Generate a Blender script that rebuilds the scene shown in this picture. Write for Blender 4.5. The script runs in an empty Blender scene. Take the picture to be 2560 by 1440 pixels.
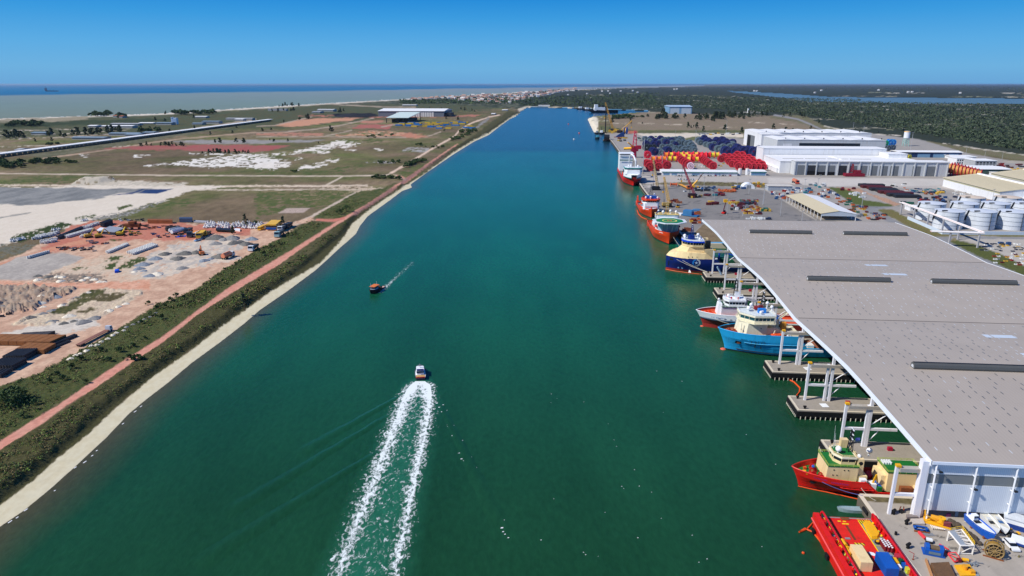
import bpy,math,random,bmesh
import numpy as np
from mathutils import Vector,Matrix
random.seed(7)
R=math.radians
SC=bpy.context.scene
# ------------------------ camera, sky, sun, exposure
F=1707.0;CAMH=100.0;PITCH=math.atan(510/F)
cd=bpy.data.cameras.new("camera");cam=bpy.data.objects.new("camera",cd)
SC.collection.objects.link(cam);SC.camera=cam
cam.location=(0,0,CAMH);cam.rotation_euler=(math.pi/2-PITCH,0,0)
cd.sensor_width=36;cd.lens=36*F/2560;cd.clip_start=1;cd.clip_end=300000
SUN_EL=R(44);SUN_DIR=Vector((-0.955,-0.295,0)).normalized()
w=bpy.data.worlds.new("World");SC.world=w;w.use_nodes=True
nt=w.node_tree;nt.nodes.clear()
sky=nt.nodes.new("ShaderNodeTexSky");sky.sky_type='NISHITA';sky.sun_disc=False
sky.sun_elevation=SUN_EL;sky.sun_rotation=math.atan2(SUN_DIR.x,SUN_DIR.y)
sky.altitude=50;sky.air_density=1.0;sky.dust_density=0.1;sky.ozone_density=5.0
tc=nt.nodes.new("ShaderNodeTexCoord");sx=nt.nodes.new("ShaderNodeSeparateXYZ");nt.links.new(tc.outputs["Generated"],sx.inputs[0])
rp=nt.nodes.new("ShaderNodeValToRGB");nt.links.new(sx.outputs["Z"],rp.inputs[0]);cr=rp.color_ramp
def _l(c):c=c/255.0;return c/12.92 if c<=.04045 else((c+.055)/1.055)**2.4
cr.elements[0].position=0;cr.elements[0].color=(*[_l(q)for q in(106,166,216)],1);cr.elements[1].position=1;cr.elements[1].color=(*[_l(q)for q in(20,72,146)],1)
for p_,c_ in((.02,(110,177,224)),(.05,(92,172,228)),(.085,(60,156,224)),(.11,(38,140,218)),(.3,(24,100,180))):
 e_=cr.elements.new(p_);e_.color=(*[_l(q)for q in c_],1)
b0=nt.nodes.new("ShaderNodeBackground");b0 .inputs[1].default_value=0.05;nt.links.new(sky.outputs[0],b0 .inputs[0])
bg=nt.nodes.new("ShaderNodeBackground");bg.inputs[1].default_value=1.0;nt.links.new(rp.outputs[0],bg.inputs[0])
mxs=nt.nodes.new("ShaderNodeMixShader");mxs.inputs[0].default_value=.992;nt.links.new(b0 .outputs[0],mxs.inputs[1]);nt.links.new(bg.outputs[0],mxs.inputs[2])
ow=nt.nodes.new("ShaderNodeOutputWorld");nt.links.new(mxs.outputs[0],ow.inputs[0])
sl=bpy.data.lights.new("sun",'SUN');sl.energy=4.6;sl.angle=R(0.5);sl.color=(1,.95,.88)
so=bpy.data.objects.new("sun",sl);SC.collection.objects.link(so)
sv=Vector((SUN_DIR.x*math.cos(SUN_EL),SUN_DIR.y*math.cos(SUN_EL),math.sin(SUN_EL)))
so.rotation_euler=sv.to_track_quat('Z','Y').to_euler()
SC.view_settings.view_transform='Standard';SC.view_settings.look='None'
SC.view_settings.exposure=0.0;SC.view_settings.gamma=1
SC.cycles.max_bounces=6;SC.cycles.transparent_max_bounces=8
# ------------------------ where a photo position lies on the ground
def CV(u,v):
 yh=206+10*((u-1280)/1280.0)**2
 return v-.9*(yh-210)*min(1,max(0,(560-v)/330))
def UI(u,v,z=0.0):
 a=(u-1280)/F;b=(720-max(v,211.2))/F
 dy=b*math.sin(PITCH)+math.cos(PITCH);dz=b*math.cos(PITCH)-math.sin(PITCH)
 t=(z-CAMH)/dz
 return(a*t,dy*t)
def U(u,v,z=0.0):return UI(u,CV(u,v),z)
def PR(x,y,z):
 d=y*math.cos(PITCH)-(z-CAMH)*math.sin(PITCH)
 return 1280+F*x/d,720-F*(y*math.sin(PITCH)+(z-CAMH)*math.cos(PITCH))/d
def K(ox,oy,s,pts):return[(ox+a/s,oy+b/s)for a,b in pts]
def k1(*p):return K(0,190,4,p)
def k2(*p):return K(640,190,4,p)
def k3(*p):return K(1280,190,4,p)
def k4(*p):return K(1920,190,4,p)
def k5(*p):return K(0,500,4,p)
def k6(*p):return K(400,500,4,p)
def k7(*p):return K(1500,300,6,p)
def k8(*p):return K(1880,300,3.765,p)
E_=Vector((0.9964,-0.0848,0));D_=Vector((0.0848,0.9964,0))
AE=math.atan2(E_.y,E_.x)
def lin(c):
 c=c/255.0
 return c/12.92 if c<=.04045 else((c+.055)/1.055)**2.4
def S(r,g,b):return(lin(r),lin(g),lin(b))
# ------------------------ mesh building
class MB:
 def __init__(s):s.v=[];s.f=[];s.m=[]
 def add(s,vs,fs,mi=0):
  n=len(s.v);s.v+=[tuple(p)for p in vs];s.f+=[tuple(i+n for i in q)for q in fs];s.m+=[mi]*len(fs);return s
 def box(s,x0,y0,z0,x1,y1,z1,mi=0,rz=0,tx=1,ty=1):
  cx,cy=(x0+x1)/2,(y0+y1)/2;c,q=math.cos(rz),math.sin(rz);vs=[]
  for z,kx,ky in((z0,1,1),(z1,tx,ty)):
   for a,b in((x0,y0),(x1,y0),(x1,y1),(x0,y1)):
    a=(a-cx)*kx;b=(b-cy)*ky
    vs.append((cx+a*c-b*q,cy+a*q+b*c,z))
  return s.add(vs,[(3,2,1,0),(4,5,6,7),(0,1,5,4),(1,2,6,5),(2,3,7,6),(3,0,4,7)],mi)
 def cyl(s,p0,p1,r,r1=None,n=8,mi=0,caps=True):
  r1=r if r1 is None else r1
  p0,p1=Vector(p0),Vector(p1);d=p1-p0
  q=d.to_track_quat('Z','Y');vs=[]
  for p,rr in((p0,r),(p1,r1)):
   for i in range(n):
    a=2*math.pi*i/n
    vs.append(p+q@Vector((rr*math.cos(a),rr*math.sin(a),0)))
  fs=[(i,(i+1)%n,n+(i+1)%n,n+i)for i in range(n)]
  if caps:fs+=[tuple(range(n-1,-1,-1)),tuple(range(n,2*n))]
  return s.add(vs,fs,mi)
 def bar(s,p0,p1,t,mi=0):
  return s.cyl(p0,p1,t*.707,n=4,mi=mi)
 def tube(s,pts,r,n=5,mi=0):
  for a,b in zip(pts,pts[1:]):s.cyl(a,b,r,n=n,mi=mi,caps=True)
  return s
 def sph(s,c,r,n=10,m=6,mi=0,sz=1):
  vs=[(c[0],c[1],c[2]+r*sz)]
  for j in range(1,m):
   t=math.pi*j/m
   for i in range(n):
    a=2*math.pi*i/n
    vs.append((c[0]+r*math.sin(t)*math.cos(a),c[1]+r*math.sin(t)*math.sin(a),c[2]+r*sz*math.cos(t)))
  vs.append((c[0],c[1],c[2]-r*sz));fs=[(0,1+i,1+(i+1)%n)for i in range(n)]
  for j in range(m-2):
   for i in range(n):
    a=1+j*n+i;b=1+j*n+(i+1)%n
    fs.append((a,a+n,b+n,b))
  o=1+(m-2)*n;l=len(vs)-1
  fs+=[(o+i,l,o+(i+1)%n)for i in range(n)]
  return s.add(vs,fs,mi)
 def prism(s,poly,z0,z1,mi=0,k=1.0,sh=(0,0)):
  n=len(poly);cx=sum(p[0]for p in poly)/n;cy=sum(p[1]for p in poly)/n
  vs=[(a,b,z0)for a,b in poly]+[(cx+(a-cx)*k+sh[0],cy+(b-cy)*k+sh[1],z1)for a,b in poly]
  return s.add(vs,[tuple(range(n-1,-1,-1)),tuple(range(n,2*n))]+[(i,(i+1)%n,n+(i+1)%n,n+i)for i in range(n)],mi)
 def xprism(s,prof,y0,y1,mi=0):
  n=len(prof);vs=[(a,y0,b)for a,b in prof]+[(a,y1,b)for a,b in prof]
  return s.add(vs,[tuple(range(n)),tuple(range(2*n-1,n-1,-1))]+[(i,n+i,n+(i+1)%n,(i+1)%n)for i in range(n)],mi)
 def yprism(s,prof,x0,x1,mi=0):
  n=len(prof);vs=[(x0,a,b)for a,b in prof]+[(x1,a,b)for a,b in prof]
  return s.add(vs,[tuple(range(n-1,-1,-1)),tuple(range(n,2*n))]+[(i,(i+1)%n,n+(i+1)%n,n+i)for i in range(n)],mi)
 def quad(s,a,b,c,d,mi=0):return s.add([a,b,c,d],[(0,1,2,3)],mi)
def mesh(name,mb,mats,smooth=False):
 me=bpy.data.meshes.new(name);me.from_pydata(mb.v,[],mb.f)
 for m in(mats if isinstance(mats,(list,tuple))else[mats]):me.materials.append(m)
 if any(mb.m):me.polygons.foreach_set("material_index",mb.m)
 if smooth:me.polygons.foreach_set("use_smooth",[True]*len(mb.f))
 me.update();return me
def link(name,me,parent=None,loc=(0,0,0),rz=0):
 o=bpy.data.objects.new(name,me);SC.collection.objects.link(o)
 o.location=loc if len(loc)==3 else(loc[0],loc[1],0);o.rotation_euler=(0,0,rz)
 if parent:o.parent=parent
 return o
def part(name,mb,mats,parent,label=None,smooth=False,kind=None):
 o=link(name,mesh(name,mb,mats,smooth),parent)
 if label:o["label"]=label
 if kind:o["kind"]=kind
 return o
def tag(o,label,cat,group=None,kind=None):
 if label:o["label"]=label
 if cat:o["category"]=cat
 if group:o["group"]=group
 if kind:o["kind"]=kind
 return o
def thing(name,label,cat,loc=(0,0,0),rz=0,group=None):
 return tag(link(name,None,None,loc,rz),label,cat,group)
def one(name,mb,mats,label,cat,loc=(0,0,0),rz=0,group=None,smooth=False):
 me=mb if isinstance(mb,bpy.types.Mesh)else mesh(name,mb,mats,smooth)
 return tag(link(name,me,None,loc,rz),label,cat,group)
def struct(name,mb,mats,kind="structure"):
 o=link(name,mesh(name,mb,mats));o["kind"]=kind;return o
def dup(root,loc,rz,label=None,group=None,sc=1.0):
 r=root.copy();SC.collection.objects.link(r)
 r.location=loc if len(loc)==3 else(loc[0],loc[1],0);r.rotation_euler=(0,0,rz);r.scale=(sc,sc,sc)
 if label:r["label"]=label
 if group:r["group"]=group
 for ch in list(root.children):
  c=ch.copy();SC.collection.objects.link(c);c.parent=r
  for g in ch.children:
   d=g.copy();SC.collection.objects.link(d);d.parent=c
 return r
# ------------------------ materials
MC={}
def M(name,col,rough=.6,metal=0.0,var=.16,scale=.35,fine=3.0,spec=.3,dirt=None,dirt_amt=.0,streak=False):
 if name in MC:return MC[name]
 m=bpy.data.materials.new(name);m.use_nodes=True;nt=m.node_tree;b=nt.nodes["Principled BSDF"]
 g=nt.nodes.new("ShaderNodeNewGeometry")
 mp=nt.nodes.new("ShaderNodeMapping");nt.links.new(g.outputs["Position"],mp.inputs[0])
 if streak:mp.inputs["Scale"].default_value=(1,1,.12)
 n1=nt.nodes.new("ShaderNodeTexNoise");n1 .inputs["Scale"].default_value=scale;n1 .inputs["Detail"].default_value=5
 nt.links.new(mp.outputs[0],n1 .inputs["Vector"])
 n2=nt.nodes.new("ShaderNodeTexNoise");n2 .inputs["Scale"].default_value=fine;n2 .inputs["Detail"].default_value=3
 nt.links.new(mp.outputs[0],n2 .inputs["Vector"])
 mx=nt.nodes.new("ShaderNodeMath");mx.operation='ADD';nt.links.new(n1 .outputs[0],mx.inputs[0]);nt.links.new(n2 .outputs[0],mx.inputs[1])
 mr=nt.nodes.new("ShaderNodeMapRange");mr.inputs[1].default_value=.6;mr.inputs[2].default_value=1.4
 mr.inputs[3].default_value=1-var;mr.inputs[4].default_value=1+var;nt.links.new(mx.outputs[0],mr.inputs[0])
 mul=nt.nodes.new("ShaderNodeVectorMath");mul.operation='SCALE';mul.inputs[0].default_value=col
 nt.links.new(mr.outputs[0],mul.inputs["Scale"]);out=mul.outputs[0]
 if dirt:
  n3=nt.nodes.new("ShaderNodeTexNoise");n3 .inputs["Scale"].default_value=scale*1.7;n3 .inputs["Detail"].default_value=6;n3 .inputs["Roughness"].default_value=.7
  nt.links.new(mp.outputs[0],n3 .inputs["Vector"])
  m3=nt.nodes.new("ShaderNodeMapRange");m3 .inputs[1].default_value=.52;m3 .inputs[2].default_value=.72;m3 .inputs[4].default_value=dirt_amt
  nt.links.new(n3 .outputs[0],m3 .inputs[0])
  mm=nt.nodes.new("ShaderNodeMix");mm.data_type='RGBA';nt.links.new(m3 .outputs[0],mm.inputs[0])
  nt.links.new(out,mm.inputs[6]);mm.inputs[7].default_value=(*dirt,1);out=mm.outputs[2]
 nt.links.new(out,b.inputs["Base Color"])
 b.inputs["Roughness"].default_value=rough;b.inputs["Metallic"].default_value=metal;b.inputs["Specular IOR Level"].default_value=spec
 MC[name]=m;return m
def attr_mat(name,var=.18,scale=.6,rough=.95,bump=0.0,spec=.1):
 m=bpy.data.materials.new(name);m.use_nodes=True;nt=m.node_tree;b=nt.nodes["Principled BSDF"]
 a=nt.nodes.new("ShaderNodeAttribute");a.attribute_name="albedo"
 g=nt.nodes.new("ShaderNodeNewGeometry");n1=nt.nodes.new("ShaderNodeTexNoise");n1 .inputs["Scale"].default_value=scale;n1 .inputs["Detail"].default_value=8;n1 .inputs["Roughness"].default_value=.65
 nt.links.new(g.outputs["Position"],n1 .inputs["Vector"])
 mr=nt.nodes.new("ShaderNodeMapRange");mr.inputs[1].default_value=.3;mr.inputs[2].default_value=.7;mr.inputs[3].default_value=1-var;mr.inputs[4].default_value=1+var
 nt.links.new(n1 .outputs[0],mr.inputs[0])
 mul=nt.nodes.new("ShaderNodeVectorMath");mul.operation='SCALE';nt.links.new(a.outputs["Color"],mul.inputs[0]);nt.links.new(mr.outputs[0],mul.inputs["Scale"])
 nt.links.new(mul.outputs[0],b.inputs["Base Color"]);b.inputs["Roughness"].default_value=rough;b.inputs["Specular IOR Level"].default_value=spec
 if bump:
  bp=nt.nodes.new("ShaderNodeBump");bp.inputs["Strength"].default_value=1;bp.inputs["Distance"].default_value=bump
  nt.links.new(n1 .outputs[0],bp.inputs["Height"]);nt.links.new(bp.outputs[0],b.inputs["Normal"])
 return m
# ------------------------ terrain: one tessellated sheet, split by kind of surface
_rs=np.random.RandomState(3);_T=_rs.rand(256,256)
def vnoise(x,y):
 xi=np.floor(x).astype(np.int64);yi=np.floor(y).astype(np.int64);fx=x-xi;fy=y-yi
 fx=fx*fx*(3-2*fx);fy=fy*fy*(3-2*fy);g=lambda a,b:_T[a&255,b&255]
 return(g(xi,yi)*(1-fx)+g(xi+1,yi)*fx)*(1-fy)+(g(xi,yi+1)*(1-fx)+g(xi+1,yi+1)*fx)*fy
def fbm(x,y,o=4,k=.55):
 t=0;a=1;s=0
 for i in range(o):
  t=t+a*(vnoise(x*2**i+17.3*i,y*2**i+5.1*i)-.5);s+=a;a*=k
 return t/s*2
def sdf(px,py,poly):
 P_=np.array(poly,float);ins=np.zeros(px.shape,bool);d=np.full(px.shape,1e18)
 for(x0,y0),(x1,y1)in zip(P_,np.roll(P_,-1,0)):
  if y0!=y1:
   c=((y0>py)!=(y1>py))&(px<(x1-x0)*(py-y0)/(y1-y0)+x0);ins^=c
  ex,ey=x1-x0,y1-y0;t=np.clip(((px-x0)*ex+(py-y0)*ey)/max(ex*ex+ey*ey,1e-12),0,1)
  d=np.minimum(d,(px-x0-t*ex)**2+(py-y0-t*ey)**2)
 d=np.sqrt(d);return np.where(ins,d,-d)
def unproj(u,v,z=0.0):
 a=(u-1280)/F;b=(720-v)/F
 dy=b*math.sin(PITCH)+math.cos(PITCH);t=(z-CAMH)/(b*math.cos(PITCH)-math.sin(PITCH));return a*t,dy*t
_vs=np.concatenate([np.arange(211.35,216,.45),np.arange(216,330,1.5),np.arange(330,560,1.8),np.arange(560,1560,2.8)])
_us=np.arange(-420,2990,3.0)
GU,GV=np.meshgrid(_us,_vs);GX,GY=unproj(GU,GV)
MPP=np.hypot(GX,GY)/F
# --- water line of the left bank and the inlet (positions read at water level, z = -3)
BEACH_W=[(-260,1590),(-120,1425),(0,1317),(58,1278),(124,1224),(191,1164),(267,1093),(322,1035),(364,1000),(420,957),(480,907),(550,856),(612,808),(650,775),(720,727),(790,675),(850,620),(890,585),(900,565),(920,540),(975,500),(1005,477),(1030,468),(1027,460),(1065,432),(1137,382),(1185,352),(1222,335),(1247,315),(1280,291),(1296,278),(1314,266.5),(1355,266),(1440,269),(1540,273),(1640,278),(1605,279),(1580,281),(1530,285.5),(1489,289.5),(1474,291),(1469,296),(1476,312),(1484,328),(1500,333)]
BEACH_I=[(-260,1530),(-120,1372),(0,1261),(89,1195),(142,1147),(222,1082),(289,1018),(321,992),(389,937),(480,873),(560,812),(605,780),(675,730),(742,690),(800,655),(857,595),(880,560),(907,535),(952,502),(990,477),(1065,427),(1135,375),(1185,345),(1222,327),(1245,310),(1280,285),(1300,274)]
def low(pts,z=-2.0):return[PR(*U(u,v,z),0)for u,v in pts]
def wl(pts,z=-3):
 r=[]
 for u,v in pts:
  x,y=U(u,v,z);r.append((x,y))
 return r
BEACH_L=low(BEACH_I)
QUAY=[(120.5,690),(137,760),(146,860),(160,1010),(178,1230),(196,1480)]
W_LEFT=wl(BEACH_W)
CANAL=W_LEFT+[(196,1480),(178,1230),(160,1010),(146,860),(137,760),(130.5,690),(124,600),(117,470),(115,440),(150,437),(150,146),(97,150.6),(88.3,151.3),(86.5,130),(82.5,60),(-120,60)]
SEA_C=[(-460,322),(0,300),(222,291.5),(400,284),(640,267),(765,259),(890,251),(1015,244),(1140,236),(1280,227.5),(1405,221.5),(1530,217.5),(1655,214.5),(1760,212.6),(1760,150),(-460,150)]
SEA=[(u,CV(u,v)if v>200 else 150)for u,v in SEA_C]
LAG=[k4((-480,130),(-350,138),(-100,150),(200,168),(600,200),(1150,215),(1700,222),(2560,240),(2900,245),(2900,310),(2560,303),(1800,292),(1300,282),(900,268),(450,255),(200,225),(0,200),(-200,175),(-350,160)),k4((330,240),(470,225),(600,240),(500,262),(380,258))]
LAG=[[(u,CV(u,v))for u,v in p]for p in LAG]
sd_can=np.full(GX.shape,-1e9);near=(np.abs(GX)<700)&(GY<5500)
sd_can[near]=sdf(GX[near],GY[near],CANAL)
sd_left=np.full(GX.shape,1e9);nl=near&(GX<260)
seg=np.array(W_LEFT);dd=np.full(nl.sum(),1e18);gx,gy=GX[nl],GY[nl]
for(x0,y0),(x1,y1)in zip(seg[:-1],seg[1:]):
 ex,ey=x1-x0,y1-y0;t=np.clip(((gx-x0)*ex+(gy-y0)*ey)/(ex*ex+ey*ey),0,1)
 dd=np.minimum(dd,np.hypot(gx-x0-t*ex,gy-y0-t*ey))
sd_left[nl]=dd
GZ=np.zeros(GX.shape)
onbeach=sd_left<60
sgn=np.where(sd_can>0,-1,1)*sd_left
GZ=np.where(onbeach&(sd_can>-60),np.clip(-3+np.where(sgn>0,np.minimum(sgn,7.5)*1.0/7.5,sgn*.3)+np.clip((sgn-7.5)/3.5,0,1)*2.0,-6,0),GZ)
cut=(sd_can>0)&~(onbeach&(sgn>-9))
sea_sd=sdf(GU,GV,SEA)
lag_sd=np.maximum(sdf(GU,GV,LAG[0]),sdf(GU,GV,LAG[1]))
cut|=(sea_sd>0)&(GV<330);cut|=(lag_sd>0)
# --- painting: every entry is a ground cover (surface, colour, outline, raggedness in px, patchiness)
def clsid(n):
 if n not in CLS:CLS.append(n)
 return CLS.index(n)
CLS=['ground']
COL=np.zeros(GX.shape+(3,));CID=np.zeros(GX.shape,np.int32)
lg=np.maximum(MPP*26,1.5)
NB=fbm(GX/60,GY/60,5);NM=fbm(GX/14+40,GY/14,4);NF=fbm(GX/230+9,GY/230,4)
a=np.clip(.5+NB*1.5,0,1)[...,None];b_=np.clip(.42+NF*1.6+NM*.5,0,1)[...,None]
base=np.array(S(136,118,92))*(1-a)+np.array(S(104,110,62))*a
base=base*(1-b_*.6)+np.array(S(86,74,56))*b_*.6
COL[:]=base*(1+.38*NM[...,None]+.3*fbm(GX/5,GY/9,3)[...,None])
def paint(cls,col,poly,fuzz=4,thr=None,sc=1.0,var=.16,seed=0,col2=None):
 poly=[(u,CV(u,v))for u,v in poly];P_=np.array(poly)
 m=3*fuzz+4
 r0,r1=np.searchsorted(_vs,[P_[:,1].min()-m,P_[:,1].max()+m]);c0,c1=np.searchsorted(_us,[P_[:,0].min()-m,P_[:,0].max()+m])
 if r1<=r0 or c1<=c0:return
 s=(slice(r0,r1),slice(c0,c1));d=sdf(GU[s],GV[s],poly)
 mp=float(np.median(MPP[s]))*18*sc
 n=fbm(GX[s]/mp+31*seed+7,GY[s]/mp+11*seed,4)
 k=d+n*fuzz*1.6>0
 n2=fbm(GX[s]/(mp*.8)+5*seed,GY[s]/(mp*.8)+3+seed,5)
 if thr is not None:k&=n2>thr
 n3=fbm(GX[s]/(mp*.5)+3,GY[s]/(mp*1.1)+seed,4)
 c=np.array(S(*col))[None,None,:]*np.ones(GX[s].shape)[...,None]
 if col2 is not None:
  t=np.clip(.5+1.6*n3,0,1)[...,None];c=c*(1-t)+np.array(S(*col2))*t
 c=c*(1+var*1.6*n3[...,None])
 al=np.clip((d+n*fuzz*1.6)/2.0+.5,0,1)
 if thr is not None:al=al*np.clip((n2-thr)/.12+.5,0,1)
 COL[s]=COL[s]*(1-al[...,None])+c*al[...,None];CID[s][al>.5]=clsid(cls)
def strip(pts,wid):
 L_,R_=[],[]
 for i,(x,y)in enumerate(pts):
  x0,y0=pts[max(i-1,0)];x1,y1=pts[min(i+1,len(pts)-1)]
  dx,dy=x1-x0,y1-y0;l=math.hypot(dx,dy)or 1;w=wid[i]if isinstance(wid,(list,tuple))else wid
  L_.append((x-dy/l*w/2,y+dx/l*w/2));R_.append((x+dy/l*w/2,y-dx/l*w/2))
 return L_+R_[::-1]
# ---- left side
paint('ground',(94,92,62),[(-420,322),(0,304),(640,272),(1000,250),(1300,232),(1320,262),(700,318),(0,350),(-420,380)],4,None,1,.3,1,(72,80,56))
paint('ground',(58,66,48),k2((640,280),(1300,240),(2000,210),(2560,165),(2760,150),(2760,300),(2560,320),(2000,270),(1300,270)),3,-.3,.7,.3,2,(90,92,74))
paint('sand_beach',(214,204,186),strip([(-420,320),(0,302),(222,293),(400,286),(640,269),(765,261),(890,252.5),(1015,245.5),(1140,237),(1280,228.5),(1405,222.5),(1530,218)],[6,4.5,4,4,3.4,3,3,2.6,2.2,2,1.6,1.2]),1,None,1,.1)
paint('ground',(150,140,116),k1((0,450),(880,410),(880,440),(600,470),(0,480)),3,None,1,.12,3)
paint('ground',(66,78,48),k1((0,500),(450,470),(1200,440),(1750,420),(1700,450),(1200,470),(700,500),(200,530),(0,540)),3,None,1,.25,4,(52,60,40))
for i,y in enumerate((535,575,610,690,740)):
 paint('ground',(186,172,152),strip(k1((0,y+30),(700,y+8),(1300,y-40)),2.0),2,-.05,.6,.12,5+i)
paint('dirt_road',(178,164,144),strip(k1((150,765),(600,720),(1100,640),(1500,590),(2560,430)),2.6),1,None,1,.1)
paint('dirt_road',(176,150,126),strip(k1((430,830),(900,770),(1280,710),(1500,670),(1850,625),(2560,560)),2.6),1,None,1,.1)
paint('ground',(120,116,92),k1((250,800),(2300,480),(2400,500),(430,830)),3,None,1,.2,9,(88,88,64))
paint('ground',(168,92,88),k1((1050,735),(1400,695),(2400,685),(2900,690),(2780,720),(2560,755),(1900,745)),3,None,1.4,.12,10,(150,96,84))
paint('ground',(150,146,140),k1((1650,655),(2000,640),(2900,635),(3260,632),(3100,655),(2500,675),(2050,678)),2,None,1,.14,11)
paint('ground',(206,150,118),k2((160,495),(450,425),(700,415),(1030,412),(960,435),(360,502)),2,None,1,.1,12,(190,140,112))
paint('ground',(168,104,92),k2((970,515),(1050,475),(1370,475),(1330,520)),2,None,1,.1,13)
paint('ground',(182,128,106),k2((1060,440),(1280,435),(1250,460),(1050,462)),2,None,1,.1,14)
paint('ground',(184,134,108),k2((0,565),(640,562),(700,580),(640,596),(0,592)),3,-.25,1,.12,15,(168,120,100))
paint('ground',(196,168,140),k2((800,590),(1130,540),(1450,550),(1700,590),(1650,610),(1430,590),(1250,592)),3,-.1,1,.12,16,(190,128,98))
paint('ground',(186,130,104),k2((1430,575),(1530,560),(1720,600),(1600,612),(1480,606)),2,None,1,.12,17)
paint('ground',(176,116,98),k2((420,390),(760,380),(1210,395),(2250,375),(2200,395),(1600,400),(1210,410),(700,400)),2,-.2,1,.15,18)
paint('ground',(34,32,32),k2((760,380),(800,368),(1150,362),(1215,380),(1200,394),(1100,408),(800,400)),1.5,None,1,.2,19)
for i,pl in enumerate([strip(k2((0,500),(180,490),(560,400)),2),strip(k2((560,530),(820,490),(1180,412)),2.4),strip(k2((680,598),(960,535)),2.4),strip(k2((0,565),(300,555),(430,540),(560,530)),2),strip(k2((0,605),(700,600),(1500,605)),1.6),strip(k2((1690,605),(1850,548)),2),strip(k2((1250,500),(1430,470),(1640,405)),2),strip(k2((700,270),(1300,300),(1600,300)),2)]):
 paint('dirt_road',(176,158,138),pl,1,None,1,.1,i)
for i,pl in enumerate([k1((1900,770),(2560,780),(2560,790),(2000,785)),k1((1650,880),(2050,820),(2560,790),(2900,860),(2650,920),(2300,915),(2000,905)),k1((1330,800),(1500,788),(1480,800),(1350,810)),k1((800,800),(910,795),(870,808)),k1((1420,900),(1560,885),(1650,880),(1560,895))]):
 paint('sand_flat',(226,220,208),pl,5,-.18,.8,.08,20+i)
for i,pl in enumerate([k2((0,780),(350,755),(500,720),(640,690),(800,650),(1050,660),(1000,690),(700,730),(430,760),(200,790),(0,800)),k2((0,870),(340,860),(350,885),(180,930),(0,915)),k2((410,930),(480,890),(720,885),(620,915)),k2((600,865),(720,830),(830,830),(800,860)),k2((290,840),(330,822),(450,822),(400,840)),k2((1200,725),(1270,725),(1240,740)),k2((900,735),(960,725),(1000,735),(960,742)),k2((550,755),(720,745),(740,760),(640,775),(560,765)),k2((0,825),(140,815),(120,835),(0,840))]):
 paint('sand_flat',(224,216,202),pl,5,-.22,.8,.08,30+i)
paint('ground',(164,160,154),k2((1460,745),(1520,705),(1760,715),(1700,752)),2,-.1,1,.1,40)
paint('ground',(158,152,146),k2((1110,860),(1200,840),(1430,850),(1400,870)),3,-.05,.7,.1,41)
for i,pl in enumerate([k2((800,980),(1100,880),(1200,830),(1000,900),(640,940),(0,960),(0,985)),k2((900,640),(1200,625),(1250,640),(1000,655)),k1((420,1000),(900,1000),(900,1030),(600,1080),(0,1090),(0,1060)),k2((0,1160),(600,1150),(1250,1140),(1240,1200),(640,1300),(0,1420)),k1((1700,1200),(1950,1260),(1650,1360),(1400,1300)),k2((1400,970),(1720,860),(1650,960),(1560,985))]):
 paint('ground',(84,98,52),pl,9,-.2,1,.22,50+i,(98,96,60))
paint('dirt_road',(206,188,166),strip([(-420,434),(0,436),(425,438.5),(857,439.5),(965,437),(976,432)],2.6),.8,None,1,.08)
paint('dirt_road',(200,184,162),strip([(857,440),(835,452),(806,467)],[3,4,5]),.8,None,1,.08)
paint('dirt_road',(208,190,166),strip([(-420,462),(0,464),(437,467),(640,464.5),(802,464.5),(920,463)],4.5),1.6,-.5,.5,.12,3)
paint('dirt_road',(196,180,158),strip([(437,474),(640,474.5),(802,472),(900,474),(955,470)],3),1.6,-.5,.5,.12,5)
paint('ground',(196,176,150),k2((640,1110),(900,1100),(1200,1110),(1300,1130),(1250,1150),(1000,1165),(900,1140)),5,-.05,.5,.12,61)
paint('dirt_road',(196,178,158),strip([(890,481),(830,513),(765,549),(722,566)],[4,5,7,12]),1,None,1,.08)
paint('sand_flat',(226,214,194),[(-420,505),(0,472),(180,466),(355,452),(437,463),(560,466),(480,476),(415,500),(345,520),(303,533),(235,552),(180,566),(120,580),(60,600),(0,615),(-420,700)],5,None,1,.1,70,(210,198,178))
paint('sand_flat',(206,194,172),k1((720,1075),(850,1030),(1120,1020),(1160,1045),(1600,1060),(1900,1065),(1750,1105),(700,1095)),3,-.3,.7,.12,71,(180,172,154))
paint('mud_pond',(122,124,122),[(-420,478),(0,470),(180,471.5),(350,473),(430,472.5),(392,484),(300,484),(240,498),(150,506),(60,512),(0,512),(-420,530)],3,None,2,.1,72,(138,138,134))
paint('mud_pond',(38,62,104),k1((1130,1195),(1300,1165),(1440,1132),(1420,1150),(1320,1180)),1.5,None,1,.1,73)
paint('mud_pond',(38,62,104),k1((1390,1172),(1450,1135),(1730,1130),(1560,1180)),1.2,None,1,.1,74)
paint('sand_flat',(150,146,136),strip(k1((0,1420),(310,1365)),2.5),1.5,None,1,.1,75)
paint('ground',(112,112,102),strip(k1((1640,1250),(1400,1330),(1250,1385),(1020,1420),(900,1440)),[5,9,12,10,6]),4,-.15,.35,.3,76,(150,146,138))
paint('ground',(78,88,48),strip(k1((1180,1330),(1320,1290)),7),3,None,.5,.3,77)
paint('ground',(58,72,36),k5((80,400),(130,360),(450,270),(600,220),(690,235),(740,250),(560,310),(380,370),(200,420)),3,-.35,.5,.3,78)
paint('ground',(66,80,40),strip(k5((750,190),(960,155)),7),3,-.1,.3,.3,79)
paint('ground',(126,120,104),k5((0,440),(300,440),(480,460),(300,520),(0,570)),5,-.15,.6,.25,80,(96,98,84))
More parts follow.
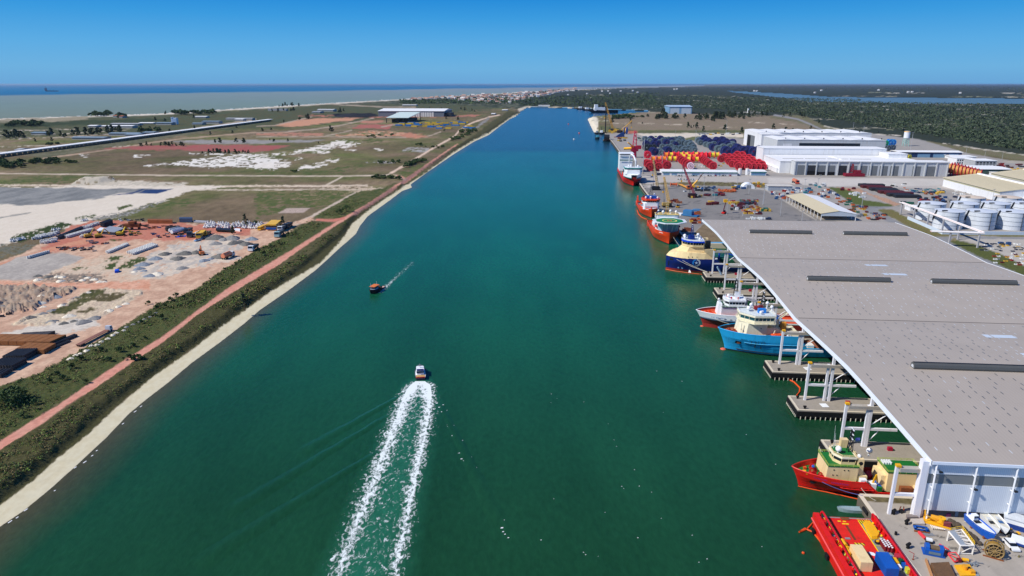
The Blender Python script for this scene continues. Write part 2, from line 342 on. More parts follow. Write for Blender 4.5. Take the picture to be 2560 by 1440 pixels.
paint('dirt_yard',(194,156,130),[(-420,700),(0,655),(60,632),(120,598),(188,566),(225,553),(300,552),(350,553),(420,557),(512,559),(600,556),(640,556),(700,556),(735,556),(775,545),(800,551),(735,562),(732,575),(700,595),(665,615),(640,625),(625,635),(592,655),(550,681),(500,717),(450,742),(400,762),(357,785),(312,812),(237,857),(173,891),(97,933),(0,966),(-420,1080)],3,None,1.6,.08,81,(208,174,146))
paint('dirt_yard',(196,130,108),k5((420,490),(700,270),(900,215),(1400,215),(2050,245),(2700,245),(2500,300),(2500,345),(2100,340),(1950,400),(1500,400),(1200,400),(900,460),(500,530)),5,None,1,.12,82,(180,112,92))
paint('dirt_yard',(206,150,120),strip(k5((-200,700),(0,650),(300,560),(600,470),(900,400)),[9,9,8,9,12]),2,None,1,.08,83,(196,134,106))
paint('dirt_yard',(208,150,120),strip(k5((-300,820),(0,830),(500,850),(1000,860),(1500,850)),[8,9,11,16,26]),3,None,1,.08,84,(212,164,136))
paint('dirt_yard',(168,160,150),k5((0,660),(150,575),(300,550),(480,535),(640,530),(840,575),(780,610),(480,740),(300,800),(0,795),(-300,800),(-300,700)),2,None,1.5,.06,85,(178,170,158))
paint('dirt_yard',(214,194,168),k5((500,730),(640,660),(860,600),(1080,540),(1500,570),(1480,700),(1700,800),(1440,800),(1000,820),(560,810),(300,820)),6,-.45,1,.14,86,(196,168,142))
paint('dirt_yard',(188,180,168),k5((1480,560),(1700,450),(2000,400),(2500,390),(2450,470),(2200,560),(2400,590),(1900,680),(1650,770),(1300,740)),7,-.4,1,.14,87,(206,190,168))
paint('dirt_yard',(150,134,118),k5((330,800),(560,720),(700,740),(1000,730),(1060,760),(960,820),(600,830)),5,-.2,.5,.25,88,(120,108,96))
paint('rubble',(176,150,128),k5((-300,850),(0,850),(400,870),(770,885),(700,930),(560,970),(420,1040),(320,1100),(0,1130),(-300,1150)),4,None,.5,.3,89,(150,136,120))
paint('ground',(216,198,168),k5((90,1250),(300,1150),(480,1130),(880,900),(1060,880),(1430,900),(1430,945),(1200,1060),(1000,1180),(700,1240),(300,1270)),4,None,.7,.14,90,(190,170,146))
paint('ground',(74,78,46),k5((490,1135),(700,1030),(920,905),(1060,895),(1000,960),(760,1090),(640,1150)),5,-.5,.7,.22,91,(92,88,54))
paint('ground',(92,84,56),k5((900,1000),(1040,940),(1270,940),(1200,990),(1100,1020)),4,-.4,.7,.22,92)
paint('ground',(92,84,56),k5((760,1130),(900,1080),(1030,1075),(860,1140)),4,-.4,.7,.22,93)
for i,pl in enumerate([k5((1160,690),(1250,620),(1420,560),(1470,590),(1300,670)),k5((1050,600),(1150,555),(1240,570),(1180,610)),k5((1000,700),(1100,640),(1200,620),(1120,690)),k5((680,690),(800,665),(870,675),(760,695)),k5((1050,400),(1210,395),(1190,412),(1060,410))]):
 paint('ground',(70,82,42),pl,4,-.3,.5,.25,95+i)
paint('dirt_yard',(206,196,180),k5((0,1330),(900,1180),(1000,1250),(760,1330),(300,1350),(0,1420)),5,-.5,1,.1,99)
paint('ground',(180,160,146),k6((1180,130),(1270,82),(1500,80),(1430,130)),1.5,None,1,.1,100)
paint('verge',(88,90,52),[(-420,1080),(0,966),(97,933),(173,891),(237,857),(312,812),(357,785),(400,757),(450,742),(500,717),(550,680),(592,655),(625,635),(640,625),(665,615),(700,595),(732,575),(775,553),(832,557),(825,565),(750,612),(670,660),(575,718),(480,790),(400,846),(233,951),(68,1060),(0,1103),(-420,1365)],4,None,.6,.3,101,(66,76,42))
paint('verge',(84,82,50),[(-420,1395),(0,1124),(105,1060),(243,967),(330,906),(405,857),(500,782),(600,720),(700,660),(775,607),(830,570),(875,542),(937,502),(985,470),(1062,424),(1120,380),(1180,338),(1225,305),(1270,275)]+BEACH_L[::-1],3,None,.6,.3,102,(72,70,44))
paint('verge',(74,86,44),[(780,545),(890,481),(955,470),(1000,450),(935,500),(880,535),(855,548)],3,None,.6,.25,103,(92,90,56))
paint('verge',(88,84,56),k6((1150,650),(1450,440),(1700,300),(1780,330),(1480,560),(1300,700)),5,-.3,.7,.2,104)
RRL=[(-420,1365),(0,1103),(68,1060),(136,1019),(233,951),(321,893),(400,846),(475,790),(575,717),(675,657),(750,612),(825,565),(870,537),(932,500),(977,470),(1012,446),(1050,420),(1113,377),(1143,357)]
RRR=[(-420,1398),(0,1124),(105,1060),(165,1015),(243,967),(330,906),(405,857),(500,782),(600,720),(700,660),(775,607),(830,570),(875,542),(937,502),(984,470),(1019,448),(1055,421.5),(1116,378.5),(1146,358)]
paint('dirt_road',(214,156,134),RRL+RRR[::-1],1.2,None,1,.08,105,(204,140,120))
paint('dirt_road',(198,124,106),strip([(790,549),(835,551),(862,545)],[6,7,6]),1,None,1,.06,106)
paint('dirt_road',(214,188,164),strip([(1013,447),(1000,440),(976,432),(1015,410),(1077,372),(1137,338),(1148,324),(1178,305),(1222,290),(1250,284)],[5,5,6,5,4.5,4,4,3.2,3,2]),.8,None,1,.08,107)
paint('dirt_road',(200,140,120),strip([(1012,447),(1006,442),(992,438)],4),.8,None,1,.06,108)
paint('sand_beach',(228,218,184),BEACH_L+[(1302,275),(1286,292)]+[(u+16,v+12)for u,v in low(BEACH_W[27::-1],-3)],1.6,None,.6,.05,109,(216,204,168))
paint('sand_beach',(222,210,186),strip([(1296,272),(1316,263.5),(1360,263.5),(1440,266.5),(1540,271),(1650,277)],[6,3,2,2.4,2.6,3]),1,None,1,.06,110)
paint('sand_beach',(224,214,190),[(1466,290),(1490,288),(1497,300),(1494,318),(1496,332),(1480,336),(1466,300)],1.5,None,1,.06,111)
paint('ground',(150,146,142),strip([(1222,292),(1205,305),(1190,318)],[4,7,3]),2,None,.5,.2,112,(124,120,112))
# ---- right side
paint('ground',(58,64,50),[(1280,234),(1340,227),(1530,219),(1760,213.5),(2980,215),(2980,430),(2560,392),(2200,338),(2060,320),(1980,292),(1640,280),(1480,266),(1300,262)],3,None,1,.3,120,(48,54,42))
for i in range(170):
 vv=226+100*random.random()**.8;uu=random.uniform(1480,2700)
 if vv>300 and uu<2150:continue
 L_=random.uniform(8,55);paint('ground',random.choice([(172,166,144),(186,180,164),(140,140,108)]),strip([(uu-L_,vv),(uu,vv+.6),(uu+L_,vv+1.5)],random.uniform(.8,1.8)),1.4,0,.5,.1,130+i)
FLD=K(1500,200,4.83,[(90,410),(600,375),(1600,420),(2100,430),(2320,450),(2560,560),(2560,590),(1700,600),(430,602),(200,570),(110,500)])
paint('field',(142,126,106),FLD,4,None,1.4,.14,121,(126,114,92))
paint('ground',(104,106,70),K(1500,200,4.83,[(0,540),(120,560),(480,605),(1200,600),(1900,605),(2560,610),(2560,640),(1700,640),(900,636),(400,640),(0,580)]),3,None,1,.2,122,(84,90,58))
for i in range(7):
 uu=1520+70*i;vv=random.uniform(303,318)
 paint('ground',(196,182,158),strip([(uu,vv),(uu+45,vv+.5)],1.6),1.5,-.1,.5,.1,230+i)
paint('ground',(124,114,88),k4((380,400),(560,490),(900,570),(1330,620),(1500,650),(1760,690),(2560,800),(2900,850),(2900,900),(2560,860),(1900,760),(1300,690),(900,600),(560,540),(330,470),(0,410),(200,380)),3,None,1,.2,123,(104,104,72))
paint('road',(146,144,142),strip(k4((60,385),(300,430),(420,480),(520,528),(560,545)),4),.6,None,1,.05,124)
for pl in[strip(k4((560,500),(800,555),(1100,590),(1330,600)),2),strip(k4((1750,680),(2100,735),(2560,800)),2)]:
 paint('ground',(206,196,178),pl,1.4,-.3,.5,.1,125)
paint('paved_yard',(164,158,150),[(1500,333),(1560,328),(1640,334),(1870,345),(2070,325),(2180,335),(2300,350),(2420,385),(2560,410),(2980,470),(2980,960),(2560,700),(2380,590),(2290,556),(2235,560),(1757,560),(1720,600),(1690,600),(1600,467),(1548,388),(1525,352)],1,None,2,.07,140,(152,147,140))
paint('paved_yard',(222,208,184),k7((560,190),(1500,185),(2150,200),(2150,250),(1500,245),(1280,260),(640,235)),1.5,None,1,.05,141,(206,196,178))
paint('ground',(104,108,72),k7((1260,270),(1420,235),(1560,232),(1480,300),(1290,305)),2,None,.6,.15,142)
paint('ground',(186,112,86),k7((420,150),(560,150),(560,185),(430,190)),1.5,None,1,.08,143)
paint('paved_yard',(186,178,168),[(1600,437),(1920,440),(1980,442),(2400,452),(2400,475),(2120,466),(1960,457),(1690,455),(1620,470)],1,None,2,.05,144,(176,170,162))
paint('paved_yard',(202,196,186),k4((0,1018),(900,1022),(1775,1030),(1765,1100),(590,1106),(240,1080),(0,1075)),.8,None,2,.05,145,(190,184,174))
paint('ground',(96,84,62),k7((640,965),(1000,935),(1500,920),(2150,935),(2500,945),(2500,1010),(2200,1000),(1500,975),(1100,960)),1.5,None,.5,.25,146,(112,108,74))
paint('asphalt',(138,134,129),[(1610,470),(1660,464),(1745,464),(1860,470),(1925,472),(1990,500),(2060,535),(2095,556),(1757,560),(1716,598),(1690,580)],1,None,2,.07,147,(126,123,119))
paint('paved_yard',(196,190,180),strip(k8((0,640),(130,655),(340,780),(610,945)),2),.6,None,1,.05,148)
paint('verge',(94,104,56),k4((600,1112),(690,1112),(840,1130),(920,1190),(960,1240),(1120,1262),(1330,1300),(1020,1312),(880,1290),(760,1220)),1.5,None,.6,.2,149,(82,92,48))
paint('ground',(178,142,118),k4((690,1115),(900,1120),(1060,1190),(1200,1230),(1330,1285),(1260,1300),(1120,1240),(1000,1180),(840,1150)),1.5,None,.6,.12,150)
paint('verge',(122,112,74),k8((1165,850),(1240,835),(1330,845),(1480,930),(1800,1062),(1880,1080),(2560,1070),(3200,1070),(3200,1100),(2560,1098),(1900,1090),(1660,1095),(1560,1050),(1300,910)),1.5,None,.6,.18,151,(106,104,62))
paint('road',(142,142,142),k8((930,790),(1060,815),(1330,815),(1180,845),(1300,920),(1560,1050),(1660,1095),(2560,1105),(3200,1110),(3200,1140),(2560,1125),(1900,1110),(1860,1140),(2480,1431),(2700,1540),(2380,1440),(1660,1100),(1270,955),(1150,900)),1,None,2,.05,152,(132,132,132))
paint('verge',(92,98,52),k8((1865,1150),(1930,1130),(2130,1180),(2330,1260),(2560,1370),(3200,1650),(3200,1760),(2480,1431),(2100,1270)),1.5,None,.6,.2,153,(82,88,46))
paint('paved_yard',(186,180,168),k8((1940,1115),(2560,1120),(3200,1130),(3200,1640),(2560,1365),(2330,1258),(2130,1178)),1.5,None,1,.1,154,(172,164,152))
paint('ground',(172,164,148),k4((2300,850),(2900,870),(2900,900),(2400,880)),1.5,None,1,.08,155)
paint('quay_apron',(178,169,156),[(2160,1253),(2300,1262),(2980,1270),(2980,1570),(2290,1570),(2265,1440)],1,None,2,.09,156,(162,154,142))
for i in range(26):
 uu,vv=random.uniform(2220,2560),random.uniform(1300,1440)
 paint('quay_apron',(112,107,100),strip([(uu,vv),(uu+random.uniform(8,30),vv+random.uniform(2,9))],random.uniform(2,6)),3,-.1,.4,.12,160+i)
for i in range(40):
 uu,vv=random.uniform(1700,2040),random.uniform(478,552)
 paint('asphalt',(104,103,102),strip([(uu,vv),(uu+random.uniform(8,40),vv+random.uniform(-2,4))],random.uniform(1,3)),2,-.1,.4,.12,190+i)
# --- rubble and rough ground get relief
rub=(CID==CLS.index('rubble'))
rel=np.abs(fbm(GX/3.2,GY/3.2,3))*3.4+np.abs(fbm(GX/7,GY/7,2))*1.5
GZ=np.where(rub,GZ+rel,GZ)
mound=[(u,CV(u,v))for u,v in k5((90,1250),(300,1150),(480,1130),(880,900),(1060,880),(1430,900),(1430,945),(1200,1060),(1000,1180),(700,1240),(300,1270))]
msk=(GV>700)&(GV<840)&(GU<400);mm=np.zeros(GX.shape);mm[msk]=np.clip(sdf(GU[msk],GV[msk],mound)/8,0,1)
GZ=GZ+mm*(np.clip(1-np.abs(mm-.55)*2.2,.15,1))*(np.abs(fbm(GX/4,GY/4,3))*3.6+.2)
ver=(CID==CLS.index('verge'))&(GU<1300)&(GV>520)
GZ=np.where(ver&(sd_left>9),GZ+np.clip(fbm(GX/2.2,GY/2.2,3)*.5+.1,0,.7),GZ)
sdune=[(u,CV(u,v))for u,v in k1((700,1090),(850,1030),(1120,1020),(1160,1045),(1000,1075))]
msk=(GV>420)&(GV<480)&(GU<330)&(GU>150);md=np.zeros(GX.shape);md[msk]=np.clip(sdf(GU[msk],GV[msk],sdune)/4,0,1)
GZ=GZ+md*4
def sheet_from_grid(sel,name,mat,z=None):
 nr,nc=GX.shape;idx=np.arange(nr*nc).reshape(nr,nc)
 q=np.stack([idx[1:,:-1],idx[1:,1:],idx[:-1,1:],idx[:-1,:-1]],-1).reshape(-1,4)
 q=q[sel.reshape(-1)]
 used,inv=np.unique(q,return_inverse=True);q=inv.reshape(-1,4)
 co=np.stack([GX.ravel()[used],GY.ravel()[used],(GZ if z is None else np.full(GX.shape,z)).ravel()[used]],-1)
 me=bpy.data.meshes.new(name);me.vertices.add(len(used));me.vertices.foreach_set("co",co.astype(np.float32).ravel())
 me.loops.add(q.size);me.loops.foreach_set("vertex_index",q.astype(np.int32).ravel())
 me.polygons.add(len(q));me.polygons.foreach_set("loop_start",np.arange(0,q.size,4,dtype=np.int32))
 me.update(calc_edges=True)
 at=me.attributes.new("albedo",'FLOAT_COLOR','POINT')
 c=np.ones((len(used),4),np.float32);c[:,:3]=np.clip(COL.reshape(-1,3)[used],0.005,.9);at.data.foreach_set("color",c.ravel())
 me.materials.append(mat);o=link(name,me);o["kind"]="structure";return o
fc=cut[1:,:-1]&cut[1:,1:]&cut[:-1,1:]&cut[:-1,:-1]
seaf=(sea_sd>0)&(GV<330);hid=fc|(seaf[1:,:-1]|seaf[:-1,1:])|((lag_sd>0)[1:,:-1]&(lag_sd>0)[:-1,1:])
basin=(sd_can>.0)&(sd_left>20);hid|=basin[1:,:-1]|basin[:-1,1:]
fcl=CID[1:,1:]
gm=attr_mat("earth",.2,.5,bump=.12);gr=attr_mat("grassland",.34,.8,bump=.3);pv=attr_mat("pavement",.07,.35,.9,spec=.15);sd_m=attr_mat("pale_sand",.06,.4)
for i,n in enumerate(CLS):
 sheet_from_grid((fcl==i)&~hid,n,{'ground':gr,'verge':gr,'field':gr,'paved_yard':pv,'asphalt':pv,'road':pv,'quay_apron':pv,'sand_beach':sd_m,'sand_flat':sd_m}.get(n,gm))
# ------------------------ water
def water_mat(name,rough,wave,scale,spec=.5,stretch=(1,1,1),amt=.2):
 m=bpy.data.materials.new(name);m.use_nodes=True;nt=m.node_tree;b=nt.nodes["Principled BSDF"]
 a=nt.nodes.new("ShaderNodeAttribute");a.attribute_name="albedo"
 g=nt.nodes.new("ShaderNodeNewGeometry");mp=nt.nodes.new("ShaderNodeMapping");mp.inputs["Scale"].default_value=stretch;mp.inputs["Rotation"].default_value=(0,0,R(24))
 nt.links.new(g.outputs["Position"],mp.inputs[0])
 n1=nt.nodes.new("ShaderNodeTexNoise");n1 .inputs["Scale"].default_value=scale;n1 .inputs["Detail"].default_value=6;n1 .inputs["Roughness"].default_value=.6
 nt.links.new(mp.outputs[0],n1 .inputs["Vector"])
 n2=nt.nodes.new("ShaderNodeTexNoise");n2 .inputs["Scale"].default_value=.02;n2 .inputs["Detail"].default_value=5;nt.links.new(mp.outputs[0],n2 .inputs["Vector"])
 mr=nt.nodes.new("ShaderNodeMapRange");mr.inputs[1].default_value=.3;mr.inputs[2].default_value=.7;mr.inputs[3].default_value=1-amt;mr.inputs[4].default_value=1+amt
 ad=nt.nodes.new("ShaderNodeMath");ad.operation='MULTIPLY_ADD';ad.inputs[1].default_value=.5;nt.links.new(n1 .outputs[0],ad.inputs[0])
 hf=nt.nodes.new("ShaderNodeMath");hf.operation='MULTIPLY';hf.inputs[1].default_value=.5;nt.links.new(n2 .outputs[0],hf.inputs[0]);nt.links.new(hf.outputs[0],ad.inputs[2])
 nt.links.new(ad.outputs[0],mr.inputs[0])
 mul=nt.nodes.new("ShaderNodeVectorMath");mul.operation='SCALE';nt.links.new(a.outputs["Color"],mul.inputs[0]);nt.links.new(mr.outputs[0],mul.inputs["Scale"])
 nt.links.new(mul.outputs[0],b.inputs["Base Color"]);b.inputs["Roughness"].default_value=rough;b.inputs["Specular IOR Level"].default_value=spec;b.inputs["IOR"].default_value=1.33
 bp=nt.nodes.new("ShaderNodeBump");bp.inputs["Strength"].default_value=1;bp.inputs["Distance"].default_value=wave
 nt.links.new(n1 .outputs[0],bp.inputs["Height"]);nt.links.new(bp.outputs[0],b.inputs["Normal"])
 return m
def lerp_cols(t,stops):
 ks=[k for k,_ in stops];cs=np.array([S(*c)for _,c in stops])
 return np.stack([np.interp(t,ks,cs[:,i])for i in range(3)],-1)
def water_grid(name,us,vs,sel,colf,mat,z):
 global GU,GV,GX,GY,COL
 old=(GU,GV,GX,GY,COL)
 GU,GV=np.meshgrid(us,vs);GX,GY=unproj(GU,GV,z);COL=colf(GU,GV,GX,GY)
 s=sel(GU,GV,GX,GY)
 o=sheet_from_grid(s[1:,1:]|s[:-1,:-1]|s[1:,:-1]|s[:-1,1:],name,mat,z);GU,GV,GX,GY,COL=old;return o
def canal_col(u,v,x,y):
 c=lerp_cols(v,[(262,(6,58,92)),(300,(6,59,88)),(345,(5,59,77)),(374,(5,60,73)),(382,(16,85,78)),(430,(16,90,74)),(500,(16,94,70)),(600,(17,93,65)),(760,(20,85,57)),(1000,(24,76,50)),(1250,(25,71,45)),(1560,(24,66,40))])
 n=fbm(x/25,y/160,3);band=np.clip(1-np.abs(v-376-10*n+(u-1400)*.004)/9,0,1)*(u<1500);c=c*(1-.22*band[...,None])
 d=np.full(x.shape,1e18)
 for(x0,y0),(x1,y1)in zip(seg[:-1],seg[1:]):
  ex,ey=x1-x0,y1-y0;t=np.clip(((x-x0)*ex+(y-y0)*ey)/(ex*ex+ey*ey),0,1);d=np.minimum(d,np.hypot(x-x0-t*ex,y-y0-t*ey))
 k=np.clip(1-d/(13+6*n),0,1)[...,None]**1.3*.75
 c=c*(1-k)+np.array(S(86,72,52))*k
 wx=np.interp(v,[945,1000,1100,1300,1570],[1050,1041,1015,955,875]);ww=np.interp(v,[945,1000,1300,1570],[30,55,95,125]);k2_=(np.clip(1.25-np.abs(u-wx)/ww,0,1)*(v>948))[...,None]*.5;c=c*(1-k2_)+np.array(S(44,122,96))*k2_
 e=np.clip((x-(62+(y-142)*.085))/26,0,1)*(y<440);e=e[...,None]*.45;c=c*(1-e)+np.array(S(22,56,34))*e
 return c*(1+.12*fbm(x/9,y/40,4)[...,None]+.09*fbm(x/60,y/220,3)[...,None])
WM=water_mat("canal_water_ripples",.2,.16,.7,.2,(1,.5,1),.3)
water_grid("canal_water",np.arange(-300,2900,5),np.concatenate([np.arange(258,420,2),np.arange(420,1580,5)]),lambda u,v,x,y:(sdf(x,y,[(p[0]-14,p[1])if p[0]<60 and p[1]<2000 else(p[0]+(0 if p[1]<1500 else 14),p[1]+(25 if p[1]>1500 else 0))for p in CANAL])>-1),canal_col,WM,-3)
def sea_col(u,v,x,y):
 d=-sea_sd_pix(u,v);edge=np.interp(u,[-420,0,640,1280,1700],[243,238.5,230,219.5,213.4])+1.0*fbm(u/140,v/6,3)
 t=np.clip((v-edge)/1.2+.5,0,1)[...,None]
 deep=lerp_cols(v,[(211,(22,112,160)),(226,(14,110,154)),(240,(10,100,142))]);mud=lerp_cols(v,[(213,(140,148,158)),(232,(124,142,144)),(262,(118,138,132)),(300,(120,132,120))])
 return(deep*(1-t)+mud*t)*(1+.05*fbm(u/30,v/1.5,3)[...,None])
def sea_sd_pix(u,v):return np.zeros(u.shape)
SM=water_mat("sea_ripples",.6,.1,.12,.03,(1,1,1),.05)
water_grid("sea",np.arange(-440,1900,16),np.concatenate([np.arange(211.3,216,.5),np.arange(216,336,2)]),lambda u,v,x,y:sdf(u,v,[(a,b+(2.0 if b>200 else 0))for a,b in SEA])>-1,sea_col,SM,-2.5)
def lag_col(u,v,x,y):
 return np.array(S(84,118,140))*(1+.1*fbm(u/60,v/2,3)[...,None])
water_grid("lagoon",np.arange(1760,2980,10),np.arange(218,275,1.5),lambda u,v,x,y:np.maximum(sdf(u,v,LAG[0]),sdf(u,v,LAG[1]))>-2.5,lag_col,SM,-2.6)
surf=MB();sp=[(-420,319),(0,300.5),(222,291.7),(400,284.2),(640,267.2),(765,259),(890,251),(1015,244),(1140,236),(1280,227.6),(1405,221.8),(1530,217.8)]
for(u0,v0),(u1,v1)in zip(sp[:-1],sp[1:]):
 n=22
 for i in range(n):
  if random.random()<.35:continue
  t0,t1=i/n,(i+random.uniform(.5,1))/n;o=random.uniform(-.6,.5);h=random.uniform(.35,1.0)
  A=[U(u0+(u1-u0)*t,v0+(v1-v0)*t+o+q,-2.2)for t,q in((t0,h*.3),(t1,h*.5),(t1,-h*.3),(t0,-h*.5))]
  surf.quad(*[(p[0],p[1],-2.2)for p in A])
foam_m=M("sea_foam",S(236,238,236),.8,var=.06)
so_=struct("surf",surf,foam_m,"stuff");tag(so_,"white surf breaking along the open sea beach","surf")
# ------------------------ the covered dock, its piers and the quay walls
white_paint=M("white_paint",S(232,234,236),.55,var=.05,dirt=S(186,182,172),dirt_amt=.35,streak=True)
white_roof=M("white_roof_sheet",S(240,240,238),.6,var=.03,dirt=S(214,208,196),dirt_amt=.4)
dark_steel=M("dark_steel",S(44,46,50),.5,.3,var=.2)
black_rub=M("black_rubber",S(22,22,24),.85,var=.3)
concrete=M("concrete",S(158,150,138),.9,var=.1,dirt=S(120,112,100),dirt_amt=.5)
pale_conc=M("pale_concrete",S(216,204,182),.9,var=.07)
grey_steel=M("grey_steel",S(150,152,154),.5,.2,var=.1)
yellow_p=M("yellow_paint",S(240,178,30),.5,var=.1)
orange_p=M("orange_paint",S(226,84,30),.5,var=.1)
red_p=M("red_paint",S(214,34,24),.45,var=.1,dirt=S(150,40,28),dirt_amt=.4)
blue_p=M("blue_paint",S(24,88,176),.45,var=.12)
rust=M("rusty_steel",S(142,84,48),.85,.1,var=.3,fine=1.2,dirt=S(96,62,46),dirt_amt=.8)
glass_d=M("dark_glass",S(26,38,48),.12,var=.1,spec=.6)
def xf(y):return 98.2+(y-142)*.0849
YS=[141,193,243,291,336,390,436];ZS=[15.6,17.5,15.6,17.5,15.6,17.3,16.0]
def roof_z(y):
 for i in range(6):
  if y<=YS[i+1]or i==5:
   t=(y-YS[i])/(YS[i+1]-YS[i]);up=ZS[i+1]>ZS[i];s=math.sin(t*math.pi/2)if up else math.sin((1-t)*math.pi/2)
   s=.45*s+.55*(t if up else 1-t);lo,hi=min(ZS[i],ZS[i+1]),max(ZS[i],ZS[i+1]);return lo+(hi-lo)*s
def RW(y):return 119.5 if y>142 else 119.5
def RP(y,s,dz=0):
 return(xf(y)+E_.x*s,y+E_.y*s,roof_z(y)+dz)
rm=bpy.data.materials.new("ribbed_roof_sheet");rm.use_nodes=True;nt_=rm.node_tree;b_n=nt_.nodes["Principled BSDF"]
g_n=nt_.nodes.new("ShaderNodeNewGeometry");mp_n=nt_.nodes.new("ShaderNodeMapping");mp_n.inputs["Rotation"].default_value=(0,0,-AE);nt_.links.new(g_n.outputs["Position"],mp_n.inputs[0])
wv=nt_.nodes.new("ShaderNodeTexWave");wv.inputs["Scale"].default_value=.32;wv.inputs["Distortion"].default_value=0;wv.wave_profile='SIN';nt_.links.new(mp_n.outputs[0],wv.inputs[0])
ns=nt_.nodes.new("ShaderNodeTexNoise");ns.inputs["Scale"].default_value=.07;ns.inputs["Detail"].default_value=6;nt_.links.new(mp_n.outputs[0],ns.inputs["Vector"])
sm=nt_.nodes.new("ShaderNodeMath");sm.operation='MULTIPLY_ADD';sm.inputs[1].default_value=.22;nt_.links.new(wv.outputs[1],sm.inputs[0]);nt_.links.new(ns.outputs[0],sm.inputs[2])
mr_=nt_.nodes.new("ShaderNodeMapRange");mr_.inputs[1].default_value=.3;mr_.inputs[2].default_value=.95;mr_.inputs[3].default_value=.93;mr_.inputs[4].default_value=1.07;nt_.links.new(sm.outputs[0],mr_.inputs[0])
vm=nt_.nodes.new("ShaderNodeVectorMath");vm.operation='SCALE';vm.inputs[0].default_value=S(174,164,152);nt_.links.new(mr_.outputs[0],vm.inputs["Scale"]);nt_.links.new(vm.outputs[0],b_n.inputs["Base Color"])
b_n.inputs["Roughness"].default_value=.6;b_n.inputs["Specular IOR Level"].default_value=.25
shed=thing("covered_dock","huge open-sided covered ship dock with a wide grey ribbed roof on the right bank","covered dock",(98.2,142,0))
inv=Vector((-98.2,-142,0))
def shift(mb):mb.v=[(a-98.2,b-142,c)for a,b,c in mb.v];return mb
mb=MB();ny=60;n0=None
ys=[141+(436-141)*i/ny for i in range(ny+1)];ys=sorted(set(ys+YS))
vs=[];
for y in ys:
 for s in(0,30,60,90,RW(y)):
  vs.append(RP(y,s))
 for s in(0,RW(y)):vs.append(RP(y,s,-.35))
fs=[]
for i in range(len(ys)-1):
 o=i*7;q=o+7
 for k in range(4):fs.append((o+k,o+k+1,q+k+1,q+k))
 fs+=[(o,q,q+5,o+5),(o+4,o+6,q+6,q+4),(o+5,q+5,q+6,o+6)]
mb.add(vs,fs);part("roof",shift(mb),rm,shed)
mb=MB()
for y0,y1 in zip(ys[:-1],ys[1:]):
 for s,d_ in((-.28,.26),(RW(y0)+.02,.3)):
  a0,a1=RP(y0,s),RP(y1,s);b0_,b1=RP(y0,s+d_),RP(y1,s+d_);h=1.35 if s<0 else.5
  q=[(*a0[:2],a0[2]+.12),(*a1[:2],a1[2]+.12),(*b1[:2],b1[2]+.12),(*b0_[:2],b0_[2]+.12)];l=[(x,y,z-h)for x,y,z in q]
  mb.add(q+l,[(0,1,2,3),(0,4,5,1),(3,2,6,7),(4,7,6,5)])
for k in range(20):
 s0,s1=RW(141)*k/20,RW(141)*(k+1)/20;p,q=RP(141,s0),RP(141,s1)
 mb.add([(p[0],p[1]-.3,p[2]+.1),(q[0],q[1]-.3,q[2]+.1),(q[0],q[1]-.02,q[2]+.1),(p[0],p[1]-.02,p[2]+.1),(p[0],p[1]-.3,p[2]-.6),(q[0],q[1]-.3,q[2]-.6),(q[0],q[1]-.02,q[2]-.6),(p[0],p[1]-.02,p[2]-.6)],[(0,1,2,3),(4,5,1,0),(6,7,3,2),(7,6,5,4)])
part("fascia",shift(mb),M("fascia_white",S(236,242,248),.5,var=.03),shed)
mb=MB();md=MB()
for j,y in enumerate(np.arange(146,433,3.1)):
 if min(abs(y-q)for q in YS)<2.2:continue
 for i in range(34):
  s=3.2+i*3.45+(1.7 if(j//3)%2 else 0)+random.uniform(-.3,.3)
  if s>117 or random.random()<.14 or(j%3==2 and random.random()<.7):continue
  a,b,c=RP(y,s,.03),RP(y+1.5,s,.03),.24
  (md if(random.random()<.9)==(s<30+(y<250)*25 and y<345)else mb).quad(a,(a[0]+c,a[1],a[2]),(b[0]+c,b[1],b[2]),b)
part("skylight_strip",shift(mb),M("translucent_sheet",S(206,212,214),.3,var=.25,scale=.02,spec=.5),shed,"pale skylight strips",kind="stuff");part("skylight_strip",shift(md),M("dark_reflection_sheet",S(84,92,96),.3,var=.35,scale=.02,spec=.5),shed,"dark skylight strips",kind="stuff")
for u,v,n in((2148,654,2),(2190,680,2),(2430,824,2),(2520,874,1)):
 x,y=U(u,v,16.3);mb=MB();s0=(x-xf(y))/E_.x
 for k in range(n):
  a0=s0+(0 if k==0 else 2.6);w_=2.2 if k==0 else 7.5
  mb.quad(RP(y,a0,.05),RP(y,a0+w_,.05),RP(y-3.4,a0+w_,.05),RP(y-3.4,a0,.05))
 part("roof_panel",shift(mb),M("pale_roof_panel",S(206,216,224),.4,var=.04),shed)
for y in(336,243):
 mb=MB();mb.bar(RP(y,1,.03),RP(y,RW(y)-1,.03),.22);part("gutter",shift(mb),M("gutter_grey",S(104,100,98),.7),shed)
for y,s0 in((390,18.5),(390,71),(290,19),(290,71),(193.3,19),(193.3,71)):
 mb=MB();prof=[(-1.05,0),(-1.25,.7),(-1.0,1.5),(-.35,1.95),(.35,1.95),(1.0,1.5),(1.25,.7),(1.05,0)];L_=34.8
 mb.yprism(prof,0,L_)
 o=part("ridge_vent",mb,M("vent_grey",S(92,94,92),.45,.15,var=.08),shed);o.location=Vector(RP(y,s0,-.12))+inv;o.rotation_euler=(0,0,AE)
 e=MB();e.yprism([(-.72,.4),(-.5,1.25),(.5,1.25),(.72,.4)],-.06,-.005);e.box(0,-.3,1.94,L_,.3,2.06,1);q=part("vent_cap",e,[M("vent_mouth",S(196,200,204),.5),dark_steel],o)
wm=bpy.data.materials.new("white_cladding");wm.use_nodes=True;n_=wm.node_tree;bb=n_.nodes["Principled BSDF"]
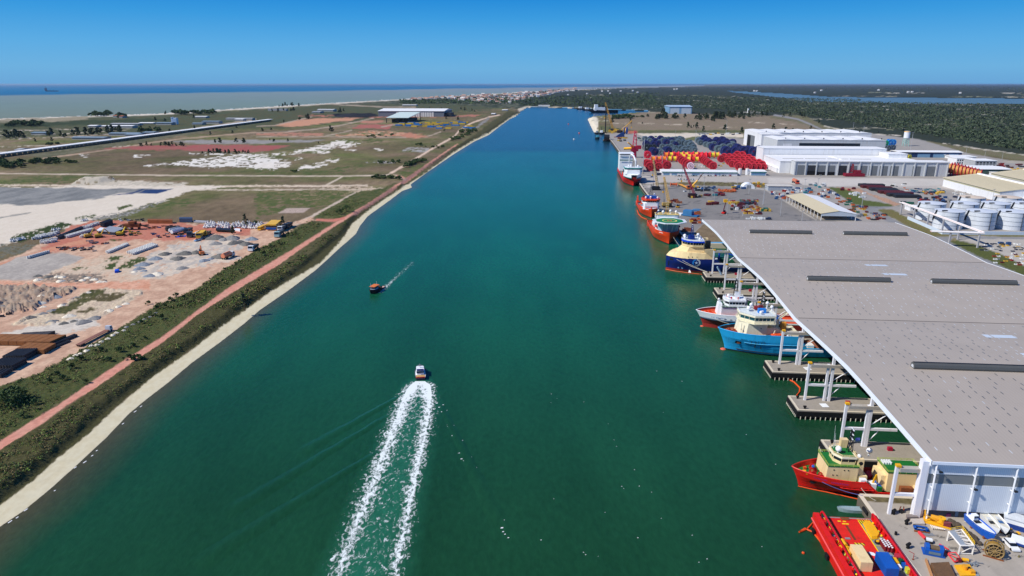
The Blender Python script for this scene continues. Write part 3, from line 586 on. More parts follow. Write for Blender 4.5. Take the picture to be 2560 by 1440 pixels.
g_=n_.nodes.new("ShaderNodeNewGeometry");wv_=n_.nodes.new("ShaderNodeTexWave");wv_.inputs["Scale"].default_value=.75;wv_.wave_profile='SAW';n_.links.new(g_.outputs["Position"],wv_.inputs[0])
cr_=n_.nodes.new("ShaderNodeMapRange");cr_.inputs[1].default_value=0;cr_.inputs[2].default_value=.22;cr_.inputs[3].default_value=.72;cr_.inputs[4].default_value=1;n_.links.new(wv_.outputs[1],cr_.inputs[0])
vs_=n_.nodes.new("ShaderNodeVectorMath");vs_.operation='SCALE';vs_.inputs[0].default_value=S(222,228,234);n_.links.new(cr_.outputs[0],vs_.inputs["Scale"]);n_.links.new(vs_.outputs[0],bb.inputs["Base Color"]);bb.inputs["Roughness"].default_value=.6
def EW(s,d,z):return(97.4+E_.x*s+D_.x*d,141.75+E_.y*s+D_.y*d,z)
def wall_piece(z0,z1,mat,name,t=.25,d0=0.0):
 mb=MB();v=[EW(s,d,z)for z in(z0,z1)for s,d in((.9,d0),(118,d0),(118,d0+t),(.9,d0+t))]
 mb.add(v,[(3,2,1,0),(4,5,6,7),(0,1,5,4),(1,2,6,5),(2,3,7,6),(3,0,4,7)]);return part(name,shift(mb),mat,shed)
wall_piece(12.0,15.1,wm,"end_wall");wall_piece(9.4,12.0,M("louvre_grey",S(128,132,132),.6,var=.05),"louvre_band",.2,.12);wall_piece(2.2,9.4,wm,"end_wall")
for i,s in enumerate((1.9,10.9,19.8,28.8,37.8)):
 mb=MB();p=EW(s,-.7,0);q=EW(s,-.7,15.0);mb.bar(p,q,.34)
 for z in(5.0,8.6,12.0):mb.bar(EW(s,-.7,z),EW(s,-.02,z),.2)
 mb.bar(EW(s,-.7,13.4),EW(s,-.02,14.6),.16)
 part("wall_post",shift(mb),white_paint,shed)
for s,z in((2.9,13.2),(11.4,9.0),(20.3,9.0)):
 mb=MB();mb.bar(EW(s,-.05,z),EW(s,-.95,z+.1),.14);a=EW(s,-1.1,z);mb.box(a[0]-.35,a[1]-.2,a[2]-.25,a[0]+.35,a[1]+.25,a[2]+.1);part("floodlight",shift(mb),dark_steel,shed)
def lw(y0,y1,s,z0,z1,t=.3):
 mb=MB();v=[(xf(y)+E_.x*q,y+E_.y*q,z)for z in(z0,z1)for y,q in((y0,s),(y0,s+t),(y1,s+t),(y1,s))]
 return mb.add(v,[(3,2,1,0),(4,5,6,7),(0,1,5,4),(1,2,6,5),(2,3,7,6),(3,0,4,7)])
part("side_wall",shift(lw(143,434,117,0,15.2)),white_paint,shed)
mb=MB();v=[(xf(434)+E_.x*s,434+E_.y*s+d,z)for z in(0,15.4)for s,d in((30,0),(117,0),(117,.3),(30,.3))];mb.add(v,[(3,2,1,0),(4,5,6,7),(0,1,5,4),(1,2,6,5),(2,3,7,6),(3,0,4,7)]);part("end_wall",shift(mb),white_paint,shed)
part("inner_quay",shift(lw(151,434,50,-6,0,66)),concrete,shed)
PY=[365.7,334.7,303.8,272.6,238.8,208.5,179.0,148.1]
pier_names=["sixth","fifth"]
col_m=M("column_white",S(236,236,240),.5,var=.04,dirt=S(196,186,176),dirt_amt=.4,streak=True)
PX={365.7:105.9,334.7:103.3,303.8:100.6,272.6:98.0,238.8:95.3,208.5:92.3,179.0:90.5,148.1:88.3}
lab={365.7:"concrete finger pier beside the navy blue ship",334.7:"concrete finger pier just behind the white and red ship's mast",303.8:"concrete finger pier on the far side of the white and red ship",272.6:"concrete finger pier hidden between the white ship and the cyan ship",238.8:"concrete finger pier on the near side of the cyan ship",208.5:"empty concrete finger pier with a white hatch cover",179.0:"concrete finger pier behind the cream superstructure of the red ship",148.1:"concrete pier corner at the bow lines of the red ship"}
labf={k:v.replace("concrete finger pier","white portal frame on the pier").replace("concrete pier corner","white portal frame on the corner")for k,v in lab.items()}
PW=10.6
def pt(y,s,d,z):return(PX[y]+E_.x*s+D_.x*d,y+E_.y*s+D_.y*d,z)
def pier(y):
 L_=62;t=thing("finger_pier",lab[y],"pier",(PX[y],y,0),AE)
 mb=MB();mb.box(0,-PW,-.9,L_,0,0);part("deck",mb,concrete,t)
 mb=MB();c=.55
 mb.box(0,-c,.002,L_,0,.22);mb.box(0,-PW,.002,L_,-PW+c,.22);mb.box(0,-PW+c,.002,c,-c,.22);part("kerb",mb,pale_conc,t)
 mb=MB();mb.box(.5,-PW+.5,-5,L_,-.5,-.9);mb.box(-.25,-PW-.3,-2.1,L_,-PW,-.3);mb.box(-.3,-PW,-2.1,0,0,-.3)
 for k in range(20):mb.cyl((1+k*1.55,-PW-.32,-2.95),(1+k*1.55,-PW-.32,-1.95),.16,n=5,mi=1)
 for k in range(9):mb.cyl((-.32,-PW+.7+k*1.15,-2.6),(-.32,-PW+.7+k*1.15,-1.9),.2,n=5,mi=1)
 part("fender",mb,[black_rub,M("chain_pale",S(206,200,180),.7)],t)
 for a,b in((2.6,-1.6),(2.6,-PW+1.6)):
  mb=MB();mb.cyl((a,b,0),(a,b,.75),.33,n=8);mb.cyl((a-.45,b,.75),(a+.45,b,.75),.3,n=6);part("bollard",mb,black_rub,t)
def frame(y,full=True):
 t=thing("portal_frame",labf[y],"steel frame",(PX[y],y,0),AE);hz=13.0;yy=-2.6-(0 if y!=148.1 else 2.0)
 x0=4.6 if y!=148.1 else 3.6;yn=yy
 for x in(x0,x0+6.1):
  mb=MB();mb.box(x-.34,yn-.34,.002,x+.34,yn+.34,hz-(.0 if x==x0 else.02));part("column",mb,col_m,t)
 xr=(xf(y+yn)-PX[y])/E_.x+.8
 mb=MB();mb.box(xr-.4,yn-.4,.002,xr+.4,yn+.4,roof_z(y)-1.2);part("column",mb,col_m,t)
 mb=MB();mb.box(x0+.42,yn-.75,hz-1.1,xr+(18 if y!=148.1 else-.6),yn+.75,hz-.15);part("beam",mb,M("beam_grey",S(176,170,158),.6,var=.1,dirt=S(140,100,70),dirt_amt=.4),t)
 mb=MB();mb.box(x0+.42,yn-.3,5.2,xr+(8 if y!=148.1 else-.6),yn+.3,5.9);part("beam",mb,col_m,t)
 mb=MB();mb.box(x0-.35,yn-.5,hz,x0+.75,yn+.5,hz+.55);part("beacon",mb,yellow_p,t)
 mb=MB();(mb.bar((x0+6.6,yn,6.2),(xr+9,yn+.4,13.5),.24)if y!=148.1 else 0);mb.bar((x0+6.6,yn,.6),(xr+3,yn+.2,4.8),.24);mb.bar((x0+6.9,yn,4.9),(xr-1,yn+.2,.5),.16);part("brace",mb,col_m,t)
for y in PY:
 if y!=148.1:pier(y)
 frame(y)
def wall_run(name,pts,label,group=None):
 mb=MB()
 for(x0,y0),(x1,y1)in zip(pts[:-1],pts[1:]):
  d=Vector((x1-x0,y1-y0,0)).normalized();n=Vector((d.y,-d.x,0));v=[]
  for z in(-6,.14):
   for p,k in(((x0,y0),-.5),((x1,y1),-.5),((x1,y1),.5),((x0,y0),.5)):v.append((p[0]+n.x*k,p[1]+n.y*k,z))
  mb.add(v,[(3,2,1,0),(4,5,6,7),(0,1,5,4),(1,2,6,5),(2,3,7,6),(3,0,4,7)])
 t=thing(name,label,"quay wall",(0,0,0));part("wall",mb,M("quay_concrete_dark",S(104,96,84),.9,var=.2),t);m3=MB();m3 .v=[(a,b,.142 if c<0 else.3)for a,b,c in mb.v];m3 .f=mb.f;m3 .m=mb.m;part("coping",m3,pale_conc,t)
 mb=MB();m2=MB()
 for(x0,y0),(x1,y1)in zip(pts[:-1],pts[1:]):
  d=Vector((x1-x0,y1-y0,0));L_=d.length;d.normalize();n=Vector((d.y,-d.x,0));m=int(L_/7)
  for k in range(m):
   p=Vector((x0,y0,0))+d*(k+.5)*L_/m-n*.5;mb.cyl(p-n*.02+Vector((0,0,-1.0))-d*1.3,p-n*.02+Vector((0,0,-1.0))+d*1.3,.55,n=7)
   if k%2==0:q=p+n*2.2;m2 .cyl((q.x,q.y,.1),(q.x,q.y,.8),.32,n=6)
 part("fender",mb,black_rub,t);part("bollard",m2,black_rub,t)
wall_run("quay_wall",[(116.2,437),(118,470),(125,600),(131.5,690),(138,760),(147,860),(161,1010),(179,1230),(197,1480)],"long concrete quay wall with black fenders along the right side of the canal")
wall_run("quay_wall",[(82.8,60),(86.7,130),(88.3,150.9)],"short quay wall alongside the red deck of the nearest ship")
mb=MB();v=[(x,y,z)for z in(-6,.12)for x,y in((88.5,150.4),(150,145.2),(150,146.4),(88.5,151.6))];mb.add(v,[(3,2,1,0),(4,5,6,7),(0,1,5,4),(1,2,6,5),(2,3,7,6),(3,0,4,7)]);one("quay_wall",mb,pale_conc,"quay wall under the hull side of the red ship with cream superstructure","quay wall")
mb=MB();v=[(x,y,z)for z in(-6,.12)for x,y in((116.5,437),(150,434.2),(150,435.4),(116.5,438.2))];mb.add(v,[(3,2,1,0),(4,5,6,7),(0,1,5,4),(1,2,6,5),(2,3,7,6),(3,0,4,7)]);one("quay_wall",mb,pale_conc,"quay wall closing the far end of the covered dock","quay wall")
mb=MB();v=[EW(-1.0,-.3,0),EW(.6,-.3,0),EW(.6,1.3,0),EW(-1.0,1.3,0)];mb.prism([(a,b)for a,b,_ in v],.01,15.3);part("corner_column",shift(mb),col_m,shed)
# ------------------------ vegetation
def leaf_mat(name,c,var=.45):
 m=M(name,c,.75,var=var,scale=.25,fine=1.3,spec=.15);b=m.node_tree.nodes["Principled BSDF"];return m
lf_dark=leaf_mat("leaf_dark",S(78,96,56));lf_cas=leaf_mat("leaf_casuarina",S(72,82,60));lf_green=leaf_mat("leaf_green",S(108,134,60));lf_scrub=leaf_mat("leaf_scrub",S(106,122,64),.5)
bark=M("bark",S(92,76,62),.9,var=.2)
def leaves(mb,pts,size,rnd,up=.4,mi=0):
 for p in pts:
  n=Vector((rnd.gauss(0,1),rnd.gauss(0,1),rnd.gauss(0,1)+up)).normalized();a=n.orthogonal().normalized();q=rnd.uniform(0,6.28)
  t=a*math.cos(q)+n.cross(a)*math.sin(q);b=n.cross(t);s=size*rnd.uniform(.6,1.4);p=Vector(p)
  mb.add([p-t*s,p+b*s*.55,p+t*s,p-b*s*.55],[(0,1,2,3)],mi)
def crown_pts(kind,rnd,n,h,r):
 out=[]
 if kind=='cone':
  cl=[(rnd.uniform(.08,.98),rnd.uniform(0,6.28),rnd.random())for _ in range(max(8,n//12))]
  for _ in range(n):
   z,a,k=rnd.choice(cl);rr=r*(1-z)**.8*(.35+.75*k)+.12*r*.6
   out.append((rr*math.cos(a)+rnd.gauss(0,.12*r),rr*math.sin(a)+rnd.gauss(0,.12*r),h*(.08+.92*z)+rnd.gauss(0,.035*h)))
 else:
  cl=[]
  for _ in range(max(7,n//22)):
   a=rnd.uniform(0,6.28);t=rnd.random()**.5;cl.append((r*.8*t*math.cos(a),r*.8*t*math.sin(a),h*(.3+.55*math.sqrt(max(0,1-t*t))*rnd.uniform(.65,1.05)),rnd.uniform(.22,.4)))
  for _ in range(n):
   x,y,z,k=rnd.choice(cl);d=Vector((rnd.gauss(0,1),rnd.gauss(0,1),rnd.gauss(.25,1))).normalized()*(r*k*rnd.uniform(.7,1.05));out.append((x+d.x,y+d.y,max(.15,z+d.z*.8)))
 return out
def tree_proto(name,kind,h,r,n,ls,mat,seed,label,cat="tree",cname="crown"):
 rnd=random.Random(seed);t=thing(name,label,cat)
 mb=MB();leaves(mb,crown_pts(kind,rnd,n,h,r),ls,rnd);part(cname,mb,mat,t)
 mb=MB();k=h*(.95 if kind=='cone' else.6);p0=Vector((0,0,-.3));w_=h*.022+.06
 for i in range(4):
  p1=Vector((rnd.gauss(0,.03*h),rnd.gauss(0,.03*h),k*(i+1)/4));mb.cyl(p0,p1,w_*(1-i/4.6),w_*(1-(i+1)/4.6),n=6)
  if i:
   for _ in range(3):a=rnd.uniform(0,6.28);mb.cyl(p0,p0+Vector((math.cos(a)*r*.6,math.sin(a)*r*.6,h*.14)),w_*.4,w_*.12,n=4)
  p0=p1
 part("trunk",mb,bark,t);return t
def far_mesh(kind,h,r,n,ls,mat,seed):
 rnd=random.Random(seed);mb=MB();leaves(mb,crown_pts(kind,rnd,n,h,r),ls,rnd);mb.cyl((0,0,-.3),(0,0,h*.7),.3,.1,n=5,mi=1);return mesh("far_tree",mb,[mat,bark])
FC=[far_mesh('cone',10,3.5,170,1.35,lf_cas,s)for s in range(4)];FB=[far_mesh('round',6,3.8,170,1.2,lf_dark,10+s)for s in range(4)]
def far_tree(u,v,hpx,kind,label,group,cat="tree"):
 x,y=U(u,v);me=random.choice(FC if kind=='c' else FB);h=hpx*math.hypot(x,y)/F
 o=one("casuarina_tree" if kind=='c' else "broadleaf_tree" if cat=="tree" else "shrub",me,None,label,cat,(x,y,0),random.uniform(0,6.28),group);k=h/(10 if kind=='c' else 6);o.scale=(k*(1.0 if kind=='c' else 1.25),k*(1.0 if kind=='c' else 1.25),k);return o
def belt(pts,n,hpx,kind,label,group,jit=2,cat="tree"):
 for i in range(max(2,int(n*(.66 if kind=='c' else 1)))):
  t=random.random()*(len(pts)-1);k=int(t);t-=k;(u0,v0),(u1,v1)=pts[k],pts[k+1]
  far_tree(u0+(u1-u0)*t+random.gauss(0,1),v0+(v1-v0)*t+random.uniform(-jit,jit),hpx*random.uniform(.65,1.25),kind,label,group,cat)
belt(k1((900,410),(1090,405)),16,9,'r',"dark tree in the dense clump by the sea beach","beach clump trees",1)
belt(k1((1180,422),(1270,420)),7,8,'r',"dark tree in the small clump beside beach huts","hut clump trees",1)
belt(k1((1740,390),(2130,378)),24,9,'r',"dark tree in the long clump above the beach, behind the white tower","tower clump trees",1.5)
belt(k1((70,515),(430,505)),22,9,'r',"dark tree in the wood at the left edge below the beach","left edge wood",3)
belt(k1((40,640),(240,630)),12,17,'c',"tall casuarina in the clump at the far left edge","left casuarina clump",2)
belt(k1((450,600),(680,610)),13,11,'c',"casuarina in the straggling row by the pale lots at left","straggling row",4)
belt(k1((700,600),(960,595),(1230,565)),36,13,'c',"casuarina in the long windbreak in front of the low sheds","long windbreak",2)
belt(k1((1380,570),(1480,565),(1590,555)),8,9,'r',"round tree beside the low blue roofed sheds","trees by the sheds",1)
for u,v in k1((1660,385),(1940,425),(1555,450),(1650,460),(1410,535),(1500,540),(1560,545),(1945,530),(1698,565),(2105,590),(2325,575),(2365,520),(350,670),(520,660),(640,625)):
 h=8
 far_tree(u,v,h,'c',"lone casuarina standing along the white conveyor line","conveyor trees")
belt(k1((1390,705),(1600,700),(1850,700)),22,9,'c',"casuarina in the row along the grey lot behind the pink field","grey lot row",1)
belt(k1((2000,675),(2100,668),(2170,672),(2280,670),(2420,668),(2470,670)),9,13,'c',"casuarina standing on the grey lot","grey lot trees",1)
belt(k1((2020,775),(2160,770),(2300,775)),22,9,'c',"casuarina in the hedge beside the white salt flat","salt flat hedge",1)
belt(k1((2340,775),(2490,772)),12,9,'c',"casuarina in the short hedge right of the salt flat hedge","short hedge",1)
belt(k1((0,900),(120,910),(270,900)),26,9,'r',"low dark bush in the thicket at the left edge","left thicket",6,"shrub")
belt(k1((300,875),(430,868),(590,870)),28,8,'r',"low dark bush in the oval thicket on the brown field","oval thicket",5,"shrub")
belt(k1((670,880),(780,878)),8,6,'r',"low dark bush in the small thicket on the brown field","small thicket",2,"shrub")
belt(k1((430,695),(580,690)),10,5,'r',"low bush by the pale lots at left","lot bushes",2,"shrub")
for pts,n,h,lb,g in((k2((140,305),(240,300),(320,292),(440,300)),12,7,"dark tree by the beach behind the orange field","beach trees"),(k2((100,355),(300,345),(380,340)),14,7,"dark tree among the ruined sheds behind the orange field","ruined shed trees"),(k2((830,355),(880,352)),8,8,"casuarina beside the black coal heap","coal heap trees"),(k2((250,470),(400,440),(450,432)),6,8,"casuarina at the back edge of the orange field","orange field trees"),(k2((500,428),(540,425)),6,10,"casuarina clump in the middle of the orange field's far edge","orange field clump"),(k2((20,555),(60,545),(180,545)),6,9,"casuarina left of the pink strips","pink strip trees"),(k2((130,640),(190,655),(320,650),(550,700),(690,640)),9,6,"small tree by the grey lot","lot trees"),(k2((740,548),(780,545)),4,13,"tall casuarina on the field in front of the orange field","field trees"),(k2((1450,290),(2000,330),(2230,345)),10,6,"tree on the grass by the far white shed","shed trees"),(k2((1690,410),(2030,430),(2110,410),(2220,415)),5,7,"tree in front of the far white shed","shed front trees")):
 belt(pts,n,h,'c',lb,g,1.5)
for pts,n,h,lb,g in((k2((1500,900),(1580,870),(1690,840)),26,8,"dark bush in the thicket between the two bank roads","road thicket"),(k2((1180,1015),(1300,1015),(1440,1020)),22,7,"dark bush in the thicket by the road fork","fork thicket"),(k2((1950,640),(2050,600),(2150,570)),24,6,"dark bush in the thicket along the far bank road","far bank thicket"),(k2((2040,550),(2200,545)),16,6,"dark bush in the round thicket on the far bank","round thicket"),(k2((1580,690),(1680,690),(1830,710),(1940,680)),14,5,"low bush beside the far bank road","roadside bushes"),(k2((1200,865),(1290,862),(1430,860)),10,7,"bush by the old foundation on the brown field","foundation bushes"),(k2((300,930),(440,975)),3,6,"bush on the green field below the salt flats","field bushes"),(k2((1120,600),(1200,602),(1390,590),(1870,540),(2000,540)),10,5,"bush by the pink strips","strip bushes")):
 belt(pts,n,h,'r',lb,g,3,"shrub")
w4=lambda*p:K(1500,200,4.83,p)
belt(w4((165,455),(250,450),(370,450)),20,9,'r',"dark tree in the dense clump behind the crane with the blue reel","crane clump",1.5)
belt(w4((400,440),(530,438)),7,5,'r',"green bush in a row on the brown field","field row",1,"shrub")
belt(w4((560,435),(590,440),(615,480)),4,8,'c',"casuarina at the corner of the brown field","field corner trees",1)
belt(w4((650,460),(740,455),(830,460),(930,460),(1030,455)),26,13,'c',"casuarina in the front row before the blue hangar","hangar row",2)
belt(w4((1100,460),(1200,465),(1390,480)),16,12,'c',"casuarina in the row right of the blue hangar","hangar right row",3)
belt(w4((1250,460),(1500,460)),30,13,'c',"casuarina in the dense windbreak behind the brown field","dense windbreak",2)
belt(w4((1540,440),(1760,440),(2050,430)),34,12,'c',"casuarina in the far end of the windbreak by the white silo","windbreak end",3)
belt(w4((720,400),(770,395)),6,12,'c',"casuarina beside the blue hangar's left corner","hangar corner trees",2)
far=[(370,515,11),(510,525,6),(1062,570,13),(1100,570,6),(1130,565,6),(1165,580,14),(1248,620,13),(1505,598,13),(1712,630,13),(2090,590,12),(2240,625,12),(2325,625,9),(2545,590,8),(2215,445,9),(2290,440,10),(150,510,14),(1380,485,8),(1735,468,8)]
for u,v,h in far:far_tree(*w4((u,v))[0],h,'c',"lone casuarina on the brown field behind the pipe reels","brown field trees")
belt(k4((160,405),(300,400),(430,440),(520,470)),10,9,'c',"casuarina along the curved road at right","curved road trees",3)
def forest(polys,n,hpx,mats,name,label,q=8):
 rnd=random.Random(5);mb=MB();i=0
 while i<n:
  (u0,v0,u1,v1)=rnd.choice(polys)if not callable(polys)else polys(rnd)
  u=rnd.uniform(u0,u1);v=v0+(v1-v0)*rnd.random();x,y=U(u,v);d=math.hypot(x,y)
  if fbm(np.float64(x/(d*.012)),np.float64(y/(d*.09)),3)<-.62:i+=1;continue
  h=hpx(v)*d/F*rnd.uniform(.6,1.2);r=h*rnd.uniform(.7,1.3)
  for _ in range(q):
   p=(x+rnd.gauss(0,r*.55),y+rnd.gauss(0,r*.55),h*rnd.uniform(.25,1.0));leaves(mb,[p],r*.5,rnd,.8,rnd.randrange(len(mats)))
  i+=1
 o=struct(name,mb,mats,"stuff");tag(o,label,"forest");return o
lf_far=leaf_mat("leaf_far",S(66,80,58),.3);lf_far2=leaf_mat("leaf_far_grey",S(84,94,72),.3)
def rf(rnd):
 u=rnd.uniform(1480,2700);lo=238+max(0,(u-1780))*.031;hi=270+max(0,u-1640)*.0 if u<1760 else 270+(u-1760)*.062 if u<1990 else 284+(u-1990)*.17
 if u>2150:lo=max(lo,255+(u-2150)*.03)
 return(u,lo,u+1,max(lo+4,hi))
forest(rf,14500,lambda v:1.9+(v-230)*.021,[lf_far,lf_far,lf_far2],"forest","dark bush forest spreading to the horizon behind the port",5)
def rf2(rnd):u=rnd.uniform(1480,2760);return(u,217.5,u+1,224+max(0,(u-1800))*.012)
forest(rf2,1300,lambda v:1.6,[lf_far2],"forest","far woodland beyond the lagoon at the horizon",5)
def rf3(rnd):u=rnd.uniform(1000,1640);return(u,250-(u-1000)*.03,u+1,262 if u>1300 else 257)
forest(rf3,1500,lambda v:3.6,[lf_far,lf_dark],"forest","dark woodland between the seaside town and the canal's end",7)
def scrub(rows,n,size,name,label,mats,hmul=1.0):
 rnd=random.Random(9);mb=MB();ii=np.argwhere(rows);sel=ii[np.random.RandomState(2).randint(0,len(ii),n)]
 for a,b in sel:
  x,y,z=GX[a,b],GY[a,b],GZ[a,b];d=math.hypot(x,y);k=fbm(np.float64(x/6),np.float64(y/6),3)
  if k<-.3:continue
  r=size*rnd.uniform(.5,1.3)*(1+max(0,k)*1.6);mi=rnd.randrange(len(mats))
  for _ in range(5):leaves(mb,[(x+rnd.gauss(0,r*.6),y+rnd.gauss(0,r*.6),z+rnd.uniform(.05,.9)*r*hmul)],r*.5,rnd,.7,mi)
 o=struct(name,mb,mats,"stuff");tag(o,label,"scrub");return o
_rd=(CID==CLS.index('dirt_road'));_rn=_rd.copy()
for _k in range(1,5):_rn[:,_k:]|=_rd[:,:-_k];_rn[:,:-_k]|=_rd[:,_k:];_rn[_k:]|=_rd[:-_k];_rn[:-_k]|=_rd[_k:]
vz=(CID==CLS.index('verge'))&(GU<1300)&(sd_left>9.4)&~_rn
lf_dry=leaf_mat("leaf_dry",S(132,118,80),.4);sc=[lf_scrub,lf_scrub,lf_dark,lf_green,lf_dry,lf_dry,leaf_mat("leaf_brown",S(98,84,62),.4)]
scrub(vz&(GV>740)&(GU<640),11000,.36,"scrub","green scrub covering the near bank on both sides of the red road",sc)
scrub(vz&(GV>500)&(GV<770),6500,.48,"scrub","green scrub covering the bank between the yard and the canal",sc)
big=tree_proto("round_bush",'round',4.6,5.6,1900,.36,lf_dark,3,"big round dark bush at the left edge beside the red road","bush","foliage");big.location=(*U(28,1008),0)
for u,v,h,sd_,lb in((612,776,8.0,21,"lone casuarina on the bank edge throwing a shadow on the beach"),(614,566,9.0,22,"tallest casuarina among the white concrete blocks"),(583,586,6.0,23,"small casuarina in front of the black trailer"),(708,566,7.5,24,"casuarina beside the yellow buses")):
 t=tree_proto("casuarina_tree",'cone',h,h*.26,420,.42,lf_cas,sd_,lb);t.location=(*U(u,v),0)
for u,v,h,r,sd_,lb in((848,536,5.0,3.2,31,"left of two round bushes by the red road junction"),(866,530,6.2,3.8,32,"right and larger of two round bushes by the red road junction"),(345,900,2.4,2.2,33,"leafless grey shrub at the roadside"),(640,562,3.4,2.0,34,"small tree at the right end of the concrete blocks")):
 t=tree_proto("round_bush",'round',h,r,420,.4,lf_dark,sd_,lb,"bush","foliage");t.location=(*U(u,v),0)
bp=tree_proto("shrub",'round',2.2,1.7,150,.32,lf_dark,40,"dark shrub in the bank scrub above the red road","shrub","foliage");first=True
for u,v,s_ in[(440,742,1.2),(460,748,.9),(428,752,1),(390,775,1.1),(380,790,1),(405,800,1.2),(350,810,.9),(360,850,.8),(330,870,1),(300,880,1.1),(270,905,1),(250,880,1),(200,905,1.2),(180,925,1.1),(160,950,1),(140,940,.9),(215,960,.8),(120,960,1),(660,640,1.4),(700,612,1.2),(680,618,1),(720,590,1.1),(740,585,.9),(690,630,1),(410,770,1),(370,762,.9),(320,900,1.1),(90,1010,1),(60,1045,.9)]:
 x,y=U(u,v)
 if first:bp.location=(x,y,0);bp["group"]="bank scrub shrubs";first=False
 else:dup(bp,(x,y,0),random.uniform(0,6),None,None,s_)
# ------------------------ buildings
def zfor(u,vb,vt):
 x,y=U(u,vb);t=CV(u,vt);lo,hi=0,95
 for _ in range(40):
  m=(lo+hi)/2
  if PR(x,y,m)[1]>t:lo=m
  else:hi=m
 return lo
def wfor(u,vb,uR,d=E_):
 x,y=U(u,vb);lo,hi=0,2000
 for _ in range(50):
  m=(lo+hi)/2
  if PR(x+d.x*m,y+d.y*m,0)[0]<uR:lo=m
  else:hi=m
 return lo
wall_w=M("wall_white",S(228,230,232),.65,var=.05,dirt=S(190,184,174),dirt_amt=.5,streak=True)
wall_g=M("wall_grey_white",S(196,200,202),.65,var=.06,dirt=S(170,150,130),dirt_amt=.4,streak=True)
door_g=M("roller_door",S(122,126,128),.5,.2,var=.12);door_d=M("door_dark",S(52,54,58),.6,var=.2)
teal_p=M("teal_paint",S(38,120,112),.5);bluewall=M("blue_wall",S(120,158,188),.5,var=.06);dkblue=M("dark_blue_wall",S(34,58,98),.5)
cream_roof=M("cream_roof_sheet",S(208,196,162),.6,var=.05,dirt=S(184,168,136),dirt_amt=.5);grey_roof=M("grey_roof_sheet",S(176,178,180),.6,var=.06);bluegrey_roof=M("bluegrey_roof",S(128,146,160),.6,var=.08)
red_roof=M("clay_tile_roof",S(196,120,88),.85,var=.15)
def house(name,label,cat,u,v,uR,vt,depth,wall=wall_w,roof=white_roof,pitch=0.0,eave=.5,doors=(),bands=(),group=None,ridge='x',w=None,open_=False):
 """box building: base front-left corner at photo (u, v), right end at uR, eave at vt, depth in metres; doors = (from, to, height share) along the front"""
 x,y=U(u,v);W=w or wfor(u,v,uR);h=zfor(u,v,vt);t=thing(name,label,cat,(x,y,0),AE,group)
 mb=MB()
 if open_:
  n=max(3,int(depth/7));
  for i in range(n+1):
   for xx in(0,W):q=depth*i/n;mb.box(xx-.2,q-.2,0,xx+.2,q+.2,h)
  part("column",mb,white_paint,t)if False else None
 else:
  mb.box(0,0,-.5,W,depth,h);part("wall",mb,wall,t)
 mb=MB();e=eave
 if pitch and ridge=='x':mb.yprism([(-e,h+.02),(depth+e,h+.02),(depth+e,h+.3),(depth/2,h+pitch),(-e,h+.3)],-e,W+e)
 elif pitch:mb.xprism([(-e,h+.02),(-e,h+.3),(W/2,h+pitch),(W+e,h+.3),(W+e,h+.02)],-e,depth+e)
 else:mb.box(-e,-e,h+.02,W+e,depth+e,h+.5)
 r=part("roof",mb,roof,t)
 for d in doors:
  mb=MB();mb.box(W*d[0],-.06,0,W*d[1],-.005,h*d[2]);part("door",mb,d[3]if len(d)>3 else door_g,t)
 for b in bands:
  mb=MB();mb.box(W*b[0],-.08,h*b[2],W*b[1],-.005,h*b[3]);part("window",mb,b[4]if len(b)>4 else glass_d,t)
 return t,W,h
# --- white factory group
t,W,h=house("factory_hall","long white factory hall with a row of grey roller doors along its front","factory",1985,437,2365,402,15,wall_g,white_roof,0,.8)
cells=[(.018,1),(.085,2),(.15,3),(.214,3),(.29,4),(.358,1),(.425,1),(.492,1),(.56,1),(.63,1),(.775,1),(.868,1)]
for k,(a,c)in enumerate(cells):
 mb=MB();mb.box(W*a,-.12,0,W*(a+.054),-.01,h*(.70));part("roller_door",mb,door_d if c in(2,4)else door_g,t)
 if c in(2,3):mb=MB();mb.box(W*a,-.3,0,W*(a+.054),-.13,h*(.24 if c==3 else.3));part("opening",mb,M("opening_dark",S(20,22,26),.9),t)
mb=MB();
for k in range(15):
 mb=MB();q=W*(k/14);mb.box(q-.6,-.9,0,q+.6,-.02,h*.97);part("pilaster",mb,wall_g,t)
mb=MB();mb.box(-.9,-1.0,h*.97,W+.9,-.82,h+.52);part("fascia",mb,white_roof,t)
house("factory_wing","low white wing with a broad flat roof left of the roller doors","factory",1941,431,1984,421,92,wall_w,white_roof,0,.3)
x0,y0=U(1985,437)
def at(s,d):return(x0+E_.x*s+D_.x*d,y0+E_.y*s+D_.y*d)
def boxhall(name,label,s0,s1,d0,d1,h,wall=wall_w,roof=white_roof,lip=.5,doors=(),ridges=0,cat="factory"):
 p=at(s0,d0);t=thing(name,label,cat,(*p,0),AE);mb=MB();mb.box(0,0,-.5,s1-s0,d1-d0,h);part("wall",mb,wall,t)
 mb=MB();W=s1-s0;D=d1-d0
 if ridges:
  k=W/ridges
  for i in range(ridges):mb.xprism([(i*k-.2,h+.02),(i*k-.2,h+.4),(i*k+k*.5,h+1.5),(i*k+k+.2,h+.4),(i*k+k+.2,h+.02)],-.4-i*.01,D+.4)
 else:mb.box(-lip,-lip,h+.02,W+lip,D+lip,h+.5)
 r=part("roof",mb,roof,t)
 for d in doors:mb=MB();mb.box(d[0],-.1,d[2],d[1],-.01,d[3]);part(d[5]if len(d)>5 else "door",mb,d[4],t)
 return t,r,W,D
t,r,W,D=boxhall("factory_hall","white flat-roofed middle hall between the roller-door hall and the tall parapet",-12,150,16,88,13.6)
for k in range(4):mb=MB();mb.box(10+k*26,26,14.12,34+k*26,27.6,14.5);part("roof_vent",mb,M("roof_vent_grey",S(176,176,170),.6),r)
mb=MB();mb.box(75,2,14.12,76.5,60,14.8);part("roof_ridge",mb,white_roof,r)
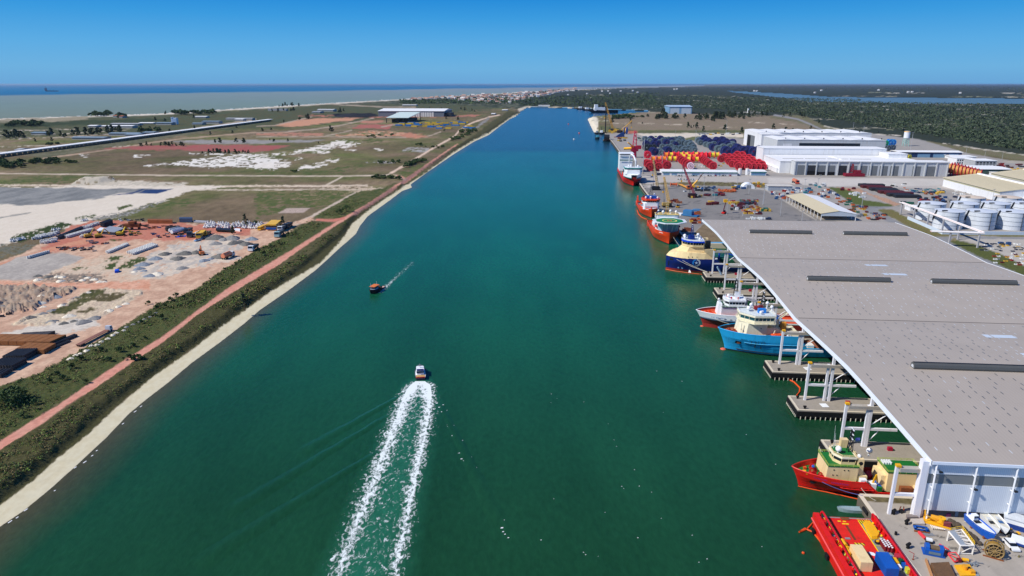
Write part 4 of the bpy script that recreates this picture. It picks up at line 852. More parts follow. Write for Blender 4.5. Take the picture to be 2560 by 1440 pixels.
boxhall("factory_hall","tall windowless white hall with rain streaks on its long parapet",-13,137,90,122,22,wall_w)
boxhall("roof_plant_block","small white block at the right end of the tall white hall",128,150,62,88,18.5)
t,r,W,D=boxhall("factory_hall","white hall with a saw-edged roof and a dark glazed strip, behind the tall parapet",32,178,190,262,25,wall_g,white_roof,.5,[(30,112,13,21,glass_d,"window"),(8,20,0,20,wall_w)],6)
for k in range(6):mb=MB();mb.cyl((13+k*26,8,25.9),(13+k*26,8,27.6),.9,n=8);part("roof_fan",mb,dark_steel,r)
x0,y0=U(1890,371)
t,r,W,D=boxhall("factory_hall","rearmost white hall with a big open doorway at its left end",0,176,0,86,25,wall_w,white_roof,.5,[(50,62,2,20,door_g),(64,76,2,20,door_g)],7)
for k in range(7):mb=MB();mb.cyl((16+k*29,10,25.9),(16+k*29,10,27.8),.9,n=8);part("roof_fan",mb,dark_steel,r)
mb=MB();mb.box(-.12,14,0,-.01,62,19);part('doorway',mb,door_g,t);mb=MB();mb.box(-.2,40,0,-.13,62,18);part('opening',mb,M('opening_dark',S(20,22,26),.9),t)
t,r,W,D=boxhall("factory_annex","white annex with a black shuttered bay right of the open doorway hall",0,34,-26,-.5,24,wall_w,white_roof,.4,[(10,20,2,18,door_d)])
# --- other port buildings
house("workshop","long workshop with a white roof and dark blue open front under the water tower","workshop",2246,394,2403,381,26,dkblue,white_roof,1.5,1.2,[(.05,.2,.8,door_g),(.3,.5,.7,bluewall),(.55,.75,.7,bluewall),(.8,.95,.7,bluewall)])
house("canteen","flat white-roofed low building right of the long workshop","building",2382,400,2440,393.5,22,wall_w,white_roof,0,1)
t,W,h=house("office_block","two-storey grey office block with rows of windows","office",2436,419,2490,404,26,M("office_grey",S(168,172,176),.6),white_roof,0,.5)
for r_ in(.18,.58):
 for k in range(6):mb=MB();mb.box(W*(.06+k*.155),-.08,h*r_,W*(.06+k*.155+.1),-.01,h*(r_+.24));part("window",mb,glass_d,t)
t,W,h=house("office_block","white two-storey wing left of the grey office block","office",2390,413,2432,398,22,wall_w,white_roof,0,.5)
for r_ in(.18,.58):
 for k in range(7):mb=MB();mb.box(W*(.04+k*.136),-.08,h*r_,W*(.04+k*.136+.08),-.01,h*(r_+.24));part("window",mb,glass_d,t)
house("store_shed","white-roofed open shed behind the red reel stack","shed",2450,436,2528,425,40,M("shed_dark",S(70,92,84),.7),white_roof,1.2,.6)
house("store_shed","low white shed at the right edge before the cream warehouse","shed",2498,447,2640,437,20,wall_w,white_roof,1,.5)
house("gatehouse","small white building behind the rearmost white hall","building",2085,352,2120,345,25,wall_w,white_roof,.8,.5)
t,W,h=house("store_building","long low white store with a green eave line in front of the dark red reels","store",1655,437,1843,428,22,wall_w,white_roof,1.2,.5,[(.02,.1,.6,bluewall),(.13,.2,.62,bluewall),(.4,.5,.6,bluewall),(.7,.78,.6,bluewall)])
mb=MB();mb.box(-.5,-.62,h-.9,W+.5,-.51,h);part("eave",mb,teal_p,t)
t,W,h=house("store_building","short white store at the right end of the two silos","store",1876,438,1915,428.5,20,wall_w,white_roof,1.2,.5,[(.05,.95,.75,bluewall)])
mb=MB();mb.box(-.5,-.62,h-.9,W+.5,-.51,h);part("eave",mb,teal_p,t)
for u,lb in((1849,"left of two white silos between the low stores"),(1867,"right of two white silos between the low stores")):
 x,y=U(u,436.5);t=thing("silo",lb,"silo",(x,y,0));mb=MB();mb.cyl((0,0,0),(0,0,7.2),1.9,n=16);part("shell",mb,wall_w,t);mb=MB();mb.cyl((0,0,7.21),(0,0,7.9),2.0,.4,n=16);part("roof",mb,M("silo_cap",S(220,176,150),.6),t)
def warehouse(label,u,v,w,length,h,pitch,open_front=False):
 x,y=U(u,v);t=thing("warehouse",label,"warehouse",(x,y,0),AE);mb=MB();mb.box(0,0,-.5,w,length,h);mb.xprism([(0,h),(w/2,h+pitch-.4),(w,h)],0,length);part("wall",mb,wall_w,t)
 mb=MB();c=1.0;mb.xprism([(-c,h+.02),(-c,h+.3),(w/2,h+pitch),(w+c,h+.3),(w+c,h+.02),(w/2,h+pitch-.3)],-.6,length+.6);r=part("roof",mb,cream_roof,t)
 mb=MB();mb.xprism([(w/2-1.6,h+pitch-.15),(w/2-1.2,h+pitch+.9),(w/2+1.2,h+pitch+.9),(w/2+1.6,h+pitch-.15)],3,length-3);part("ridge_vent",mb,white_roof,r)
 n=int(length/6)
 mb=MB()
 for k in range(n):q=3+k*(length-6)/n;mb.quad((-c+.3,q,h+.34),(w/2-2,q,h+pitch-.14),(w/2-2,q+.35,h+pitch-.14),(-c+.3,q+.35,h+.34))
 part("rib",mb,M("roof_rib",S(180,166,130),.7),r,kind="stuff")
 mb=MB();mb.box(-.12,0,h-1.7,-.01,length,h-.6);part("clerestory",mb,M("clerestory_cream",S(190,186,150),.5),t)
 return t
t=warehouse("big cream-roofed warehouse with a long white side wall behind the tanks",2496,505,62,96,8.6,4.6)
mb=MB();mb.box(14,-10,0,60,-.2,4.2);part("lean_to",mb,M("lean_to_grey",S(150,154,158),.6),t);mb=MB();mb.box(13,-11,4.22,61,-.2,4.7);part("canopy",mb,white_roof,t)
for k in range(3):mb=MB();mb.box(18+k*14,-10.1,0,28+k*14,-10.02,3.4);part("door",mb,door_d,t)
warehouse("second cream-roofed warehouse, further right and partly hidden",2660,497,62,116,8.6,4.6)
x,y=U(2052,551);t=thing("open_shed","open-sided shed with a cream and white gable roof on white columns","shed",(x,y,0),AE)
W=wfor(2052,551,2138);Lh=88;h=5.4
mb=MB();c=.8;mb.add([(-c,-.5,h),(W/2,-.5,h+2.2),(W/2,Lh+.5,h+2.2),(-c,Lh+.5,h),(-c,-.5,h-.25),(W/2,-.5,h+1.95),(W/2,Lh+.5,h+1.95),(-c,Lh+.5,h-.25)],[(0,1,2,3),(4,7,6,5),(0,4,5,1),(3,2,6,7),(0,3,7,4)]);part("roof",mb,cream_roof,t,"cream left slope of the roof")
mb=MB();mb.add([(W/2+.02,-.5,h+2.2),(W+c,-.5,h),(W+c,Lh+.5,h),(W/2+.02,Lh+.5,h+2.2),(W/2+.02,-.5,h+1.95),(W+c,-.5,h-.25),(W+c,Lh+.5,h-.25),(W/2+.02,Lh+.5,h+1.95)],[(0,1,2,3),(4,7,6,5),(0,4,5,1),(3,2,6,7),(1,5,6,2)]);part("roof",mb,white_roof,t,"white right slope of the roof")
for k in range(12):
 for xx in(0,W):mb=MB();mb.box(xx-.22,k*Lh/11-.2,0,xx+.22,k*Lh/11+.2,h-.3);part("column",mb,white_paint,t)
mb=MB();mb.add([(0,-.3,h-1.9),(W,-.3,h-1.9),(W,-.3,h-.3),(W/2,-.3,h+1.9),(0,-.3,h-.3),(0,-.1,h-1.9),(W,-.1,h-1.9),(W,-.1,h-.3),(W/2,-.1,h+1.9),(0,-.1,h-.3)],[(0,1,2,3,4),(9,8,7,6,5),(0,5,6,1)]);part("gable",mb,M("gable_bluegrey",S(196,206,216),.6,var=.04),t)
mb=MB();mb.box(.5,2,0,W-.5,Lh-2,.5);part("plinth",mb,concrete,t)
house("store_shed","small grey shed with a pale roof behind the orange reels","shed",1920,476,1980,465,12,M("shed_grey",S(168,176,184),.6,streak=True),M("shed_roof_pale",S(206,200,188),.6),.8,.5)
t,W,h=house("hangar","pale blue hangar standing alone behind the windbreak","hangar",1673,282,1729,264.5,140,bluewall,M("hangar_roof",S(176,196,216),.5),4,2,[(.04,.44,.9,M("hangar_door",S(186,200,212),.5)),(.54,.96,.9,M("hangar_door",S(186,200,212),.5))])
mb=MB();mb.box(W+.02,0,0,W+.6,140,h);part("side_wall",mb,dkblue,t)
# --- left side
t,W,h=house("factory_hall","big long shed with a white roof on the left plain near the coal heap","factory",946,289,1110,275,150,M("shed_slate",S(112,120,130),.6,var=.08),white_roof,6,2)
for k in range(16):mb=MB();mb.box(W*(.275+k*.036),-.5,0,W*(.275+k*.036)+W*.03,-.02,h*.86);part("door",mb,M("pale_door",S(222,220,214),.6),t)
mb=MB();mb.box(W+2,10,0,W+22,60,h*.7);part("frame_annex",mb,M("frame_dark",S(50,54,62),.7),t)
x,y=U(966,305);t=thing("canopy_shed","dark-framed open shed with a pale green roof before the big long shed","shed",(x,y,0),AE)
W=wfor(966,305,1022)
mb=MB();mb.yprism([(0,13),(150,22),(150,23),(0,14)],0,W);part("roof",mb,M("pale_green_roof",S(206,222,214),.6),t)
for k in range(5):
 for d in(2,148):mb=MB();mb.box(W*k/4-.8,d-.8,0,W*k/4+.8,d+.8,13+d*.06);part("column",mb,dark_steel,t)
mb=MB();mb.box(10,20,0,W-5,130,9);part("stored_plate",mb,M("store_dark",S(60,56,54),.9),t)
x,y=U(438,311);t=thing("white_tower","white rectangular tower standing alone on the left plain","tower",(x,y,0),.1)
h=zfor(438,311,295.5);mb=MB();mb.box(-6.5,-6.5,0,6.5,6.5,h);part("wall",mb,M("tower_white",S(226,236,246),.6,var=.03),t);mb=MB();mb.box(-7,-7,h,-3,7,h+2.4);mb.box(-2.9,-6,h,6.4,6,h+.8);part("roof",mb,M("tower_top",S(196,204,210),.6),t)
for k in range(4):mb=MB();mb.box(-5+k*3,-6.6,h*.1,-3.6+k*3,-6.52,h*.9);part("window",mb,M("tower_strip",S(176,196,216),.4),t)
x0c,y0c=U(-60,403.5);x1c,y1c=U(677,301);d=Vector((x1c-x0c,y1c-y0c,0));Lc=d.length;t=thing("covered_conveyor","long straight white-roofed conveyor crossing the left plain","conveyor",(x0c,y0c,0),math.atan2(d.y,d.x))
mb=MB();mb.box(0,-8,4.6,Lc,8,5.2);part("roof",mb,white_roof,t);mb=MB();mb.box(0,-3.4,3.0,Lc,3.4,4.59);part("gallery",mb,M("gallery_white",S(222,226,226),.6),t)
for k in range(96):q=(k+.5)*Lc/96;mb=MB();mb.box(q-.5,-3.2,0,q+.5,3.2,2.99);part("support",mb,concrete,t)
LB=[(277,315,345,311,grey_roof,"long grey-roofed shed"),(347,311,382,308.5,white_roof,"white-roofed shed"),(220,321,240,316.5,white_roof,"little white house"),(243,320,266,317,white_roof,"low white house"),(270,322,331,316.5,white_roof,"long white shed"),(390,313,428,308,bluegrey_roof,"blue-grey shed beside the white tower"),(480,312,505,308.5,bluegrey_roof,"small blue-grey shed"),(505,309,547,303.5,bluegrey_roof,"big blue-grey shed"),(565,300,630,295.5,grey_roof,"dark grey shed near the end of the conveyor"),(587,301.5,607,297.5,white_roof,"row of white silos' low house"),(272,341,345,335,bluegrey_roof,"long blue-grey shed behind the windbreak"),(313,342,349,337.5,bluegrey_roof,"blue-roofed shed"),(357,336,383,332,bluegrey_roof,"short blue-roofed shed"),(180,351,260,346,bluegrey_roof,"long dark-roofed shed by the pale lots"),(487,295,515,291.5,white_roof,"white house by the beach"),(78,340,114,335,bluegrey_roof,"blue-grey shed at the far left"),(283,295.5,293,290.5,red_roof,"beach hut with a red roof"),(298,296.5,306,292,red_roof,"second beach hut with a red roof"),(38,381,50,377,grey_roof,"grey hut at the left edge"),(793,277,833,272,white_roof,"white shed among trees"),(670,276,715,272,grey_roof,"grey ruin by the beach"),(780,281,800,277.5,grey_roof,"grey ruin"),(1005,262,1040,259.5,white_roof,"pale sheds by the town"),(1228,284.5,1237,281.5,white_roof,"white cabin on the far bank"),(1255,274.5,1268,272,white_roof,"white hut near the canal end"),(1346,263.5,1374,260.5,white_roof,"white boathouse at the end of the canal")]
for i,(u,v,uR,vt,rf_,lb)in enumerate(LB):
 far_lab=lb+(" on the left plain" if u<700 and "beach" not in lb and "left" not in lb and "conveyor" not in lb and "tower" not in lb else "")+(", among low sheds" if len(lb.split())<3 else "")
 house("low_shed",far_lab,"shed",u,v,uR,vt,22 if u<700 else 40,M("shed_wall",S(170,168,164),.7,var=.1),rf_,1.6,1)
HM=[]
for wc,rc in(((216,214,210),(176,134,114)),((226,224,220),(176,150,136)),((204,196,190),(150,112,98)),((240,240,240),(220,214,206)),((206,190,172),(186,150,130))):
 mb=MB();mb.box(-5,-4,0,5,4,5);mb.yprism([(-4.6,5),(4.6,5),(0,7.4)],-5.4,5.4,1);HM.append(mesh("house",mb,[M("house_wall_%d"%wc[2],S(*wc),.8,var=.05),M("house_roof_%d"%rc[2],S(*rc),.8,var=.1)]))
n=0;rnd=random.Random(4)
while n<290:
 u=rnd.uniform(1010,1440);k=(u-1010)/430;c0=246-(u-1010)*.062;v=rnd.uniform(c0+1.2,c0+(5+22*max(0,1-abs(u-1260)/150)))
 if abs(u-1260)>130 and rnd.random()<.45:continue
 x,y=U(u,v);s=rnd.uniform(.7,1.7)*math.hypot(x,y)/3600
 o=one("house",HM[rnd.choice([0,0,1,1,2,3,3,4])],None,"small house with a tiled or white roof in the seaside town","house",(x,y,0),rnd.uniform(-.3,.3),"houses of the seaside town");o.scale=(s,s,s);n+=1
n=0
while n<90:
 u=rnd.uniform(1000,1450);v=247-(u-1000)*.062+rnd.uniform(1,24)*max(.25,1-abs(u-1260)/160);far_tree(u,v,3.6,'r',"dark tree among the houses of the seaside town","town trees");n+=1
for u,v in[(1505,226),(1520,225.5),(1525,231.5),(1552,226),(1582,225),(1594,229),(1685,222),(1692,221.5),(1885,227),(1892,227.5),(2053,227),(2037,232.5),(2196,227.5),(2270,233),(2280,233),(2400,237),(1420,235),(1468,232),(1478,243)]:
 x,y=U(u,v);s=.8*math.hypot(x,y)/3600;o=one("farmhouse",HM[3],None,"tiny white farmhouse in the far bush land","house",(x,y,0),rnd.uniform(-.3,.3),"far white farmhouses");o.scale=(s,s,s)
# --- oil tanks
tank_m=M("tank_silver",S(214,220,226),.45,0.0,var=.08,scale=.12,dirt=S(150,156,162),dirt_amt=.4,streak=True);tank_top=M("tank_top",S(216,222,228),.5,.1,var=.05);tank_beige=M("tank_top_beige",S(216,198,176),.6,var=.05)
def tank(u,v,label,top=tank_top,h=12.6,r=9.6,off=(0,0)):
 x,y=U(u,v);y+=r*.96
 t=thing("storage_tank",label,"storage tank",(x+off[0],y+off[1],0),0,None)
 mb=MB();mb.cyl((0,0,0),(0,0,h),r,n=48,caps=False);part("shell",mb,tank_m,t,smooth=True)
 mb=MB();mb.cyl((0,0,h),(0,0,h+.9),r+.02,.5,n=48);part("roof",mb,top,t)
 mb=MB()
 for z in(3.1,6.3,9.4,h-.3):
  vs=[((r+q)*math.cos(i*math.pi/24),(r+q)*math.sin(i*math.pi/24),z+s)for q,s in((0,-.1),(.14,-.1),(.14,.1),(0,.1))for i in range(48)]
  mb.add(vs,[(a*48+i,a*48+(i+1)%48,((a+1)%4)*48+(i+1)%48,((a+1)%4)*48+i)for a in range(4)for i in range(48)])
 part("ring",mb,M("tank_ring",S(150,156,160),.5,.3),t)
 mb=MB();
 for i in range(16):
  a=math.pi*.93+i*.022;z=h*(.45+.55*i/15);mb.box((r+.4)*math.cos(a)-.3,(r+.4)*math.sin(a)-.3,z-.5,(r+.4)*math.cos(a)+.3,(r+.4)*math.sin(a)+.3,z+.6)
 mb.box(-r+1.5,-r*.55,h+.1,-r+5,-r*.55+1.2,h+.9);part("stair",mb,dark_steel,t)
 mb=MB();mb.bar((r*.1,-r-.25,0),(r*.1,-r-.25,h),.3);part("pipe",mb,dark_steel,t)
tank(2386,575,"silver storage tank, leftmost in the front row");tank(2467,576,"silver storage tank in the middle of the front row");tank(2546,577,"silver storage tank cut by the right edge of the picture");tank(2341,553,"silver storage tank, leftmost in the back row");tank(2424,553,"silver storage tank in the back row behind the gap of the front row");tank(2502,553,"silver storage tank, third of the back row");tank(2578,553,"silver storage tank at the right end of the back row")
tank(2441,536,"tank with a beige roof behind the silver tanks, left one",tank_beige);tank(2532,536,"tank with a beige roof behind the silver tanks, right one",tank_beige)
def lowwall(pts,h,label,mat,th=.4):
 mb=MB()
 for(a,b),(c,d_)in zip(pts[:-1],pts[1:]):
  p,q=Vector((a,b,0)),Vector((c,d_,0));e=(q-p).normalized();n_=Vector((-e.y,e.x,0))*th;mb.add([p,q,q+n_,p+n_]+[v+Vector((0,0,h))for v in(p,q,q+n_,p+n_)],[(3,2,1,0),(4,5,6,7),(0,1,5,4),(1,2,6,5),(2,3,7,6),(3,0,4,7)])
 return one("bund_wall",mb,mat,label,"wall")
lowwall([U(2268,548),U(2355,586),U(2480,587),U(2720,590)],2.3,"white bund wall round the storage tanks",M("bund_white",S(206,220,234),.7,var=.05))
house("pump_house","white pump house with blue windows behind the leftmost tank","building",2275,528,2320,519,10,wall_w,white_roof,0,.4,(),[(.15,.9,.35,.65)])
house("pump_house","low white block inside the bund beside the pipe bridge","building",2300,544,2338,536,9,M("bund_white",S(206,220,234),.7),white_roof,0,.3)
pb_m=M("bridge_white",S(232,228,224),.5,var=.04);pb_r=M("bridge_red",S(206,150,140),.6,var=.06)
def bridge(label,A,B,z,sup,wd=2.0):
 a=Vector((*A,z));b=Vector((*B,z));d=(b-a).normalized();n_=Vector((-d.y,d.x,0))*wd/2;t=thing("pipe_bridge",label,"pipe bridge",(0,0,0))
 mb=MB();mb.add([a-n_,b-n_,b+n_,a+n_]+[v+Vector((0,0,.3))for v in(a-n_,b-n_,b+n_,a+n_)],[(3,2,1,0),(4,5,6,7),(0,1,5,4),(1,2,6,5),(2,3,7,6),(3,0,4,7)]);part("deck",mb,pb_r,t)
 for s in(-1,1):mb=MB();mb.bar(a+n_*s*1.12+Vector((0,0,.45)),b+n_*s*1.12+Vector((0,0,.45)),.62);part("side_beam",mb,pb_m,t)
 for u,v in sup:
  x,y=U(u,v);mb=MB();mb.box(x-.45,y-.45,0,x+.45,y+.45,z-.01);part("support",mb,M("bridge_leg",S(176,176,180),.6),t)
bridge("red and white pipe bridge running diagonally in front of the tanks",U(2247,535.5),U(2449,618),9.2,[(2251,537),(2283,552),(2317,567),(2354,582),(2394,599)])
bridge("grey pipe bridge crossing the road to the covered dock",U(2321,614),U(2452,619),9.0,[(2371,616.5),(2443,619.5)])
x,y=U(2263,366);t=thing("water_tower","white water tower on lattice legs beyond the colourful reels","water tower",(x,y,0));h1=zfor(2263,366,346);h2=zfor(2263,366,329)
mb=MB();mb.cyl((0,0,h1),(0,0,h2),4.6,n=18);part("tank",mb,M("tower_tank",S(236,240,244),.5),t);mb=MB();mb.cyl((0,0,h2-1.4),(0,0,h2-.2),4.75,n=18);part("ring",mb,yellow_p,t)
for sx,sy in((-1,-1),(1,-1),(1,1),(-1,1)):mb=MB();mb.cyl((sx*3.4,sy*3.4,0),(sx*3,sy*3,h1-.8),.5,n=6);part("leg",mb,M("tower_leg",S(150,200,190),.5),t)
for z in(.25,.5,.75):mb=MB();q=3.3;zz=h1*z;mb.bar((-q,-q,zz),(q,-q,zz+4),.35);mb.bar((q,-q,zz),(-q,-q,zz+4),.35);mb.bar((-q,-q,zz),(-q,q,zz+4),.35);part("brace",mb,M("tower_leg",S(150,200,190),.5),t)
x,y=U(1870,281);t=thing("white_silo","slim white silo rising out of the far windbreak","silo",(x,y,0));mb=MB();mb.cyl((0,0,0),(0,0,zfor(1870,281,270)),3.2,n=12);part("shell",mb,wall_w,t);mb=MB();mb.cyl((0,0,zfor(1870,281,270)),(0,0,zfor(1870,281,269.3)),3.6,n=12);part("roof",mb,grey_roof,t)
mast_spots=[(k7((640,795))[0],338),(k7((925,745))[0],375),(k7((1550,1100))[0],443),(k7((1710,1225))[0],470),(k7((2450,1268))[0],467),(k7((2230,1110))[0],447),(k7((1425,385))[0],324),(k7((1130,252))[0],322),(k7((1890,178))[0],299),(k8((490,680))[0],448),(k8((610,705))[0],446),(k8((100,802))[0],472),(k8((265,905))[0],497),(k8((470,948))[0],528),(k8((735,740))[0],478),(k8((1030,832))[0],477),(k8((1040,190))[0],316),(k8((945,132))[0],306),(k8((1490,290))[0],332),(k7((1900,1425))[0],499),(k7((2140,1440))[0],515),(k8((2010,340))[0],370),(k8((2190,350))[0],380),(k8((2350,390))[0],386),(k8((2255,790))[0],474),(k7((2060,985))[0],444),(k7((980,470))[0],362)]
MBm=MB();MBm.cyl((0,0,0),(0,0,1),.012,.007,n=6);mast_me=mesh("pole",MBm,M("mast_grey",S(186,188,190),.5,.2));MBm=MB();MBm.box(-.06,-.025,.985,.06,.025,1.0);head_me=mesh("lamp_head",MBm,grey_steel);MBm=MB();MBm.cyl((0,0,0),(0,0,.02),.03,n=8);base_me=mesh("base",MBm,concrete)
for i,((u,v),vt)in enumerate(mast_spots):
 x,y=U(u,v);h=zfor(u,v,vt);t=thing("light_mast","tall slender grey floodlight mast standing in the port yard","light mast",(x,y,0),AE,"port floodlight masts")
 for nm,me in(("pole",mast_me),("lamp_head",head_me),("base",base_me)):link(nm,me,t)
 t.scale=(max(18,h),max(18,h),h)
# ------------------------ ships: local x runs aft from the stem, z = 0 at the water line
cream=M("cream_paint",S(240,214,160),.5,var=.05,dirt=S(186,146,100),dirt_amt=.45,streak=True);ivory=M("ivory_paint",S(238,232,204),.5,var=.05,dirt=S(206,190,150),dirt_amt=.5,streak=True)
ship_w=M("ship_white",S(238,242,244),.45,var=.04);green_d=M("deck_green",S(24,112,48),.7,var=.15);green_d2=M("deck_green_dark",S(18,84,58),.7,var=.15)
hull_red=M("hull_red",S(222,34,26),.4,var=.07,dirt=S(140,34,28),dirt_amt=.6);hull_or=M("hull_orange",S(232,72,30),.4,var=.07,dirt=S(150,60,40),dirt_amt=.55)
hull_navy=M("hull_navy",S(16,40,116),.4,var=.08,dirt=S(30,40,80),dirt_amt=.6,streak=True);hull_cyan=M("hull_cyan",S(40,172,232),.45,var=.06,dirt=S(50,120,130),dirt_amt=.7,streak=True);boot_red=M("boot_red",S(168,52,44),.6,var=.15,dirt=S(120,60,50),dirt_amt=.5);boot_blk=M("boot_black",S(26,30,38),.6,var=.2)
deck_grey=M("deck_grey",S(128,132,130),.8,var=.12);radome=M("radome_white",S(244,244,244),.4,var=.02);winch_r=M("winch_red",S(196,26,34),.5,var=.15);dark_m=M("mast_black",S(30,32,36),.5,var=.15)
def ship(name,label,stem,ang,L,hb,hw,zf,zm,xs,rake,band,mats,cat="ship",deck_mat=green_d,bul=1.1,Lb=.30,Lw=.42,inner=None,zcut=None,sternround=.0,rail_mat=None,group=None,kn=.66):
 """mats = (hull, boot top).  xs = where the high bow drops to the low waist."""
 t=thing(name,label,cat,(stem[0],stem[1],-3),ang,group)
 def zr(x):return zf+(zm-zf)*max(0.0,min(1.0,(x-xs)/2.5))-(.0 if x>xs else.055*zf*max(0,min(1,x/xs))**.6)
 def xst(z):return-rake*max(0,z/zf)**1.4
 def hbr(d,z,x):
  k=max(0,min(1,z/max(zr(x)*kn,.1)));b=hw+(hb-hw)*k;ln=(Lw+(Lb-Lw)*k)*L;s=max(0.0,min(1,d/ln));f=math.sin(math.pi/2*s)**(.95-.25*k)
  return b*f*(1-sternround*max(0,(x-.86*L)/(.14*L))**2)
 us=[0,.004,.012,.025,.045,.07,.1,.14,.18,.23,.29,.36,.44,.53,.62,.72,.82,.91,1.0]
 xk=sorted(set([u*L for u in us]+[xs,xs+1.2,xs+2.5]))
 def side(z0f,z1f,n,off=0.0):
  mb=MB()
  for sgn in(-1,1):
   vs=[]
   for x_ in xk:
    for j in range(n+1):
     zt=zr(x_);a,b=z0f(x_),z1f(x_);z=a+(b-a)*j/n;x0=xst(z);xx=x0+x_/L*(L-x0);d=xx-x0;vs.append((xx,sgn*(max(0,hbr(d,max(z,0),x_)-off)),z))
   fs=[]
   for i in range(len(xk)-1):
    for j in range(n):
     q=i*(n+1)+j;f=(q,q+n+1,q+n+2,q+1);fs.append(f if sgn<0 else f[::-1])
   mb.add(vs,fs)
  return mb
 h=side(lambda x:band,zr,6)
 e=[(L,-hbr(L,zm,L),band),(L,hbr(L,zm,L),band),(L,hbr(L,zm,L),zm),(L,-hbr(L,zm,L),zm)];h.add(e,[(0,1,2,3)])
 t["_"]=0;del t["_"]
 hull=part("hull",h,mats[0],t,smooth=False)
 part("boot_top",side(lambda x:-1.2,lambda x:band-.004,2),mats[1],t)
 mb=MB();vs=[]
 dz=lambda x:zr(x)-bul
 for x_ in xk:
  z=dz(x_);x0=xst(z);xx=x0+x_/L*(L-x0);b=max(.02,hbr(xx-x0,z,x_)-.12);vs+=[(xx,-b,z),(xx,b,z)]
 mb.add(vs,[(2*i,2*i+2,2*i+3,2*i+1)for i in range(len(xk)-1)]);part("deck",mb,deck_mat,t)
 part("bulwark",side(dz,zr,1,.22),inner or mats[0],t)
 mb=MB()
 for sgn in(-1,1):
  pts=[]
  for x_ in xk:z=zr(x_);x0=xst(z);xx=x0+x_/L*(L-x0);pts.append((xx,sgn*max(0,hbr(xx-x0,z,x_)-.1),z+.03))
  mb.tube(pts,.17,4)
 part("rail",mb,rail_mat or mats[0],t)
 t_info=dict(zr=zr,hbr=hbr,xst=xst,L=L,dz=dz,t=t,hull=hull)
 return t_info
def near_side(I,x,z,off=.04):
 x0=I['xst'](z);return(x,-I['hbr'](x-x0,z,x)-off,z)
def patch(I,name,x0,x1,z0,z1,mat,off=.05,n=6):
 mb=MB()
 for i in range(n):
  a,b=x0+(x1-x0)*i/n,x0+(x1-x0)*(i+1)/n;mb.quad(near_side(I,a,z0,off),near_side(I,b,z0,off),near_side(I,b,z1,off),near_side(I,a,z1,off))
 return part(name,mb,mat,I['t'])
def text_on(I,txt,x,z,size,mat,off=.07,sgn=-1):
 cu=bpy.data.curves.new("lettering",'FONT');cu.body=txt;cu.size=size;cu.space_character=1.15;tmp=bpy.data.objects.new("lettering",cu);SC.collection.objects.link(tmp)
 dg=bpy.context.evaluated_depsgraph_get();me=bpy.data.meshes.new_from_object(tmp.evaluated_get(dg));SC.collection.objects.unlink(tmp);bpy.data.objects.remove(tmp)
 for v in me.vertices:
  xx,zz=x+v.co.x,z+v.co.y;p=near_side(I,xx,zz,off);v.co=(p[0],p[1],p[2])
 me.materials.clear();me.materials.append(mat);me.name="lettering";o=link("lettering",me,I['t']);return o
def block(t,name,poly,z0,z1,mat,k=1.0,sh=(0,0)):
 mb=MB();mb.prism(poly,z0,z1,0,k,sh);return part(name,mb,mat,t)
def rect(x0,x1,y0,y1,c=0.0,ca=0.0):
 return[(x0+c,y0),(x1-ca,y0),(x1,y0+ca),(x1,y1-ca),(x1-ca,y1),(x0+c,y1),(x0,y1-c),(x0,y0+c)]if c or ca else[(x0,y0),(x1,y0),(x1,y1),(x0,y1)]
def grow(poly,d):
 cx=sum(p[0]for p in poly)/len(poly);cy=sum(p[1]for p in poly)/len(poly);r=[]
 for x,y in poly:l=math.hypot(x-cx,y-cy);r.append((cx+(x-cx)*(1+d/l),cy+(y-cy)*(1+d/l)))
 return r
def bridge_deck(t,poly,z,h,wall,roofm,win=glass_d,eave=.35,roof_h=.5):
 block(t,"bridge",poly,z,z+h*.45,wall);w_=block(t,"bridge_window",grow(poly,-.06),z+h*.45,z+h-.002,win)
 mb=MB()
 for(a,b),(c,d_)in zip(poly,poly[1:]+poly[:1]):
  n=max(1,int(math.hypot(c-a,d_-b)/1.3))
  for i in range(n):q=i/n;mb.bar((a+(c-a)*q,b+(d_-b)*q,z+h*.45),(a+(c-a)*q,b+(d_-b)*q,z+h),.12)
 part("mullion",mb,wall,w_);return block(t,"bridge_roof",grow(poly,eave),z+h,z+h+roof_h,roofm)
def rails(t,poly,z,mat,h=.9,closed=True,r=.05):
 mb=MB();P_=poly+poly[:1]if closed else poly
 for(a,b),(c,d_)in zip(P_,P_[1:]):
  for hh in(.5,1.0):mb.bar((a,b,z+h*hh),(c,d_,z+h*hh),r*1.6)
  n=max(1,int(math.hypot(c-a,d_-b)/1.5))
  for i in range(n):q=i/n;mb.bar((a+(c-a)*q,b+(d_-b)*q,z),(a+(c-a)*q,b+(d_-b)*q,z+h),r*1.6)
 return part("railing",mb,mat,t)
def dome(t,x,y,z,r,post=.8,mat=radome):
 mb=MB();mb.sph((x,y,z+post+r*.8),r,12,8);o=part("radar_dome",mb,mat,t,smooth=True);m2=MB();m2 .cyl((x,y,z),(x,y,z+post),r*.35,n=6);part("dome_post",m2,ship_w,o)
